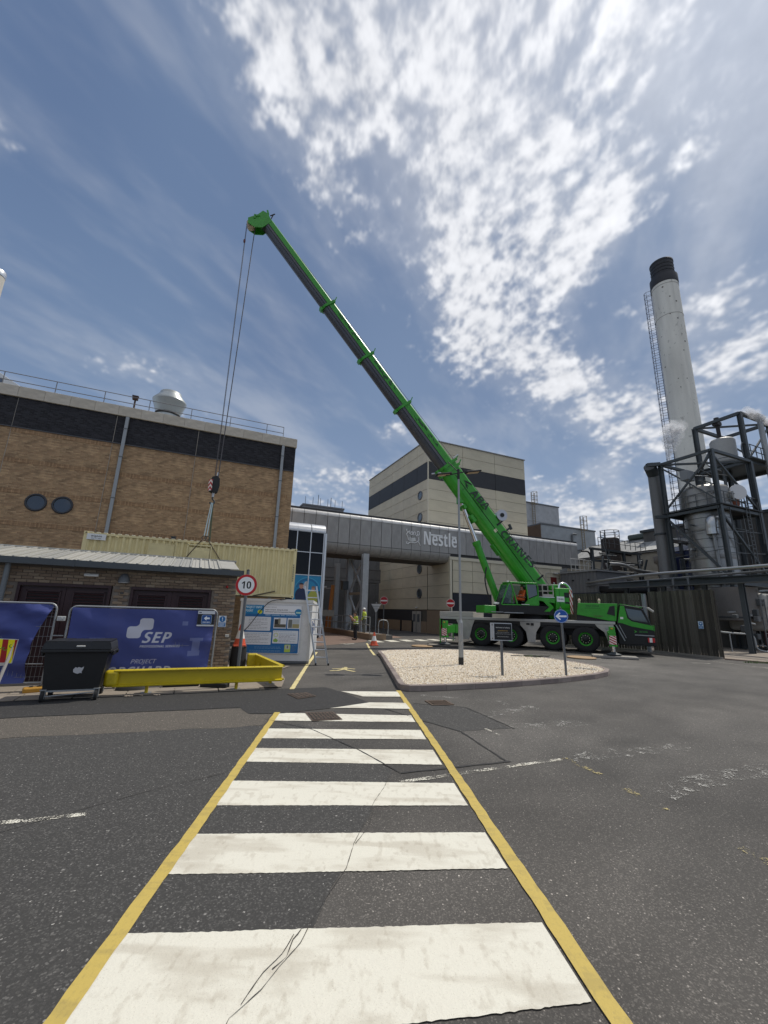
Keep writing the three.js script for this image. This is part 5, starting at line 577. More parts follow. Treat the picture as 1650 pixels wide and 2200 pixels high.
{ // ---- slewing upper works: local x points along the boom, the operator's side is -z
  const inv = new THREE.Matrix4().compose(V(6.02, 0, -25.95), new THREE.Quaternion().setFromAxisAngle(V(0, 1, 0), R(-27)), V(1, 1, 1)).invert(), up = inv.multiply(new THREE.Matrix4().compose(V(8.96, 0, -26.0), new THREE.Quaternion().setFromAxisAngle(V(0, 1, 0), R(192.93)), V(1, 1, 1)));
  const U = (n, g, m, l) => { const o = P(crane, n, g, m, l); up.decompose(o.position, o.quaternion, o.scale); return o; };
  U('slew_ring', new THREE.CylinderGeometry(1.05, 1.15, .3, 36).translate(0, 1.8, 0), bk);
  const body = U('machinery_body', [rbox(3.4, .7, 2.1, .05, -.35, 2.25, .1), rbox(1.9, .5, .8, .03, .1, 2.15, -.95), prism([[-1.9, 2.4], [.1, 2.4], [.1, 3.1], [-.4, 3.75], [-1.6, 3.6], [-1.95, 3.0]], .1).translate(0, 0, -.62), prism([[-1.9, 2.4], [.1, 2.4], [.1, 3.1], [-.4, 3.75], [-1.6, 3.6], [-1.95, 3.0]], .1).translate(0, 0, .52)], bk); P(body, 'green_side_arrow', prism([[-.5, 2.7], [-.15, 2.7], [-.55, 2.35], [-.2, 2.1], [-.55, 2.1], [-.85, 2.35]], .02).translate(0, 0, -1.36), gP); P(body, 'green_fairing', prism([[.35, 2.75], [-.95, 2.6], [-.95, 2.85], [.3, 2.95]], .6).translate(0, 0, -1.35), gP2); P(body, 'walkway_plate', box(1.1, .04, .7, -.4, 2.92, -1.0), M.alu);
  const cw = U('counterweight', [rbox(1.05, 1.5, 2.5, .05, -1.62, 2.75, 0), rbox(.7, .35, 1.6, .04, -1.4, 3.55, -.1)], gP); P(cw, 'panel_line', [box(.02, 1.3, .01, -1.35, 2.75, -1.256), box(1.0, .02, .01, -1.62, 2.3, -1.256)], bk); P(cw, 'hazard_panel', [box(.14, 1.4, .02, -2.12, 2.72, -1.26)], M.white); P(cw, 'hazard_stripes', new THREE.PlaneGeometry(.19, 1.42).rotateY(Math.PI).translate(-2.1, 2.72, -1.275), print(chevT, .5)); P(cw, 'dark_vent', [box(.35, .3, .02, -1.85, 3.1, -1.255), box(.3, .1, .02, -1.85, 2.65, -1.255)], bk);
  P(cw, 'name_plate', new THREE.PlaneGeometry(.5, .3).rotateY(Math.PI).translate(-1.4, 2.85, -1.272), print(canvas(300, 180, (c) => { c.fillStyle = '#dfe2e4'; c.fillRect(0, 0, 300, 180); c.fillStyle = '#1d2126'; c.font = 'bold 88px sans-serif'; c.textAlign = 'center'; c.fillText('C194 WAS', 150, 122, 250); }), .5)); P(cw, 'plate_backing', box(.52, .32, .012, -1.4, 2.85, -1.262), M.alu);
  U('exhaust_arch', tube([[-1.5, 3.5, -1.0], [-1.6, 3.75, -1.0], [-1.95, 3.8, -1.0], [-2.25, 3.55, -1.0], [-2.4, 3.0, -1.0]], .07, 10, 30), M.chrome); U('service_basket', [...[[-.2, -1.3], [-.9, -1.3], [-.2, -.8], [-.9, -.8]].map(([x, z]) => bar([x, 2.95, z], [x, 3.66, z], .045)), ...[2.97, 3.3, 3.66].flatMap((y) => [bar([-.2, y, -1.3], [-.9, y, -1.3], .04), bar([-.2, y, -.8], [-.9, y, -.8], .04), bar([-.2, y, -1.3], [-.2, y, -.8], .04), bar([-.9, y, -1.3], [-.9, y, -.8], .04)]), box(.72, .16, .02, -.55, 3.02, -1.32)], wP);
  U('winch', [cyl([-1.5, 3.35, -.5], [-1.5, 3.35, .5], .33, .33, 24), cyl([-1.5, 3.35, -.55], [-1.5, 3.35, -.5], .45, .45, 24), cyl([-1.5, 3.35, .5], [-1.5, 3.35, .55], .45, .45, 24)], M.darkSteel); U('front_ballast', [rbox(.72, .42, 1.1, .03, 3.2, 2.14, -.8)], gP2); U('front_cross_arm', [rbox(1.2, .5, 1.7, .04, 1.7, 2.15, .0), bar([2.2, 2.1, -.3], [2.9, 2.15, -.6], .3)], bk); U('work_light', [rbox(.3, .12, .2, .03, 2.75, 2.48, -1.2), box(.1, .28, .18, 2.65, 2.18, -1.32, 0, 0, .3)], M.white);
  // operator cab
  const z0 = -1.52, z1 = -.72, fr = gP, pr = [[2.6, 2.42], [2.12, 3.58], [1.95, 3.66], [.35, 3.66], [.25, 3.5], [.25, 2.45]];
  const cab = U('operator_cab', [prism([[.22, 1.95], [.22, 2.46], [2.64, 2.46], [2.75, 2.3], [2.75, 1.95]], z1 - z0).translate(0, 0, z0), box(.05, 1.1, z1 - z0 - .04, .27, 3.0, (z0 + z1) / 2)], bk); const edge = (z) => pr.map((p, i) => { const q = pr[(i + 1) % pr.length]; return bar([p[0], p[1], z], [q[0], q[1], z], .055); });
  P(cab, 'frame', [...edge(z0), ...edge(z1), ...pr.map(([x, y]) => bar([x, y, z0], [x, y, z1], .055)), bar([1.95, 3.64, z0], [1.62, 2.48, z0], .06), bar([1.0, 3.64, z0], [.88, 2.48, z0], .06), bar([1.86, 3.3, z0 - .0], [1.95, 2.48, z0], .03)], fr); P(cab, 'roof', rbox(1.75, .06, z1 - z0 + .06, .02, 1.18, 3.69, (z0 + z1) / 2), gP); P(cab, 'rear_lower_panel', prism([[.26, 2.48], [1.15, 2.48], [.9, 2.75], [.26, 3.0]], .03).translate(0, 0, z0 - .015), gP); P(cab, 'rear_side_window', prism([[.3, 3.02], [.9, 2.8], [.98, 3.6], [.36, 3.6]], .012).translate(0, 0, z0), M.glass); P(cab, 'front_side_window', prism([[1.75, 2.5], [2.52, 2.5], [2.08, 3.55], [1.98, 3.6]], .012).translate(0, 0, z0), M.pane); P(cab, 'windscreen', box(.012, 1.2, z1 - z0 - .06, 2.36, 3.02, (z0 + z1) / 2, 0, 0, .39), M.pane); P(cab, 'inner_window', prism([[.4, 2.55], [2.5, 2.5], [2.08, 3.55], [.4, 3.6]], .012).translate(0, 0, z1), M.pane); P(cab, 'seat', [rbox(.5, .12, .5, .04, .95, 2.62, -1.12), rbox(.12, .75, .48, .05, .66, 2.98, -1.12, 0, 0, .12)], bk); P(cab, 'console', [rbox(.25, .4, .5, .04, 2.15, 2.62, -1.1), bar([1.6, 2.5, -1.35], [1.65, 2.85, -1.35], .05)], bk); P(cab, 'step_plate', [box(1.2, .05, .1, 1.9, 1.98, z0 - .06), box(.7, .04, .12, 2.9, 2.0, z0 - .02)], M.galv); P(cab, 'roof_lamp', rbox(.12, .08, .1, .02, 2.1, 3.72, z0 + .1), M.white); P(cab, 'grab_rail', bar([1.4, 2.46, z0 - .08], [.9, 2.46, z0 - .08], .03), M.white);
  U('air_hose', tube([[2.85, 2.6, -.7], [3.0, 3.2, -.6], [3.05, 3.9, -.5], [2.9, 4.6, -.4]], .04, 6, 24), bk);
  // luffing cylinder
  const lc = U('luffing_cylinder', [cyl([1.85, 2.3, 0], [3.3, 6.1, 0], .21, .21, 22), cyl([3.24, 5.95, 0], [3.34, 6.2, 0], .25, .25, 22)], gP); P(lc, 'ram', cyl([3.3, 6.1, 0], [4.25, 8.6, 0], .135, .135, 20), M.chrome); P(lc, 'clevis', [rbox(.45, .5, .5, .06, 4.28, 8.75, 0)], gP2);
  // telescopic boom
  const bA = Math.atan2(22.25, 17.84), hx = -1.7, hy = 2.08, bm = (g) => g.rotateZ(bA).translate(hx, hy, 0);
  const half = (w, h, upper) => upper ? [[-w / 2, 0], [w / 2, 0], [w / 2, h * .40], [w / 2 - .05, h * .47], [w / 2 - .12, h / 2], [-w / 2 + .12, h / 2], [-w / 2 + .05, h * .47], [-w / 2, h * .40]] : [[w / 2, 0], [-w / 2, 0], ...Array.from({ length: 11 }, (_, i) => { const a = Math.PI + i / 10 * Math.PI; return [Math.cos(a) * w / 2, -h * .12 + Math.sin(a) * h * .38]; })];
  const sec = (w, h, a, b, upper) => bm(new THREE.ExtrudeGeometry(shape(half(w, h, upper)), { depth: b - a, bevelEnabled: false }).rotateY(Math.PI / 2).translate(a, 0, 0));
  const base = U('boom_base_section', sec(.86, 1.26, 0, 11.25, true), gP); P(base, 'lower_shell', sec(.84, 1.26, 0, 11.25, false), gP2); P(base, 'seam_strip', [bm(box(9.6, .03, .02, 5.6, 0, -.432))], bk); P(base, 'heel_bracket', [bm(box(1.4, 1.0, 1.0, .6, -.1, 0))], gP2);
  const collar = (p, r, w, h, m = gP2) => { P(p, 'collar', [bm(box(.16, h * .5, w, r, h * .25, 0)), bm(new THREE.ExtrudeGeometry(shape(half(w, h, false)), { depth: .16, bevelEnabled: false }).rotateY(Math.PI / 2).translate(r - .08, 0, 0)), bm(bar([r, h * .5, -w * .42], [r + .16, h * .5 + .26, -w * .42], .09, .05)), bm(bar([r, h * .5, w * .42], [r + .16, h * .5 + .26, w * .42], .09, .05)), bm(box(.2, .16, .3, r, -h * .52, -.1))], m); };
  collar(base, 11.2, 1.04, 1.44); collar(base, 10.85, .98, 1.38); P(base, 'collar_rod', [bm(cyl([11.35, .5, -.55], [11.35, .95, -.55], .035)), bm(cyl([11.05, -.78, -.5], [11.35, -.78, .5], .05))], M.alu); P(base, 'hose_reel', [bm(cyl([6.7, .9, -.5], [6.7, .9, -.1], .3, .3, 24)), bm(cyl([6.7, .9, -.53], [6.7, .9, -.5], .36, .36, 24))], mat(lin(.45, .46, .5), .35, { metalness: .5 })); P(base, 'reel_hub', bm(cyl([6.7, .9, -.58], [6.7, .9, -.52], .13, .13, 18)), bk); P(base, 'camera', [bm(cyl([5.6, .95, -.3], [5.95, 1.05, -.3], .09, .09, 12)), bm(box(.1, .3, .1, 5.75, .8, -.3))], M.darkSteel); P(base, 'inspection_hatch', [bm(box(.5, .04, .02, 9.6, .25, -.44)), bm(box(.04, .5, .02, 9.4, 0, -.44)), bm(box(.5, .04, .02, 7.9, .18, -.44))], M.darkgreen); P(base, 'boom_lug', [bm(rbox(.5, .24, .7, .04, 7.6, -.72, 0)), bm(rbox(.3, .2, .7, .04, 8.5, -.7, 0)), bm(rbox(.8, .1, .4, .03, 5.2, -.65, 0))], gP2); P(base, 'sticker', [bm(box(.2, .22, .01, 6.2, -.05, -.436))], mat(lin(.6, .6, .4), .5)); P(base, 'guide_bracket', [bm(box(.1, .5, .05, 2.25, .5, -.46)), bm(box(.1, .6, .05, 6.4, .55, -.46))], bk);
  const tg = (s, size, x) => { const g = letters(s, size, .008); const b = g.boundingBox; g.translate(-b.max.x, -size / 2, 0); g.rotateY(Math.PI); g.translate(0, 0, -.438); g.translate(x - (b.max.x - b.min.x), .3, 0); return bm(g); };
  { const mk = (s, size, xa) => { const g = letters(s, size, .008), b = g.boundingBox; g.translate(-b.min.x, -size * .5, 0); g.applyMatrix4(new THREE.Matrix4().makeShear(0, .25, 0, 0, 0, 0)); g.scale(1.15, 1, 1); g.rotateY(Math.PI); return bm(g.translate(xa, .28, -.434)); }; P(base, 'lettering', [mk('ABA', .46, 9.0), mk('CRANES', .46, 5.9)], mat(lin(.012, .03, .018), .45), 'dark hire company lettering along the boom'); P(base, 'arrow_logo', [bm(prism([[9.25, .1], [9.6, .3], [9.25, .52], [9.45, .52], [9.8, .3], [9.45, .1]], .01).translate(0, 0, -.444))], bk); }
  const tele = [[.74, 1.04, 11.1, 15.9], [.69, .96, 15.8, 19.85], [.64, .89, 19.75, 24.05], [.59, .82, 23.95, 30.8]];
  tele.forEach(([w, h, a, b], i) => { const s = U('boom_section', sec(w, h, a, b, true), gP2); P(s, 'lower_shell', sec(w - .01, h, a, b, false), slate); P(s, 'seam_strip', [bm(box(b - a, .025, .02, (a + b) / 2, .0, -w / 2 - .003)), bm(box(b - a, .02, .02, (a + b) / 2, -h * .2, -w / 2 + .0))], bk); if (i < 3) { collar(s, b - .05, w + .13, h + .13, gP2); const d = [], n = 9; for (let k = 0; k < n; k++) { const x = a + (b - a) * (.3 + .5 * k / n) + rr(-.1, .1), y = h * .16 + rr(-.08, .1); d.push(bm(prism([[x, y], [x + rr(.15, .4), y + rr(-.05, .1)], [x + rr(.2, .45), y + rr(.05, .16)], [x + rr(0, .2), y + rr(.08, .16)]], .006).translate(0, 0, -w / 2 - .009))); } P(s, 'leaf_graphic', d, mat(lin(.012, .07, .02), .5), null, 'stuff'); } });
  const hd = U('boom_head', [...[-.31, .26].map((z) => prism([[17.3, 26.2], [17.55, 26.75], [17.9, 26.9], [18.2, 26.5], [18.75, 26.1], [18.72, 25.72], [18.3, 25.5], [17.8, 25.6]], .05).translate(0, 0, z)), box(.35, .3, .6, 17.7, 26.35, 0), box(.3, .12, .7, 18.2, 26.4, 0, 0, 0, -.5)], gP2); P(hd, 'head_sheave', [new THREE.CylinderGeometry(.24, .24, .4, 24).rotateX(Math.PI / 2).translate(18.58, 25.85, 0)], mat(lin(.5, .42, .3), .6)); P(hd, 'head_bracket', [box(.12, .3, .5, 18.35, 26.3, -.1), box(.1, .35, .2, 17.95, 26.95, .1, 0, 0, .4), box(.1, .3, .1, 17.6, 26.95, -.2, 0, 0, -.3)], gP); P(hd, 'rear_sheave', [new THREE.CylinderGeometry(.2, .2, .3, 20).rotateX(Math.PI / 2).translate(17.75, 26.75, 0)], M.darkSteel); P(hd, 'anemometer', [bm(bar([31.2, .5, .1], [31.5, .95, .1], .05)), bm(bar([31.2, .5, -.2], [31.2, .85, -.2], .05))], bk);
  const rope = mat(lin(.06, .06, .07), .6); for (const [x, z, xb] of [[18.82, -.1, 18.76], [18.82, .1, 18.76], [18.3, -.06, 18.6], [18.3, .08, 18.6]]) U('hoist_rope', cyl([x, 25.8, z], [xb, 8.75, z], .014, .014, 6), rope); U('boom_rope', cyl([-1.5, 3.75, -.1], [17.7, 26.95, -.1], .013, .013, 6), rope); U('limit_weight', [lathe([[.001, 0], [.06, .05], [.07, .2], [.03, .3], [.001, .3]], 12).translate(18.82, 24.3, -.1)], mat(lin(.12, .03, .03), .5));
}
// ---- spreader mats and round timber discs on the road
const mat2 = (label, x, z, w, d, turn, m) => { const t = T('spreader_mat', label, 'mat', [x, 0, z], turn, 'outrigger mats'); P(t, 'slab', rbox(w, .1, d, .015, 0, .062, 0), m); P(t, 'top_panel', box(w * .3, .012, d * .9, -w * .32, .118, 0), grime(lin(.40, .36, .3), .8, 1)); P(t, 'lifting_handle', tube([[w / 2 - .02, .06, -.1], [w / 2 + .06, .07, -.08], [w / 2 + .06, .07, .08], [w / 2 - .02, .06, .1]], .012, 5, 14), M.black); };
const nearP = (a, z) => { const c = Math.cos(R(27)), s = Math.sin(R(27)); return [6.02 + a * c - z * s, -25.95 + a * s + z * c]; };
{ let p = nearP(6.93, 2.4); mat2('pale grey outrigger mat under the crane front jack', p[0], p[1], 1.9, .85, R(-22), grime(lin(.33, .31, .28), .8, .8)); p = nearP(-1.42, 2.4); mat2('dark outrigger mat under the crane rear jack', p[0] - .1, p[1], 1.75, .8, R(-12), grime(lin(.1, .09, .08), .8, .8)); }
const disc2 = (label, x, z, r) => { const t = T('timber_disc', label, 'disc', [x, 0, z], rnd() * 3, 'round timber discs'); P(t, 'board', lathe([[.001, .06], [r - .02, .06], [r, .045], [r, .012], [r - .02, .004]], 36), grime(lin(.46, .31, .17), .75, 1.2)); P(t, 'edge_band', new THREE.TorusGeometry(r, .014, 6, 40).rotateX(Math.PI / 2).translate(0, .035, 0), grime(lin(.36, .23, .12), .75)); };
disc2('round tan timber disc lying by the front outrigger mat', 9.3, -20.15, .62); disc2('round tan timber disc lying by the rear outrigger mat', 2.35, -24.2, .6);
// ---- street furniture on the island
{
  const t = T('lamp_post', 'tall galvanised lamp post with twin black lanterns on the gravel island', 'lamp post', [2.8, .1, -15.08]); P(t, 'shaft', [cyl([0, 1.5, 0], [0, 6.75, 0], .045, .038, 16)], M.galv); P(t, 'base_section', [cyl([0, .25, 0], [0, 1.42, 0], .085, .085, 16), cyl([0, 1.42, 0], [0, 1.52, 0], .085, .045, 16)], M.galv); P(t, 'root_sleeve', cyl([0, 0, 0], [0, .27, 0], .09, .09, 16), M.black); P(t, 'access_door', box(.09, .42, .02, 0, .8, .082), grime(lin(.36, .37, .37), .5));
  P(t, 'head_bracket', [cyl([0, 6.7, 0], [0, 7.1, 0], .05), bar([0, 6.95, 0], [-.5, 6.8, .1], .04), bar([0, 6.95, 0], [.5, 7.1, -.1], .04), bar([0, 7.0, 0], [-.35, 7.5, -.3], .03)], M.black); for (const s of [-1, 1]) { const f = P(t, 'lantern', [rbox(.62, .06, .26, .025, s * .58, 6.95 + s * .1, -s * .1, 0, .15, .18)], M.black); P(f, 'lens', rbox(.46, .02, .18, .008, s * .58, 6.912 + s * .1, -s * .1, 0, .15, .18), mat(lin(.45, .33, .22), .3)); }
}
{ const t = T('welcome_sign', 'black framed information sign on a post in the gravel', 'sign', [3.55, .1, -12.72], R(-6)); P(t, 'post', [box(.07, 1.05, .05, 0, .5, 0)], M.greyPaint); const f = P(t, 'frame', [box(.62, .5, .02, 0, 1.24, .03)], M.alu); P(f, 'panel', new THREE.PlaneGeometry(.5, .46).translate(.05, 1.24, .043), print(canvas(520, 470, (c) => { c.fillStyle = '#121214'; c.fillRect(0, 0, 520, 470); c.textAlign = 'center'; c.fillStyle = '#c9cac8'; c.font = 'bold 44px sans-serif'; c.fillText('Welcome to Tutbury', 260, 130, 420); c.fillStyle = '#c8a24a'; c.font = 'bold 32px sans-serif'; c.fillText('We make Nescafe here', 260, 215, 300); c.fillStyle = '#b9bab8'; c.font = '30px sans-serif'; c.fillText('Please report to Gatehouse', 260, 262, 400); c.fillText('All visitors must sign in before entering', 260, 305, 440); c.font = 'bold 30px sans-serif'; c.fillText('Have a safe day with us', 260, 385, 400); }), .35)); P(f, 'fixing_strip', [box(.07, .48, .006, -.255, 1.24, .044)], mat(lin(.42, .42, .42), .4)); P(f, 'screw', [cyl([-.255, 1.43, .04], [-.255, 1.43, .056], .015), cyl([-.255, 1.05, .04], [-.255, 1.05, .056], .015)], M.black); }
{ const t = post('keep_left_sign', 'blue round arrow sign on a leaning grey post in the gravel', 'sign', [5.62, .1, -13.25], 1.98, .034, M.greyPaint, R(-20)); t.rotation.z = R(1.2); disc(t, .205, 1.74, .045, canvas(400, 400, (c) => { c.fillStyle = '#1b55a8'; c.fillRect(0, 0, 400, 400); c.strokeStyle = '#dfe7f1'; c.lineWidth = 8; c.beginPath(); c.arc(200, 200, 186, 0, 7); c.stroke(); c.fillStyle = '#eef2f7'; c.beginPath(); c.moveTo(40, 205); c.lineTo(160, 90); c.lineTo(190, 118); c.lineTo(128, 178); c.lineTo(355, 178); c.lineTo(355, 232); c.lineTo(128, 232); c.lineTo(190, 292); c.lineTo(160, 320); c.fill(); })); }
const noEntry = canvas(300, 300, (c) => { c.fillStyle = '#b81c22'; c.fillRect(0, 0, 300, 300); c.fillStyle = '#e8e6e2'; c.fillRect(25, 125, 250, 52); c.strokeStyle = '#e8e6e2'; c.lineWidth = 10; c.beginPath(); c.arc(150, 150, 144, 0, 7); c.stroke(); });
{ const t = post('no_entry_sign', 'red no entry disc on a grey post by the far crossing', 'sign', [.23, .0, -37.7], 3.1, .05, M.greyPaint); disc(t, .36, 2.8, .06, noEntry); } { const t = post('no_entry_sign', 'red no entry disc behind the rear of the crane', 'sign', [5.85, 0, -36.0], 2.95, .05, M.greyPaint); disc(t, .36, 2.7, .06, noEntry); }
{ const t = post('give_way_sign', 'grey backed triangle sign on a post near the two workers', 'sign', [-.42, 0, -35.2], 2.6, .05, M.galv); P(t, 'triangle_plate', prism([[-.42, 2.45], [.42, 2.45], [0, 1.72]], .015).translate(0, 0, .05), mat(lin(.5, .5, .49), .5)); P(t, 'channel', [box(.6, .04, .03, 0, 2.25, .08), box(.36, .04, .03, 0, 2.05, .08)], M.galv); }
{ const t = T('webbing_heap', 'heap of dark and lime webbing straps dropped on the gravel', 'strap', [6.1, .125, -18.7]); const cs = [mat(lin(.02, .02, .022), .9), mat(lin(.06, .12, .03), .9), mat(lin(.05, .05, .035), .9)]; for (let k = 0; k < 7; k++) { const pts = []; let x = rr(-.6, .2), z = rr(-.2, .2); for (let i = 0; i < 7; i++) { pts.push([x, .02 + .03 * rnd() + (k % 3) * .02, z]); x += rr(-.1, .32); z += rr(-.16, .17); } P(t, 'strap', tube(pts, rr(.022, .035), 6, 34).scale(1, .6, 1), cs[k % 3]); } }
{ const t = T('island_dark_panel', 'dark rectangular flat panel lying in the gravel island', 'manhole cover', [7.0, .118, -15.0], R(-30)); P(t, 'lid', rbox(.7, .02, .42, .008, 0, 0, 0), ironDark); P(t, 'frame', [box(.76, .014, .04, 0, 0, .23), box(.76, .014, .04, 0, 0, -.23)], iron); }  // flat dark rectangle with narrow edge strips on the gravel
// ================================================================ right: timber fence, steel tower, chimney, plant
const boardM = [[.10, .088, .068], [.083, .073, .056], [.128, .113, .088], [.068, .06, .047], [.15, .134, .107]].map((c) => { const tx = pix(128, (i, j) => { const v = .84 + .3 * (fbm(i / 5 + c[0] * 900, j / 80, 4) - .5) + .07 * (rnd() - .5); return [v, v, v]; }, { h: 512 }); tx.repeat.set(3, .4); return new THREE.MeshStandardMaterial({ color: lin(...c), map: tx, roughness: .92 }); });
function woodFence(name, label, s0, t0, s1, t1, h) {
  const a = site(s0, t0), b = site(s1, t1), L = Math.hypot(b[0] - a[0], b[2] - a[2]), t = T(name, label, 'fence', a, Math.atan2(-(b[2] - a[2]), b[0] - a[0]));
  // local x runs from the near end to the far end; the camera side is -z after the turn
  const n = Math.round(L / .152); for (let i = 0; i < n; i++) { const g = box(.132, h + rr(-.03, .03), .022), m = P(t, 'board', g, boardM[(rnd() * 5) | 0]); m.position.set((i + .5) * L / n, h / 2 + .05, rr(-.006, .006)); m.rotation.z = rr(-.003, .003); }
  for (const y of [.5, h * .5, h - .4]) P(t, 'rail', box(L, .1, .05, L / 2, y, -.045), boardM[1]); for (let x = .1; x < L; x += 1.8) P(t, 'post', box(.1, h, .1, x, h / 2, -.12), boardM[3]); P(t, 'concrete_footing', box(L, .09, .2, L / 2, .04, .06), grime(lin(.33, .3, .26), .9, 1));
  return t;
}
woodFence('timber_fence', 'tall dark weathered timber board fence nearest the road at the right', 25.05, 16.75, 24.65, 13.0, 3.4);
woodFence('timber_fence', 'tall timber board fence running behind the crane carrier', 22.6, 22.6, 24.75, 16.95, 3.32);
{ const t = LT('steel_fence_post', 'grey steel post between the two timber fence runs', 'post', 24.72, 16.8); P(t, 'post', ibeam([0, 0, 0], [0, 3.3, 0], .16, .16, [0, 0, 1]), trestleM); P(t, 'cap', box(.2, .02, .2, 0, 3.31, 0), trestleM); }
{ const t = T('site_notice', 'small blue and white notice on the near timber fence', 'sign', site(24.62, 13.75, 1.62), Math.atan2(-(site(24.65, 13)[2] - site(25.05, 16.75)[2]), site(24.65, 13)[0] - site(25.05, 16.75)[0])); plate(t, 'plate', .26, .38, 0, .0, .05, canvas(200, 290, (c) => { c.fillStyle = '#c7d4df'; c.fillRect(0, 0, 200, 290); c.fillStyle = '#2a6fae'; c.beginPath(); c.arc(100, 95, 75, 0, 7); c.fill(); c.fillRect(10, 190, 180, 90); c.fillStyle = '#dfe8ef'; c.beginPath(); c.arc(100, 85, 32, 0, 7); c.fill(); c.fillRect(60, 60, 80, 18); c.fillRect(30, 215, 140, 12); c.fillRect(30, 240, 110, 12); })); P(t, 'fixing', box(.02, .02, .06, 0, .12, .02), M.steel); }

// ---- steel process tower with vessel
const towerM = grime(lin(.07, .084, .092), .55, .6), towerL = towerM, railM = grime(lin(.11, .12, .125), .5, 1);
{
  const t = LT('process_tower', 'dark steel framed process tower with mesh platform at the right', 'tower', 36.13, 17.64), X = 5.5, Z = -4, H2 = 15.1;
  for (const [x, z] of [[0, 0], [0, Z], [X, 0], [X, Z]]) { const c = P(t, 'column', ibeam([x, 0, z], [x, H2, z], .3, .3, [0, 0, 1]), towerL); P(c, 'base_plate', box(.6, .05, .6, x, .025, z), towerM); }
  const B = (n, a, b, w = .26, m = towerM) => P(t, n, bar(a, b, w), m);
  for (const y of [H2, 10.45, 4.75]) { B('beam', [0, y, 0], [X, y, 0], .22); B('beam', [0, y, Z], [X, y, Z], .22); B('beam', [0, y, 0], [0, y, Z], .22); B('beam', [X, y, 0], [X, y, Z], .22); }
  B('brace', [0, H2 - .3, 0], [0, 11, Z], .13); B('brace', [0, 11, 0], [.0, H2 - .3, Z], .12); B('brace', [0, 10.2, Z], [0, 5, 0], .16); B('brace', [0, 10, 0], [X, 5, 0], .16, towerL); B('brace', [0, 4.5, 0], [X, .3, 0], .2, towerL); B('brace', [0, H2 - .3, 0], [X * .95, 11, 0], .14); B('roof_brace', [0, H2, 0], [X, H2, Z], .16); B('roof_brace', [0, H2, Z], [X, H2, 0], .16); B('cantilever_beam', [-.1, H2 + .05, Z], [-1.2, H2 - .1, Z - .4], .3); B('cantilever_beam', [-.1, 10.4, Z], [-1.1, 10.3, Z - .3], .25);
  P(t, 'platform', box(X + .4, .06, -Z + .5, X / 2, 10.66, Z / 2), grime(lin(.04, .045, .05), .7)); P(t, 'platform', box(X + .4, .06, -Z + .5, X / 2, 4.95, Z / 2), grime(lin(.04, .045, .05), .7));
  for (const y of [10.7]) { for (const [a, b, n] of [[[0, 0], [X, 0], 7], [[0, 0], [0, Z], 5], [[X, 0], [X, Z], 5]]) { for (let i = 0; i <= n; i++) { const x = a[0] + (b[0] - a[0]) * i / n, z = a[1] + (b[1] - a[1]) * i / n; P(t, 'rail_post', bar([x, y, z], [x, y + 1.1, z], .05), railM); } for (const h of [.55, 1.1]) P(t, 'guard_rail', bar([a[0], y + h, a[1]], [b[0], y + h, b[1]], .05), railM); P(t, 'toe_board', bar([a[0], y + .08, a[1]], [b[0], y + .08, b[1]], .16, .03), towerL); } }
  const wd = P(t, 'round_dish', new THREE.CylinderGeometry(.62, .62, .12, 28).rotateX(Math.PI / 2).rotateY(-.5).translate(2.6, 11.95, .12), mat(lin(.6, .61, .62), .4)); P(t, 'control_cabinet', rbox(1.0, .85, .6, .04, .4, 13.6, -2.2), mat(lin(.2, .21, .22), .5)); P(t, 'orange_motor', [cyl([4.6, 11.0, -1.2], [4.6, 12.3, -1.2], .35, .35, 14), cyl([4.6, 12.3, -1.2], [4.6, 12.6, -1.2], .2)], mat(lin(.25, .07, .03), .6));
  for (let i = 0; i < 10; i++) { const x = .8 + rnd() * 4, z = -.6 - rnd() * 3; P(t, 'pipe_riser', cyl([x, rr(0, 5), z], [x + rr(-.3, .3), rr(8, 14), z], rr(.05, .12)), [railM, M.galv, towerM][i % 3]); }
  for (let i = 0; i < 26; i++) { const x = rr(.2, 5.4), y = rr(3, 10), z = rr(-3.8, .25); P(t, 'thin_conduit', cyl([x, y, z], [x + rr(-.1, .1), y + rr(1.5, 5), z], rr(.018, .045), undefined, 6), [railM, M.galv, M.darkSteel][i % 3]); }
  for (let i = 0; i < 18; i++) { const y = rr(10.9, 14.6), z = rr(-3.6, .2), x = rr(0, 3); P(t, 'thin_pipe', cyl([x, y, z], [x + rr(1, 2.6), y + rr(-.3, .3), z], rr(.02, .06), undefined, 6), [railM, M.galv, M.darkSteel][i % 3]); }
  for (let i = 0; i < 12; i++) P(t, 'equipment_box', rbox(rr(.2, .6), rr(.25, .7), rr(.2, .5), .04, rr(1.6, 5.2), 10.7 + rr(.3, 1.2), rr(-3.4, -.3)), [M.darkSteel, M.greyPaint, M.galv, towerL][i % 4]);
  for (const [a, b] of [[[0, Z], [0, 0]], [[0, 0], [X, 0]]]) for (let k = 0; k < 3; k++) P(t, 'sag_rod', bar([a[0], 5.2 + k * 1.7, a[1]], [b[0], 5.5 + k * 1.7, b[1]], .05), railM);
  for (const dx of [-.2, .25]) P(t, 'access_ladder', bar([X * .62 + dx, 5, .16], [X * .62 + dx, 11.8, .16], .05), railM); P(t, 'ladder_rungs', Array.from({ length: 20 }, (_, i) => bar([X * .62 - .2, 5.2 + i * .32, .16], [X * .62 + .25, 5.2 + i * .32, .16], .03)), railM, null, 'stuff');
  for (let i = 0; i < 8; i++) { const y = rr(5.2, 9.8), z = -rr(.5, 3.5); P(t, 'cross_pipe', cyl([-.2, y, z], [X, y + rr(-.2, .2), z], rr(.04, .1)), [railM, towerM, M.galv][i % 3]); }
}
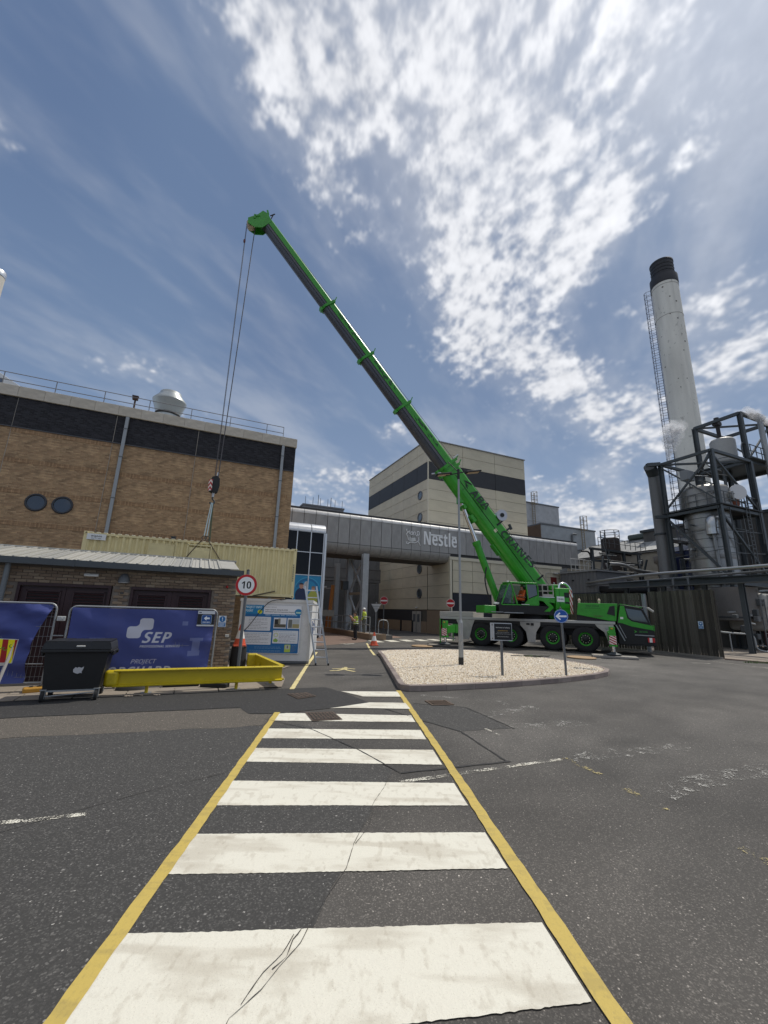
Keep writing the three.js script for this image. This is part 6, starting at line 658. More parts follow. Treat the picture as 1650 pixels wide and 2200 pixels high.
{
  const t = LT('process_vessel', 'large stainless steel cylindrical vessel inside the steel tower', 'tank', 38.0, 19.6), sm = grime(lin(.40, .395, .38), .34, .4, { metalness: .6 }), sm2 = grime(lin(.33, .325, .31), .4, .4, { metalness: .55 });
  P(t, 'shell', lathe([[1.55, 3.2], [1.55, 10.4]], 40), sm); P(t, 'cladding_band', [lathe([[1.57, 8.9], [1.6, 8.95], [1.6, 9.3], [1.57, 9.35]], 40), lathe([[1.57, 6.6], [1.6, 6.65], [1.6, 6.9], [1.57, 6.95]], 40)], sm2); for (const y of [8.2, 7.5, 5.9, 5.2, 4.4, 9.9]) P(t, 'strap', new THREE.TorusGeometry(1.56, .018, 5, 40).rotateX(Math.PI / 2).translate(0, y, 0), M.darkSteel); P(t, 'head', lathe([[1.75, 10.6], [1.75, 12.3], [1.6, 12.6], [.6, 12.85], [.001, 12.9]], 40), sm2); P(t, 'manway', [cyl([.3, 11.6, 1.6], [.36, 11.6, 1.95], .42, .42, 20)], sm2); P(t, 'elbow_duct', [tube([[-.4, 9.6, 1.1], [-1.1, 9.7, 1.3], [-1.75, 9.5, 1.2], [-1.8, 8.8, 1.15], [-1.8, 8.4, 1.15]], .42, 14, 30)], mat(lin(.5, .5, .49), .28, { metalness: .8 })); P(t, 'drain_pipe', cyl([-1.75, 8.4, 1.15], [-1.4, 3, 1.15], .12), M.galv); P(t, 'skirt', lathe([[1.5, 0], [1.5, 3.2]], 32), grime(lin(.12, .115, .105), .8, .5)); P(t, 'top_nozzle', [cyl([-.5, 12.7, 0], [-.5, 13.6, 0], .2), cyl([-.5, 13.6, 0], [-.5, 13.7, 0], .32)], M.darkSteel);
}
{ const t = LT('round_duct_stack', 'slim grey duct standing behind the left column of the steel tower', 'duct', 36.6, 22.6); P(t, 'duct', cyl([0, 0, 0], [0, 14.6, 0], .48, .48, 20), grime(lin(.2, .2, .2), .5, .4)); for (const y of [9, 5]) P(t, 'flange', lathe([[.5, y], [.56, y], [.56, y + .15], [.5, y + .15]], 20), M.darkSteel); P(t, 'cowl', cyl([0, 14.5, 0], [-.9, 15.1, .3], .5, .5, 16), M.darkSteel); }
{
  const t = LT('upper_steel_frame', 'tall open dark steel frame around a white tank at the right edge', 'tower', 44.6, 19), X = 5, Z = -3.9, B = (n, a, b, w = .3, m = towerM) => P(t, n, bar(a, b, w), m);
  for (const [x, z] of [[0, 0], [0, Z], [X, 0], [X, Z]]) { const c = P(t, 'column', ibeam([x, 0, z], [x, 20.9, z], .36, .36, [0, 0, 1]), towerM); P(c, 'base_plate', box(.8, .06, .8, x, .03, z), towerM); }
  for (const y of [20.9, 16.1]) { B('beam', [0, y, 0], [X, y, 0], .28); B('beam', [0, y, Z], [X, y, Z], .28); B('beam', [0, y, 0], [0, y, Z], .28); B('beam', [X, y, 0], [X, y, Z], .28); } B('roof_brace', [0, 20.9, Z], [X, 20.9, 0], .16); B('brace', [X, 16, 0], [X, 20.5, Z], .16); B('brace', [0, 16.2, 0], [X, 20.6, 0], .14);
  P(t, 'platform', box(X + 1.5, .1, 5, X / 2 + .4, 16.3, Z / 2), towerM); for (let i = 0; i < 8; i++) P(t, 'rail_post', bar([-.4 + i * .9, 16.3, .5], [-.4 + i * .9, 17.5, .5], .06), railM); for (const h of [16.9, 17.5]) P(t, 'guard_rail', bar([-.5, h, .5], [6.3, h, .5], .06), railM); P(t, 'hoop', tube([[-.6, 16.4, 0], [-.7, 17.4, 0], [-.3, 17.9, 0], [.2, 17.5, 0]], .05, 5, 18), railM);
  P(t, 'flue_pipe', cyl([2.0, 14, .6], [2.0, 20.6, .6], .22, .22, 14), M.galv); P(t, 'flue_cowl', cyl([1.6, 20.7, .6], [2.5, 20.75, .6], .3), M.alu);
}
{ const t = T('header_tank', 'white cylindrical header tank held inside the upper steel frame', 'tank', site(45.6, 21.2), GRID); P(t, 'shell', lathe([[.001, 16.6], [.7, 16.6], [1.02, 16.9], [1.02, 19.0], [.9, 19.2], [.001, 19.35]], 28), grime(lin(.5, .5, .48), .5, .5)); P(t, 'band', new THREE.TorusGeometry(1.03, .03, 6, 28).rotateX(Math.PI / 2).translate(0, 17.1, 0), M.greyPaint); P(t, 'valve_column', [cyl([-.3, 19.2, 0], [-.55, 20.6, .1], .17), box(.7, .35, .5, -.6, 20.75, .1), cyl([-.9, 20.5, .1], [-.2, 21.2, .1], .06), cyl([-.55, 20.9, .1], [-.55, 21.4, .1], .22)], mat(lin(.03, .025, .028), .6)); P(t, 'support_leg', [bar([-.6, 0, 0], [-.6, 16.7, 0], .2), bar([.6, 0, 0], [.6, 16.7, 0], .2)], towerM); }

// ---- chimney
{
  const t = T('chimney', 'tall round white chimney with a black cap and caged ladder', 'chimney', [35.25, 0, -45]), r = 1.46, cmat = (() => { const tx = pix(512, (i, j) => { const v = .93 + .16 * (fbm(i / 40, j / 160, 5) - .5) - .12 * ss(.72, .78, fbm(i / 14 + 7, j / 14, 4)) + .05 * (rnd() - .5); return [v, v * .995, v * .98]; }, { h: 1024 }); tx.repeat.set(1, 1); return new THREE.MeshStandardMaterial({ map: tx, color: lin(.84, .83, .78), roughness: .75 }); })();
  P(t, 'shaft', lathe([[r * 1.02, 0], [r * 1.02, 22], [r, 32], [r, 43.4]], 48), cmat); for (const y of [22, 38.6, 43.0]) P(t, 'joint_ring', new THREE.TorusGeometry(r + .005, .025, 5, 48).rotateX(Math.PI / 2).translate(0, y, 0), mat(lin(.25, .24, .22), .8)); P(t, 'black_collar', lathe([[r + .02, 43.4], [r + .07, 43.5], [r + .07, 44.6], [r - .15, 44.75], [r - .2, 44.7]], 48), mat(lin(.022, .023, .028), .6)); P(t, 'black_flue', lathe([[r - .2, 44.3], [r - .2, 46.7], [r - .14, 46.75], [r - .14, 46.95], [r - .35, 46.95], [r - .4, 44.5]], 48), mat(lin(.02, .021, .026), .6)); for (const y of [45.2, 45.7, 46.2]) P(t, 'flue_rib', new THREE.TorusGeometry(r - .19, .03, 5, 48).rotateX(Math.PI / 2).translate(0, y, 0), M.black);
  const spots = []; for (let i = 0; i < 14; i++) { const a = R(60 + rnd() * 120), y = rr(26, 43); spots.push(new THREE.CircleGeometry(rr(.05, .12), 7).rotateY(Math.PI / 2 - a).translate(Math.cos(a) * (r + .012), y, Math.sin(a) * (r + .012))); } P(t, 'spalled_patch', spots, mat(lin(.14, .125, .11), .9), null, 'stuff');
  const lm = mat(lin(.06, .065, .10), .6), lx = -r - .06, lz = 0, L0 = (g) => g.rotateY(R(-38)); for (const dz of [-.22, .22]) P(t, 'ladder_stile', L0(bar([lx, 4, lz + dz], [lx, 43.6, lz + dz], .06)), lm); const rg = [], hp = []; for (let y = 4; y < 43.5; y += .35) rg.push(bar([lx, y, lz - .22], [lx, y, lz + .22], .03)); P(t, 'ladder_rungs', rg.map(L0), lm, null, 'stuff'); for (let y = 6; y < 43.6; y += .72) hp.push(tube([[lx, y, lz - .36], [lx - .5, y, lz - .36], [lx - .78, y, lz], [lx - .5, y, lz + .36], [lx, y, lz + .36]], .028, 4, 10)); for (const [dx, dz] of [[-.5, -.36], [-.78, 0], [-.5, .36], [-.7, -.2], [-.7, .2]]) hp.push(bar([lx + dx, 6, lz + dz], [lx + dx, 43.5, lz + dz], .035)); P(t, 'safety_cage', hp.map(L0), lm);
}
// ---- steam drifting off the vents
function steam(label, pos, n, f) { const t = T('steam_plume', label, 'steam', pos); const m = new THREE.MeshPhysicalMaterial({ color: lin(.97, .97, .98), roughness: 1, transmission: .55, thickness: 0, transparent: true, opacity: .1 }); const g = []; for (let i = 0; i < n; i++) { const [p, r] = f(i / n); const q = new THREE.IcosahedronGeometry(r, 2), a = q.attributes.position; for (let k = 0; k < a.count; k++) { const x = a.getX(k), y = a.getY(k), z = a.getZ(k), w = .7 + .8 * fbm(x * 2.4 / r + i * 3.1, y * 2.4 / r + z * 1.7 / r, 3); a.setXYZ(k, x * w, y * w, z * w); } q.computeVertexNormals(); g.push(q.translate(p[0], p[1], p[2])); } P(t, 'vapour', g, m, null, 'stuff'); }
steam('white steam puff drifting beside the chimney ladder', [25.2, 15.9, -34.9], 190, (f) => [[f * 1.0 + rr(-.8, .8) * (.15 + f) + .1, f * 3.3 + rr(-.3, .3), rr(-.5, .5) * f], .08 + .3 * f * rr(.3, 1)]); steam('thin steam wisp curling over the upper steel frame', [...site(45.4, 18.8, 20.3)], 70, (f) => [[f * 2.2 + rr(-.3, .3), .9 - f * 1.1 + rr(-.2, .2), rr(-.3, .3)], .1 + .24 * rnd()]);

// ---- pipe bridge running past the tower, and what stands behind the fences
{ const t = LT('pipe_bridge', 'long bright pipe on a dark steel beam crossing in front of the tower', 'pipe bridge', 31.0, 12), Z = (tt) => 12 - tt; P(t, 'main_pipe', tube([[-1.6, 5.0, Z(11)], [-1.3, 5.0, Z(14)], [-1.0, 5.0, Z(20)], [2.4, 5.0, Z(28)]], .1, 10, 30), mat(lin(.42, .42, .41), .3, { metalness: .8 })); P(t, 'lower_pipe', cyl([-1.2, 4.75, Z(12)], [2.3, 4.75, Z(28)], .07), M.greyPaint); P(t, 'carrier_beam', ibeam([.2, 4.45, Z(10)], [.2, 4.45, Z(24)], .3, .45), towerM); P(t, 'cross_beam', ibeam([.4, 4.4, Z(15.4)], [9, 4.4, Z(15.6)], .3, .42), towerL); P(t, 'cable_tray', box(.5, .06, 13, -.3, 4.2, Z(17)), railM); for (const tt of [14.8, 16.9, 19.6, 22.5]) P(t, 'upright', ibeam([.2, 0, Z(tt)], [.2, 4.3, Z(tt)], .26, .26, [1, 0, 0]), towerL); for (const tt of [17.6, 18.6, 20.4]) P(t, 'drop_pipe', cyl([-.3, 0, Z(tt)], [-.3, 4.7, Z(tt)], .07), M.greyPaint); for (const tt of [15.5, 17.2, 19]) P(t, 'pipe_clamp', box(.3, .16, .1, -1.25 + (tt - 14) * .05, 4.9, Z(tt)), M.darkSteel); P(t, 'grey_tank', [lathe([[.001, 1.9], [1.25, 1.9], [1.3, 2.0], [1.3, 4.2]], 24).translate(4.2, 0, Z(17.2))], grime(lin(.2, .19, .18), .7, .5)); P(t, 'tank_band', [lathe([[1.32, 2.1], [1.34, 2.15], [1.32, 2.2]], 24).translate(4.2, 0, Z(17.2))], M.darkSteel); for (const [dx, dz] of [[-.9, .9], [.9, .9], [-.9, -.9], [.9, -.9]]) P(t, 'tank_leg', bar([4.2 + dx, 0, Z(17.2) + dz], [4.2 + dx, 2, Z(17.2) + dz], .16), towerM); for (let i = 0; i < 24; i++) { const x = rr(1, 8), z = Z(rr(15.2, 19)), y = rr(.4, 3.6); P(t, 'small_pipe', i % 2 ? cyl([x, y, z], [x + rr(.6, 2.4), y + rr(-.1, .1), z], rr(.025, .07), undefined, 7) : cyl([x, y - 1, z], [x, y + rr(.5, 2), z], rr(.025, .06), undefined, 7), [railM, M.galv, M.darkSteel, M.greyPaint][i % 4]); } for (let i = 0; i < 9; i++) P(t, 'valve_body', rbox(rr(.2, .5), rr(.2, .5), .3, .06, rr(1, 7), rr(.5, 3.4), Z(rr(15.4, 17))), [M.darkSteel, M.greyPaint, railM][i % 3]); P(t, 'added_dark_backdrop', box(12, 4.2, .2, 7, 2.1, Z(20.5)), grime(lin(.12, .115, .11), .9, .5)); }  // long box across the back is an added dark backdrop behind the small pipework
{ const t = LT('corrugated_shed', 'small grey corrugated shed on a brick base behind the far fence', 'shed', 33.5, 27), sm = [grime(lin(.2, .2, .205), .6, .6), grime(lin(.17, .17, .175), .6, .6)]; for (let i = 0; i < 20; i++) P(t, 'cladding_sheet', box(.06, 1.95, .2, i % 2 ? -.02 : 0, 5.05, -.1 - i * .205), sm[i % 2]); P(t, 'body', box(4, 6, 4.2, 2.05, 3, -2.05), sm[1]); P(t, 'dark_sill', box(.08, .35, 4.2, -.02, 3.95, -2.05), mat(lin(.03, .035, .05), .6)); P(t, 'brick_base', box(.1, 3.8, 4.2, -.01, 1.9, -2.05), brickVar[2]); P(t, 'roof', box(4.4, .12, 4.6, 2, 6.1, -2.05), mat(lin(.25, .25, .25), .7)); for (const z of [-.8, -2.6]) P(t, 'wall_lamp', rbox(.1, .12, .2, .02, -.07, 5.3, z), M.black); }
{ const t = LT('cooling_fan_ring', 'wide black fan ring with a pale cone behind the timber fence', 'fan', 36.8, 26.5); P(t, 'ring', lathe([[3.0, 4.1], [3.15, 4.15], [3.15, 4.62], [3.0, 4.7], [2.8, 4.6]], 40), mat(lin(.01, .01, .012), .5)); P(t, 'cone', lathe([[2.7, 4.5], [1.0, 5.0], [.3, 5.2], [.001, 5.2]], 30), grime(lin(.4, .4, .39), .5, 1)); for (const a of [0, 1.57, 3.14, 4.71]) P(t, 'leg', bar([Math.cos(a) * 2.9, 0, Math.sin(a) * 2.9], [Math.cos(a) * 2.9, 4.2, Math.sin(a) * 2.9], .2), M.darkSteel); P(t, 'guard_strut', [bar([0, 5.1, 0], [-2.8, 4.8, 1], .1), bar([0, 5.1, 0], [2.6, 4.8, 1.4], .1)], M.darkSteel); }
{ // dense pipework between the bridge end and the shed
  const t = LT('pipe_rack', 'tangle of dark pipes and rails beyond the end of the link bridge', 'pipework', 36.9, 30); const m = [M.darkSteel, railM, M.greyPaint, M.black, mat(lin(.3, .3, .29), .35, { metalness: .7 }), towerM];
  for (let i = 0; i < 4; i++) P(t, 'rack_column', ibeam([i * 2.4, 0, 0], [i * 2.4, 8.9, 0], .25, .25, [0, 0, 1]), m[0]); for (const y of [8.8, 7.6, 6.4, 5.2]) P(t, 'rack_beam', bar([-.3, y, 0], [7.6, y, 0], .22), m[0]);
  for (let i = 0; i < 26; i++) { const y = rr(4.2, 8.8), z = rr(-1.5, 2.2), x0 = rr(-.5, 3), x1 = x0 + rr(2, 5); P(t, 'pipe', i % 4 === 3 ? tube([[x0, y, z], [x0 + 1, y, z], [x0 + 1.3, y - .5, z], [x0 + 1.3, y - rr(1, 2.5), z]], rr(.05, .12), 8, 20) : cyl([x0, y, z], [x1, y + rr(-.15, .15), z], rr(.04, .13)), m[i % 6]); }
  for (let i = 0; i < 9; i++) { const x = rr(0, 8); P(t, 'riser', cyl([x, rr(2, 5), rr(-1, 2.4)], [x, rr(6.5, 9.3), rr(-1, 2.4)], rr(.04, .1)), m[(i + 2) % 6]); } for (let i = 0; i < 8; i++) P(t, 'valve', rbox(rr(.25, .5), rr(.25, .6), .3, .05, rr(0, 7), rr(4.5, 8), rr(0, 2.4)), m[(i * 2) % 6]);
  for (let i = 0; i < 10; i++) P(t, 'rail_post', bar([-.2 + i * .8, 8.9, 1.0], [-.2 + i * .8, 9.8, 1.0], .045), railM); for (const y of [9.35, 9.8]) P(t, 'guard_rail', bar([-.2, y, 1.0], [7.2, y, 1.0], .045), railM); P(t, 'silver_duct', [tube([[-.5, 7.0, 2.2], [1.5, 7.0, 2.3], [3, 6.6, 2.4], [7, 6.5, 2.5]], .16, 10, 24), tube([[.2, 5.6, 2.4], [2.4, 5.6, 2.4], [3, 5.2, 2.5], [6.5, 5.1, 2.6]], .14, 10, 24)], mat(lin(.42, .42, .41), .3, { metalness: .8 }));
}
{ const t = LT('pipe_rack', 'lower dark pipe rack and railing in front of the grey roofed shed', 'pipework', 40.5, 24.5); const m = [M.darkSteel, railM, M.greyPaint, M.black]; for (let i = 0; i < 5; i++) P(t, 'rack_column', bar([i * 1.9, 0, 0], [i * 1.9, 9.2, 0], .25), m[0]); P(t, 'rack_beam', bar([-.2, 9.2, 0], [8, 9.2, 0], .3), mat(lin(.06, .05, .045), .7)); P(t, 'rack_beam', bar([-.2, 7.9, 0], [8, 7.9, 0], .25), mat(lin(.06, .05, .045), .7)); for (let i = 0; i < 16; i++) { const y = rr(3.5, 7.4), x0 = rr(-1.5, 4); P(t, 'pipe', cyl([x0, y, rr(-1, 1.6)], [x0 + rr(1.5, 5), y + rr(-.2, .2), rr(-1, 1.6)], rr(.04, .14)), m[i % 4]); } for (let i = 0; i < 12; i++) P(t, 'rail_post', bar([-1 + i * .7, 5.9, 1.4], [-1 + i * .7, 7.2, 1.4], .05), railM); for (const y of [6.5, 7.2]) P(t, 'guard_rail', bar([-1, y, 1.4], [7, y, 1.4], .05), railM); for (const x of [1.2, 4.4]) P(t, 'hopper', lathe([[.001, 5], [.55, 5], [.55, 7.1], [.8, 7.3], [.8, 7.9], [.001, 7.9]], 18).translate(x, 0, -1.4), grime(lin(.2, .17, .14), .7)); }
{ const t = LT('rusty_flue_tank', 'dark rust brown upright tank in front of the grey roofed shed', 'tank', 44.6, 33.6); P(t, 'shell', lathe([[1.0, 0], [1.0, 11.0], [.9, 11.1], [.001, 11.1]], 28), grime(lin(.045, .032, .026), .7, .5)); for (const y of [11.4, 12]) P(t, 'top_rail', new THREE.TorusGeometry(1.0, .04, 5, 24).rotateX(Math.PI / 2).translate(0, y, 0), railM); for (let i = 0; i < 6; i++) P(t, 'rail_post', bar([Math.cos(i) * 1, 11, Math.sin(i) * 1], [Math.cos(i) * 1, 12, Math.sin(i) * 1], .05), railM); P(t, 'access_ladder', [bar([-1.2, 0, .3], [-1.2, 12, .3], .08), bar([-1.2, 0, -.3], [-1.2, 12, -.3], .08)], railM); }
{ const t = LT('grey_roofed_shed', 'long shed with pale grey sloping sheet roof behind the plant', 'shed', 47.4, 27), rm = [grime(lin(.40, .40, .38), .7, .3), grime(lin(.37, .37, .355), .7, .3)]; for (let i = 0; i < 16; i++) { const m = P(t, 'roof_sheet', box(5.6, .08, 1.02, 0, 0, 0), i === 4 || i === 5 || i === 3 ? grime(lin(.66, .65, .6), .5, .3) : rm[i % 2]); m.position.set(2.35, 10.75, .6 - i * 1.04); m.rotation.z = Math.atan2(2.5, 4.7); } P(t, 'back_roof', box(5.6, .08, 17, 7.0, 10.7, -7, 0, 0, -Math.atan2(2.5, 4.7)), rm[0]); P(t, 'wall', box(9.4, 9.4, 16.8, 4.75, 4.7, -7.4), grime(lin(.45, .41, .33), .8, .3)); P(t, 'eaves_gutter', box(.2, .3, 17, -.02, 9.5, -7.3), mat(lin(.06, .055, .05), .7)); P(t, 'ridge_vent', [rbox(1.2, .7, 5.5, .25, 4.7, 12.3, -6.6)], grime(lin(.11, .14, .13), .7)); }
{ const t = LT('blue_tank', 'dark blue tank casing seen between the tower columns', 'tank', 42.6, 25); P(t, 'casing', rbox(3.4, 7.6, 3, .2, 1.6, 4.6, 0), mat(lin(.012, .022, .085), .5)); P(t, 'lid', prism([[-.1, 8.4], [3.3, 8.4], [1.6, 9.1]], 3).translate(0, 0, -1.5), mat(lin(.05, .06, .1), .5)); }
{ const t = LT('grey_clad_tower_block', 'large dark grey clad process building behind the steel tower', 'building', 50.5, 24); for (let i = 0; i < 22; i++) P(t, 'cladding_sheet', box(.08, 12.5, .68, (i % 2) * .03, 6.25, 6 - i * .7), [grime(lin(.135, .13, .12), .7, .4), grime(lin(.12, .115, .107), .7, .4)][i % 2]); P(t, 'core', box(12, 12.4, 16, 6.1, 6.2, -1.5), mat(lin(.12, .115, .105), .8)); P(t, 'eaves', box(12.4, .3, 16.4, 6, 12.55, -1.5), M.darkSteel); }
// ---- white tank on a red frame at the right edge, with handrail
{ const t = LT('white_road_tank', 'white ribbed tank on a dark red frame at the right edge', 'tank', 35.1, 16.2), wm = grime(lin(.5, .49, .46), .55, .6); P(t, 'shell', [rbox(6.5, 2.55, 2.4, .3, 3.5, 2.55, -.6)], wm); for (let i = 0; i < 7; i++) P(t, 'rib', rbox(.14, 2.2, .12, .04, .75 + i * .16, 2.6, .62), mat(lin(.36, .36, .35), .6)); P(t, 'top_rail', bar([.2, 3.95, .4], [6, 4.4, .4], .1), M.galv); P(t, 'sub_frame', [box(6.4, .9, .2, 3.6, .75, .3), box(6.4, .14, .3, 3.6, 1.2, .35), box(.14, 1.0, .3, 2.2, .7, .36), box(.14, 1.0, .3, 3.8, .7, .36)], mat(lin(.10, .012, .014), .6)); P(t, 'strut', [bar([.3, .1, .3], [1.2, 1.5, .3], .14), bar([1.6, .1, .3], [2.4, 1.4, .3], .14)], towerL); P(t, 'access_ladder', [bar([-.3, .2, .6], [-.3, 3.4, .6], .06), bar([.2, .2, .6], [.2, 3.4, .6], .06), ...Array.from({ length: 9 }, (_, i) => bar([-.3, .5 + i * .33, .6], [.2, .5 + i * .33, .6], .04))], M.greyPaint); }
{ const t = T('bent_handrail', 'galvanised bent pipe handrail by the foot of the steel tower', 'handrail', [22.6, 0, -27.4]); P(t, 'rail', tube([[-1.5, 1.9, -.3], [-.9, 1.25, -.2], [-.3, 1.15, -.1], [1.0, 1.05, 0], [1.15, .9, 0], [1.2, .25, .05], [1.4, .12, .1], [2.6, .08, .4]], .055, 8, 60), M.galv); P(t, 'stanchion', cyl([-.3, 0, -.1], [-.3, 1.15, -.1], .04), M.galv); }
{ const t = T('weed_tuft', 'low green weeds growing along the far right kerb', 'plant', [17.6, 0, -20.2]); const g = []; for (let i = 0; i < 140; i++) { const a = rnd() * 6.28, l = rr(.05, .16), x = rr(-.7, .7), z = rr(-.12, .12); const q = new THREE.BufferGeometry(); q.setAttribute('position', new THREE.Float32BufferAttribute([x - .012, 0, z, x + .012, 0, z, x + Math.cos(a) * l * .6, l, z + Math.sin(a) * l * .6], 3)); q.computeVertexNormals(); g.push(q); } P(t, 'leaves', g, new THREE.MeshStandardMaterial({ color: lin(.07, .12, .03), roughness: .8, side: THREE.DoubleSide }), null, 'stuff'); }
{ const t = T('yard_kerb', 'low concrete kerb along the yard entrance at the right', 'kerb', [0, 0, 0]); for (let i = 0; i < 10; i++) { const m = P(t, 'kerb_stone', rbox(.9, .06, .14, .012), grime(lin(.3, .22, .18), .9, .8)); m.position.set(17.4 + i * .55, .03, -21.3 + i * .72); m.rotation.y = -Math.atan2(.72, .55); } }
// ================================================================ people
function sdfGeo(bones, N = 64, k = .03, pad = .06) {   // bones: [ax, ay, az, ra, bx, by, bz, rb], joined smoothly
  let lo = [1e9, 1e9, 1e9], hi = [-1e9, -1e9, -1e9]; for (const b of bones) for (const [o, r] of [[0, b[3]], [4, b[7]]]) for (let q = 0; q < 3; q++) { lo[q] = Math.min(lo[q], b[o + q] - r - pad); hi[q] = Math.max(hi[q], b[o + q] + r + pad); }
  const c = lo.map((v, i) => (v + hi[i]) / 2), S = Math.max(...lo.map((v, i) => (hi[i] - v) / 2)), mc = new MarchingCubes(N, new THREE.MeshStandardMaterial(), false, false, 90000); mc.isolation = 0;
  for (let z = 0; z < N; z++) for (let y = 0; y < N; y++) for (let x = 0; x < N; x++) {
    const p = [(x - N / 2) / (N / 2) * S + c[0], (y - N / 2) / (N / 2) * S + c[1], (z - N / 2) / (N / 2) * S + c[2]]; let d = 9;
    for (const b of bones) { const ux = b[4] - b[0], uy = b[5] - b[1], uz = b[6] - b[2], L = ux * ux + uy * uy + uz * uz || 1e-9, t = clamp(((p[0] - b[0]) * ux + (p[1] - b[1]) * uy + (p[2] - b[2]) * uz) / L), r = b[3] + (b[7] - b[3]) * t, e = Math.hypot(p[0] - b[0] - ux * t, p[1] - b[1] - uy * t, (p[2] - b[2] - uz * t)) - r; const h = clamp(.5 + .5 * (d - e) / k); d = d + (e - d) * h - k * h * (1 - h); }
    mc.field[x + y * N + z * N * N] = -d;
  }
  mc.update(); const n = mc.count, g = new THREE.BufferGeometry(), pos = new Float32Array(n * 3); for (let i = 0; i < n; i++) for (let q = 0; q < 3; q++) pos[i * 3 + q] = mc.positionArray[i * 3 + q] * S + c[q];
  g.setAttribute('position', new THREE.BufferAttribute(pos, 3)); g.setAttribute('uv', new THREE.BufferAttribute(new Float32Array(n * 2), 2)); g.computeVertexNormals(); const nn = mc.normalArray; if (nn) g.setAttribute('normal', new THREE.BufferAttribute(nn.slice(0, n * 3), 3)); return g;
}
const B2 = (a, ra, b, rb) => [...a, ra, ...b, rb];
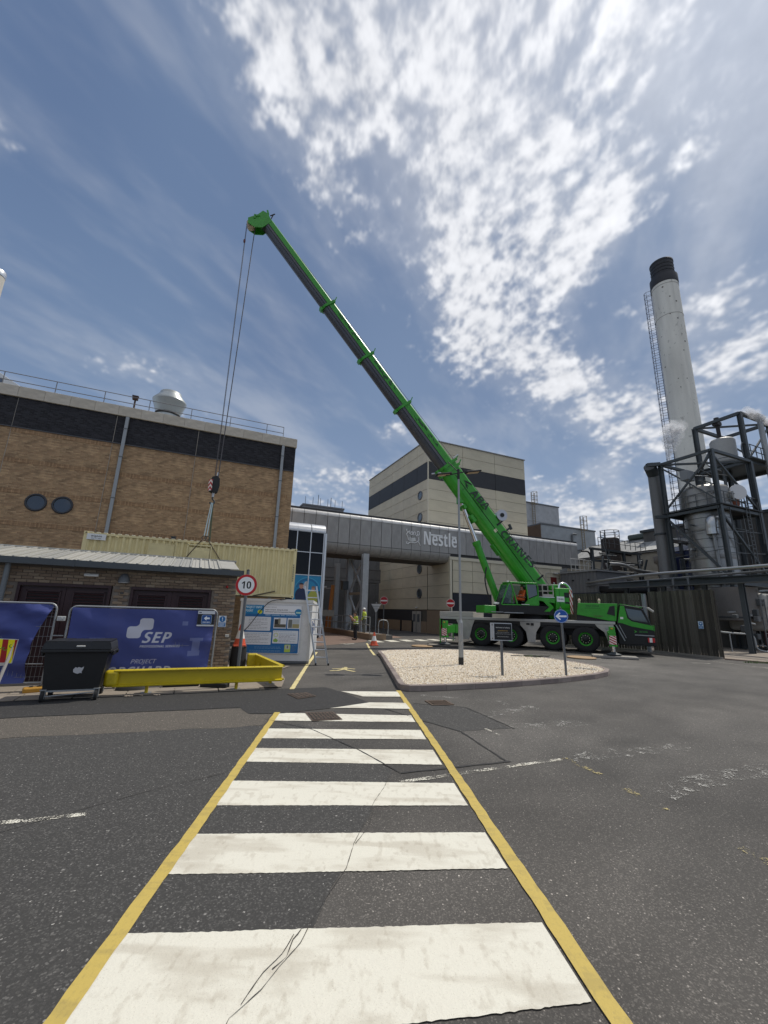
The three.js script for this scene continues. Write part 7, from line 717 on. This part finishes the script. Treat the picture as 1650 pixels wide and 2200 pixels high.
// joints: hip, chest, neck, head, and for each side shoulder, elbow, wrist, hip joint, knee, ankle
function person(label, pos, turn, J, look) {
  const t = T('person', label, 'person', pos, turn), { pelvis, chest, neck, head, arms, legs } = J, add = (a, b, k = 1) => a.map((v, i) => v + b[i] * k), mix = (a, b, k) => a.map((v, i) => v + (b[i] - v) * k);
  const bones = [B2(pelvis, .125, chest, .135), B2(chest, .13, neck, .055), B2(neck, .052, add(head, [0, -.03, 0]), .06)];
  for (const [s, e, w] of arms) { bones.push(B2(chest, .09, s, .062), B2(s, .055, e, .043), B2(e, .043, w, .03)); } for (const [h, kn, a] of legs) bones.push(B2(pelvis, .11, h, .09), B2(h, .088, kn, .06), B2(kn, .06, a, .042), B2(a, .045, add(a, J.toe || [.12, -.05, 0]), .04));
  // head with nose, chin and ears; hands with palm, four fingers and a thumb
  const fw = J.face || [1, 0, 0], sd = [-fw[2], 0, fw[0]], at = (f, u, s) => [head[0] + fw[0] * f + sd[0] * s, head[1] + u, head[2] + fw[2] * f + sd[2] * s];
  const hb = [B2(at(0, .035, 0), .092, at(.01, -.03, 0), .078), B2(at(.03, -.075, 0), .05, at(.06, -.085, 0), .03), B2(at(.088, .01, 0), .012, at(.105, -.02, 0), .014), B2(at(0, .01, .088), .016, at(0, -.03, .086), .012), B2(at(0, .01, -.088), .016, at(0, -.03, -.086), .012), B2(at(-.02, -.05, 0), .06, neck, .055)];
  const parts = [sdfGeo(bones, 72, .045), sdfGeo(hb, 56, .02)];
  for (const [, e, w, grip] of arms) { const d = V(...w).sub(V(...e)).normalize(), u = V(...(grip || [0, 0, 1])), pl = [], P0 = V(...w); const side = d.clone().cross(u).normalize(), curl = u.clone(); const pt = (f, s, c) => P0.clone().addScaledVector(d, f).addScaledVector(side, s).addScaledVector(curl, c).toArray(); pl.push(B2(pt(-.01, 0, 0), .028, pt(.04, 0, 0), .032), B2(pt(.04, -.022, 0), .02, pt(.085, -.026, 0), .017), B2(pt(.04, .022, 0), .02, pt(.085, .026, 0), .016)); [[-.03, .075], [-.01, .085], [.01, .08], [.029, .064]].forEach(([s, l]) => { pl.push(B2(pt(.085, s, 0), .0095, pt(.085 + l * .55, s, .012), .009), B2(pt(.085 + l * .55, s, .012), .009, pt(.085 + l * .9, s, .045), .008)); }); pl.push(B2(pt(.02, -.035, .01), .013, pt(.06, -.06, .03), .011), B2(pt(.06, -.06, .03), .011, pt(.09, -.055, .05), .009)); parts.push(sdfGeo(pl, 48, .008, .03)); }
  const body = P(t, 'body', merge(parts), M.skin);
  P(t, 'eyes', [new THREE.SphereGeometry(.011, 8, 6).translate(...at(.083, .02, .032)), new THREE.SphereGeometry(.011, 8, 6).translate(...at(.083, .02, -.032))], M.black); P(t, 'mouth', new THREE.BoxGeometry(.01, .008, .036).rotateY(Math.atan2(-fw[2], fw[0])).translate(...at(.083, -.062, 0)), mat(lin(.25, .09, .07), .6));
  const tr = []; for (const [h, kn, a] of legs) tr.push(B2(add(pelvis, [0, .04, 0]), .14, h, .11), B2(h, .108, kn, .078), B2(kn, .078, mix(kn, a, .93), .066)); P(t, 'trousers', sdfGeo(tr, 64, .04), look.trousers);
  const to = [B2(add(pelvis, [0, .05, 0]), .148, chest, .155), B2(chest, .14, mix(chest, neck, .6), .085)]; const sl = look.sleeve ?? .3; for (const [s, e, w] of arms) { to.push(B2(chest, .11, s, .082), B2(s, .078, mix(s, e, Math.min(1, sl)), .064)); if (sl > 1) to.push(B2(e, .062, mix(e, w, .92), .046)); } P(t, 'top', sdfGeo(to, 64, .04), look.top);
  if (look.band) for (const k of [.22, .62]) { const c = mix(add(pelvis, [0, .05, 0]), chest, k); P(t, 'reflective_band', new THREE.TorusGeometry(.16, .022, 6, 28).rotateX(Math.PI / 2).translate(...c), mat(lin(.6, .62, .6), .35)); }
  for (const [, , a] of legs) { const q = J.toe || [.12, -.05, 0]; P(t, 'boot', sdfGeo([B2(add(a, [0, .06, 0]), .058, a, .058), B2(add(a, [0, -.035, 0]), .05, add(a, q, 1.1), .042)], 36, .03), M.black); }
  if (look.helmet) { P(t, 'hard_hat', [new THREE.SphereGeometry(.118, 20, 10, 0, 7, 0, Math.PI / 2).scale(1, .92, 1).translate(...at(-.005, .045, 0)), new THREE.CylinderGeometry(.128, .13, .012, 20).translate(...at(.012, .047, 0))], look.helmet); } else P(t, 'hair', sdfGeo([B2(at(-.012, .055, 0), .098, at(-.04, 0, 0), .085)], 36, .03), mat(lin(.04, .025, .018), .8));
  return t;
}
const lime = grime(lin(.50, .62, .05), .7, 3), darkCloth = grime(lin(.018, .019, .024), .85, 3), orangeCloth = grime(lin(.62, .12, .02), .7, 3), greyCloth = grime(lin(.12, .125, .11), .85, 3);
// facing +x in local space before the turn
person('worker in lime vest and black trousers raising a phone by the ramp wall', [-1.62, .006, -28.1], R(200), { pelvis: [0, .92, 0], chest: [.02, 1.28, 0], neck: [.03, 1.47, 0], head: [.06, 1.6, 0], toe: [.13, -.045, 0], arms: [[[.02, 1.4, -.19], [.16, 1.2, -.27], [.34, 1.42, -.12], [0, 0, 1]], [[.02, 1.4, .19], [.16, 1.2, .27], [.34, 1.42, .12], [0, 0, -1]]], legs: [[[0, .88, -.09], [.02, .49, -.11], [-.02, .09, -.12]], [[0, .88, .09], [.03, .49, .12], [0, .09, .14]]] }, { top: lime, trousers: darkCloth, band: true });
{ const t = T('held_phone', 'dark phone held up by the worker in black trousers', 'phone', [-1.62, .006, -28.1], R(200)); P(t, 'case', rbox(.012, .15, .08, .005, .43, 1.5, 0), M.black); P(t, 'screen', box(.002, .135, .07, .423, 1.5, 0), mat(lin(.05, .06, .07), .2)); }
person('worker in white hard hat and lime jacket standing on the ramp walkway', [-1.18, .3, -30.3], R(165), { pelvis: [0, .93, 0], chest: [-.01, 1.3, 0], neck: [.0, 1.49, 0], head: [.03, 1.62, 0], toe: [.13, -.045, 0], arms: [[[0, 1.42, -.2], [-.02, 1.14, -.25], [.12, .93, -.22], [1, 0, 0]], [[0, 1.42, .2], [-.04, 1.14, .25], [.1, .92, .2], [1, 0, 0]]], legs: [[[0, .88, -.09], [.02, .49, -.1], [-.02, .09, -.1]], [[0, .88, .09], [.0, .49, .1], [-.03, .09, .1]]] }, { top: lime, trousers: greyCloth, band: true, helmet: M.white, sleeve: 2 });
{ // crane operator, seated, facing along the boom
  const q = R(192.93), c = Math.cos(q), s = Math.sin(q), x = 1.0, z = -1.12; const p = [8.96 + x * c + z * s, 1.72, -26.0 - x * s + z * c];
  person('crane operator in orange work clothes seated at the cab controls', p, q, { pelvis: [0, 1.06, 0], chest: [-.04, 1.4, 0], neck: [-.02, 1.58, 0], head: [.03, 1.70, 0], toe: [.13, -.04, 0], arms: [[[-.02, 1.5, -.2], [.1, 1.24, -.25], [.38, 1.22, -.2], [0, -1, 0]], [[-.02, 1.5, .2], [.1, 1.24, .25], [.38, 1.22, .2], [0, -1, 0]]], legs: [[[.06, 1.03, -.1], [.48, 1.08, -.12], [.62, .84, -.12]], [[.06, 1.03, .1], [.48, 1.08, .12], [.62, .84, .12]]] }, { top: orangeCloth, trousers: orangeCloth, sleeve: 2, band: true });
}
renderer.render(scene, camera);
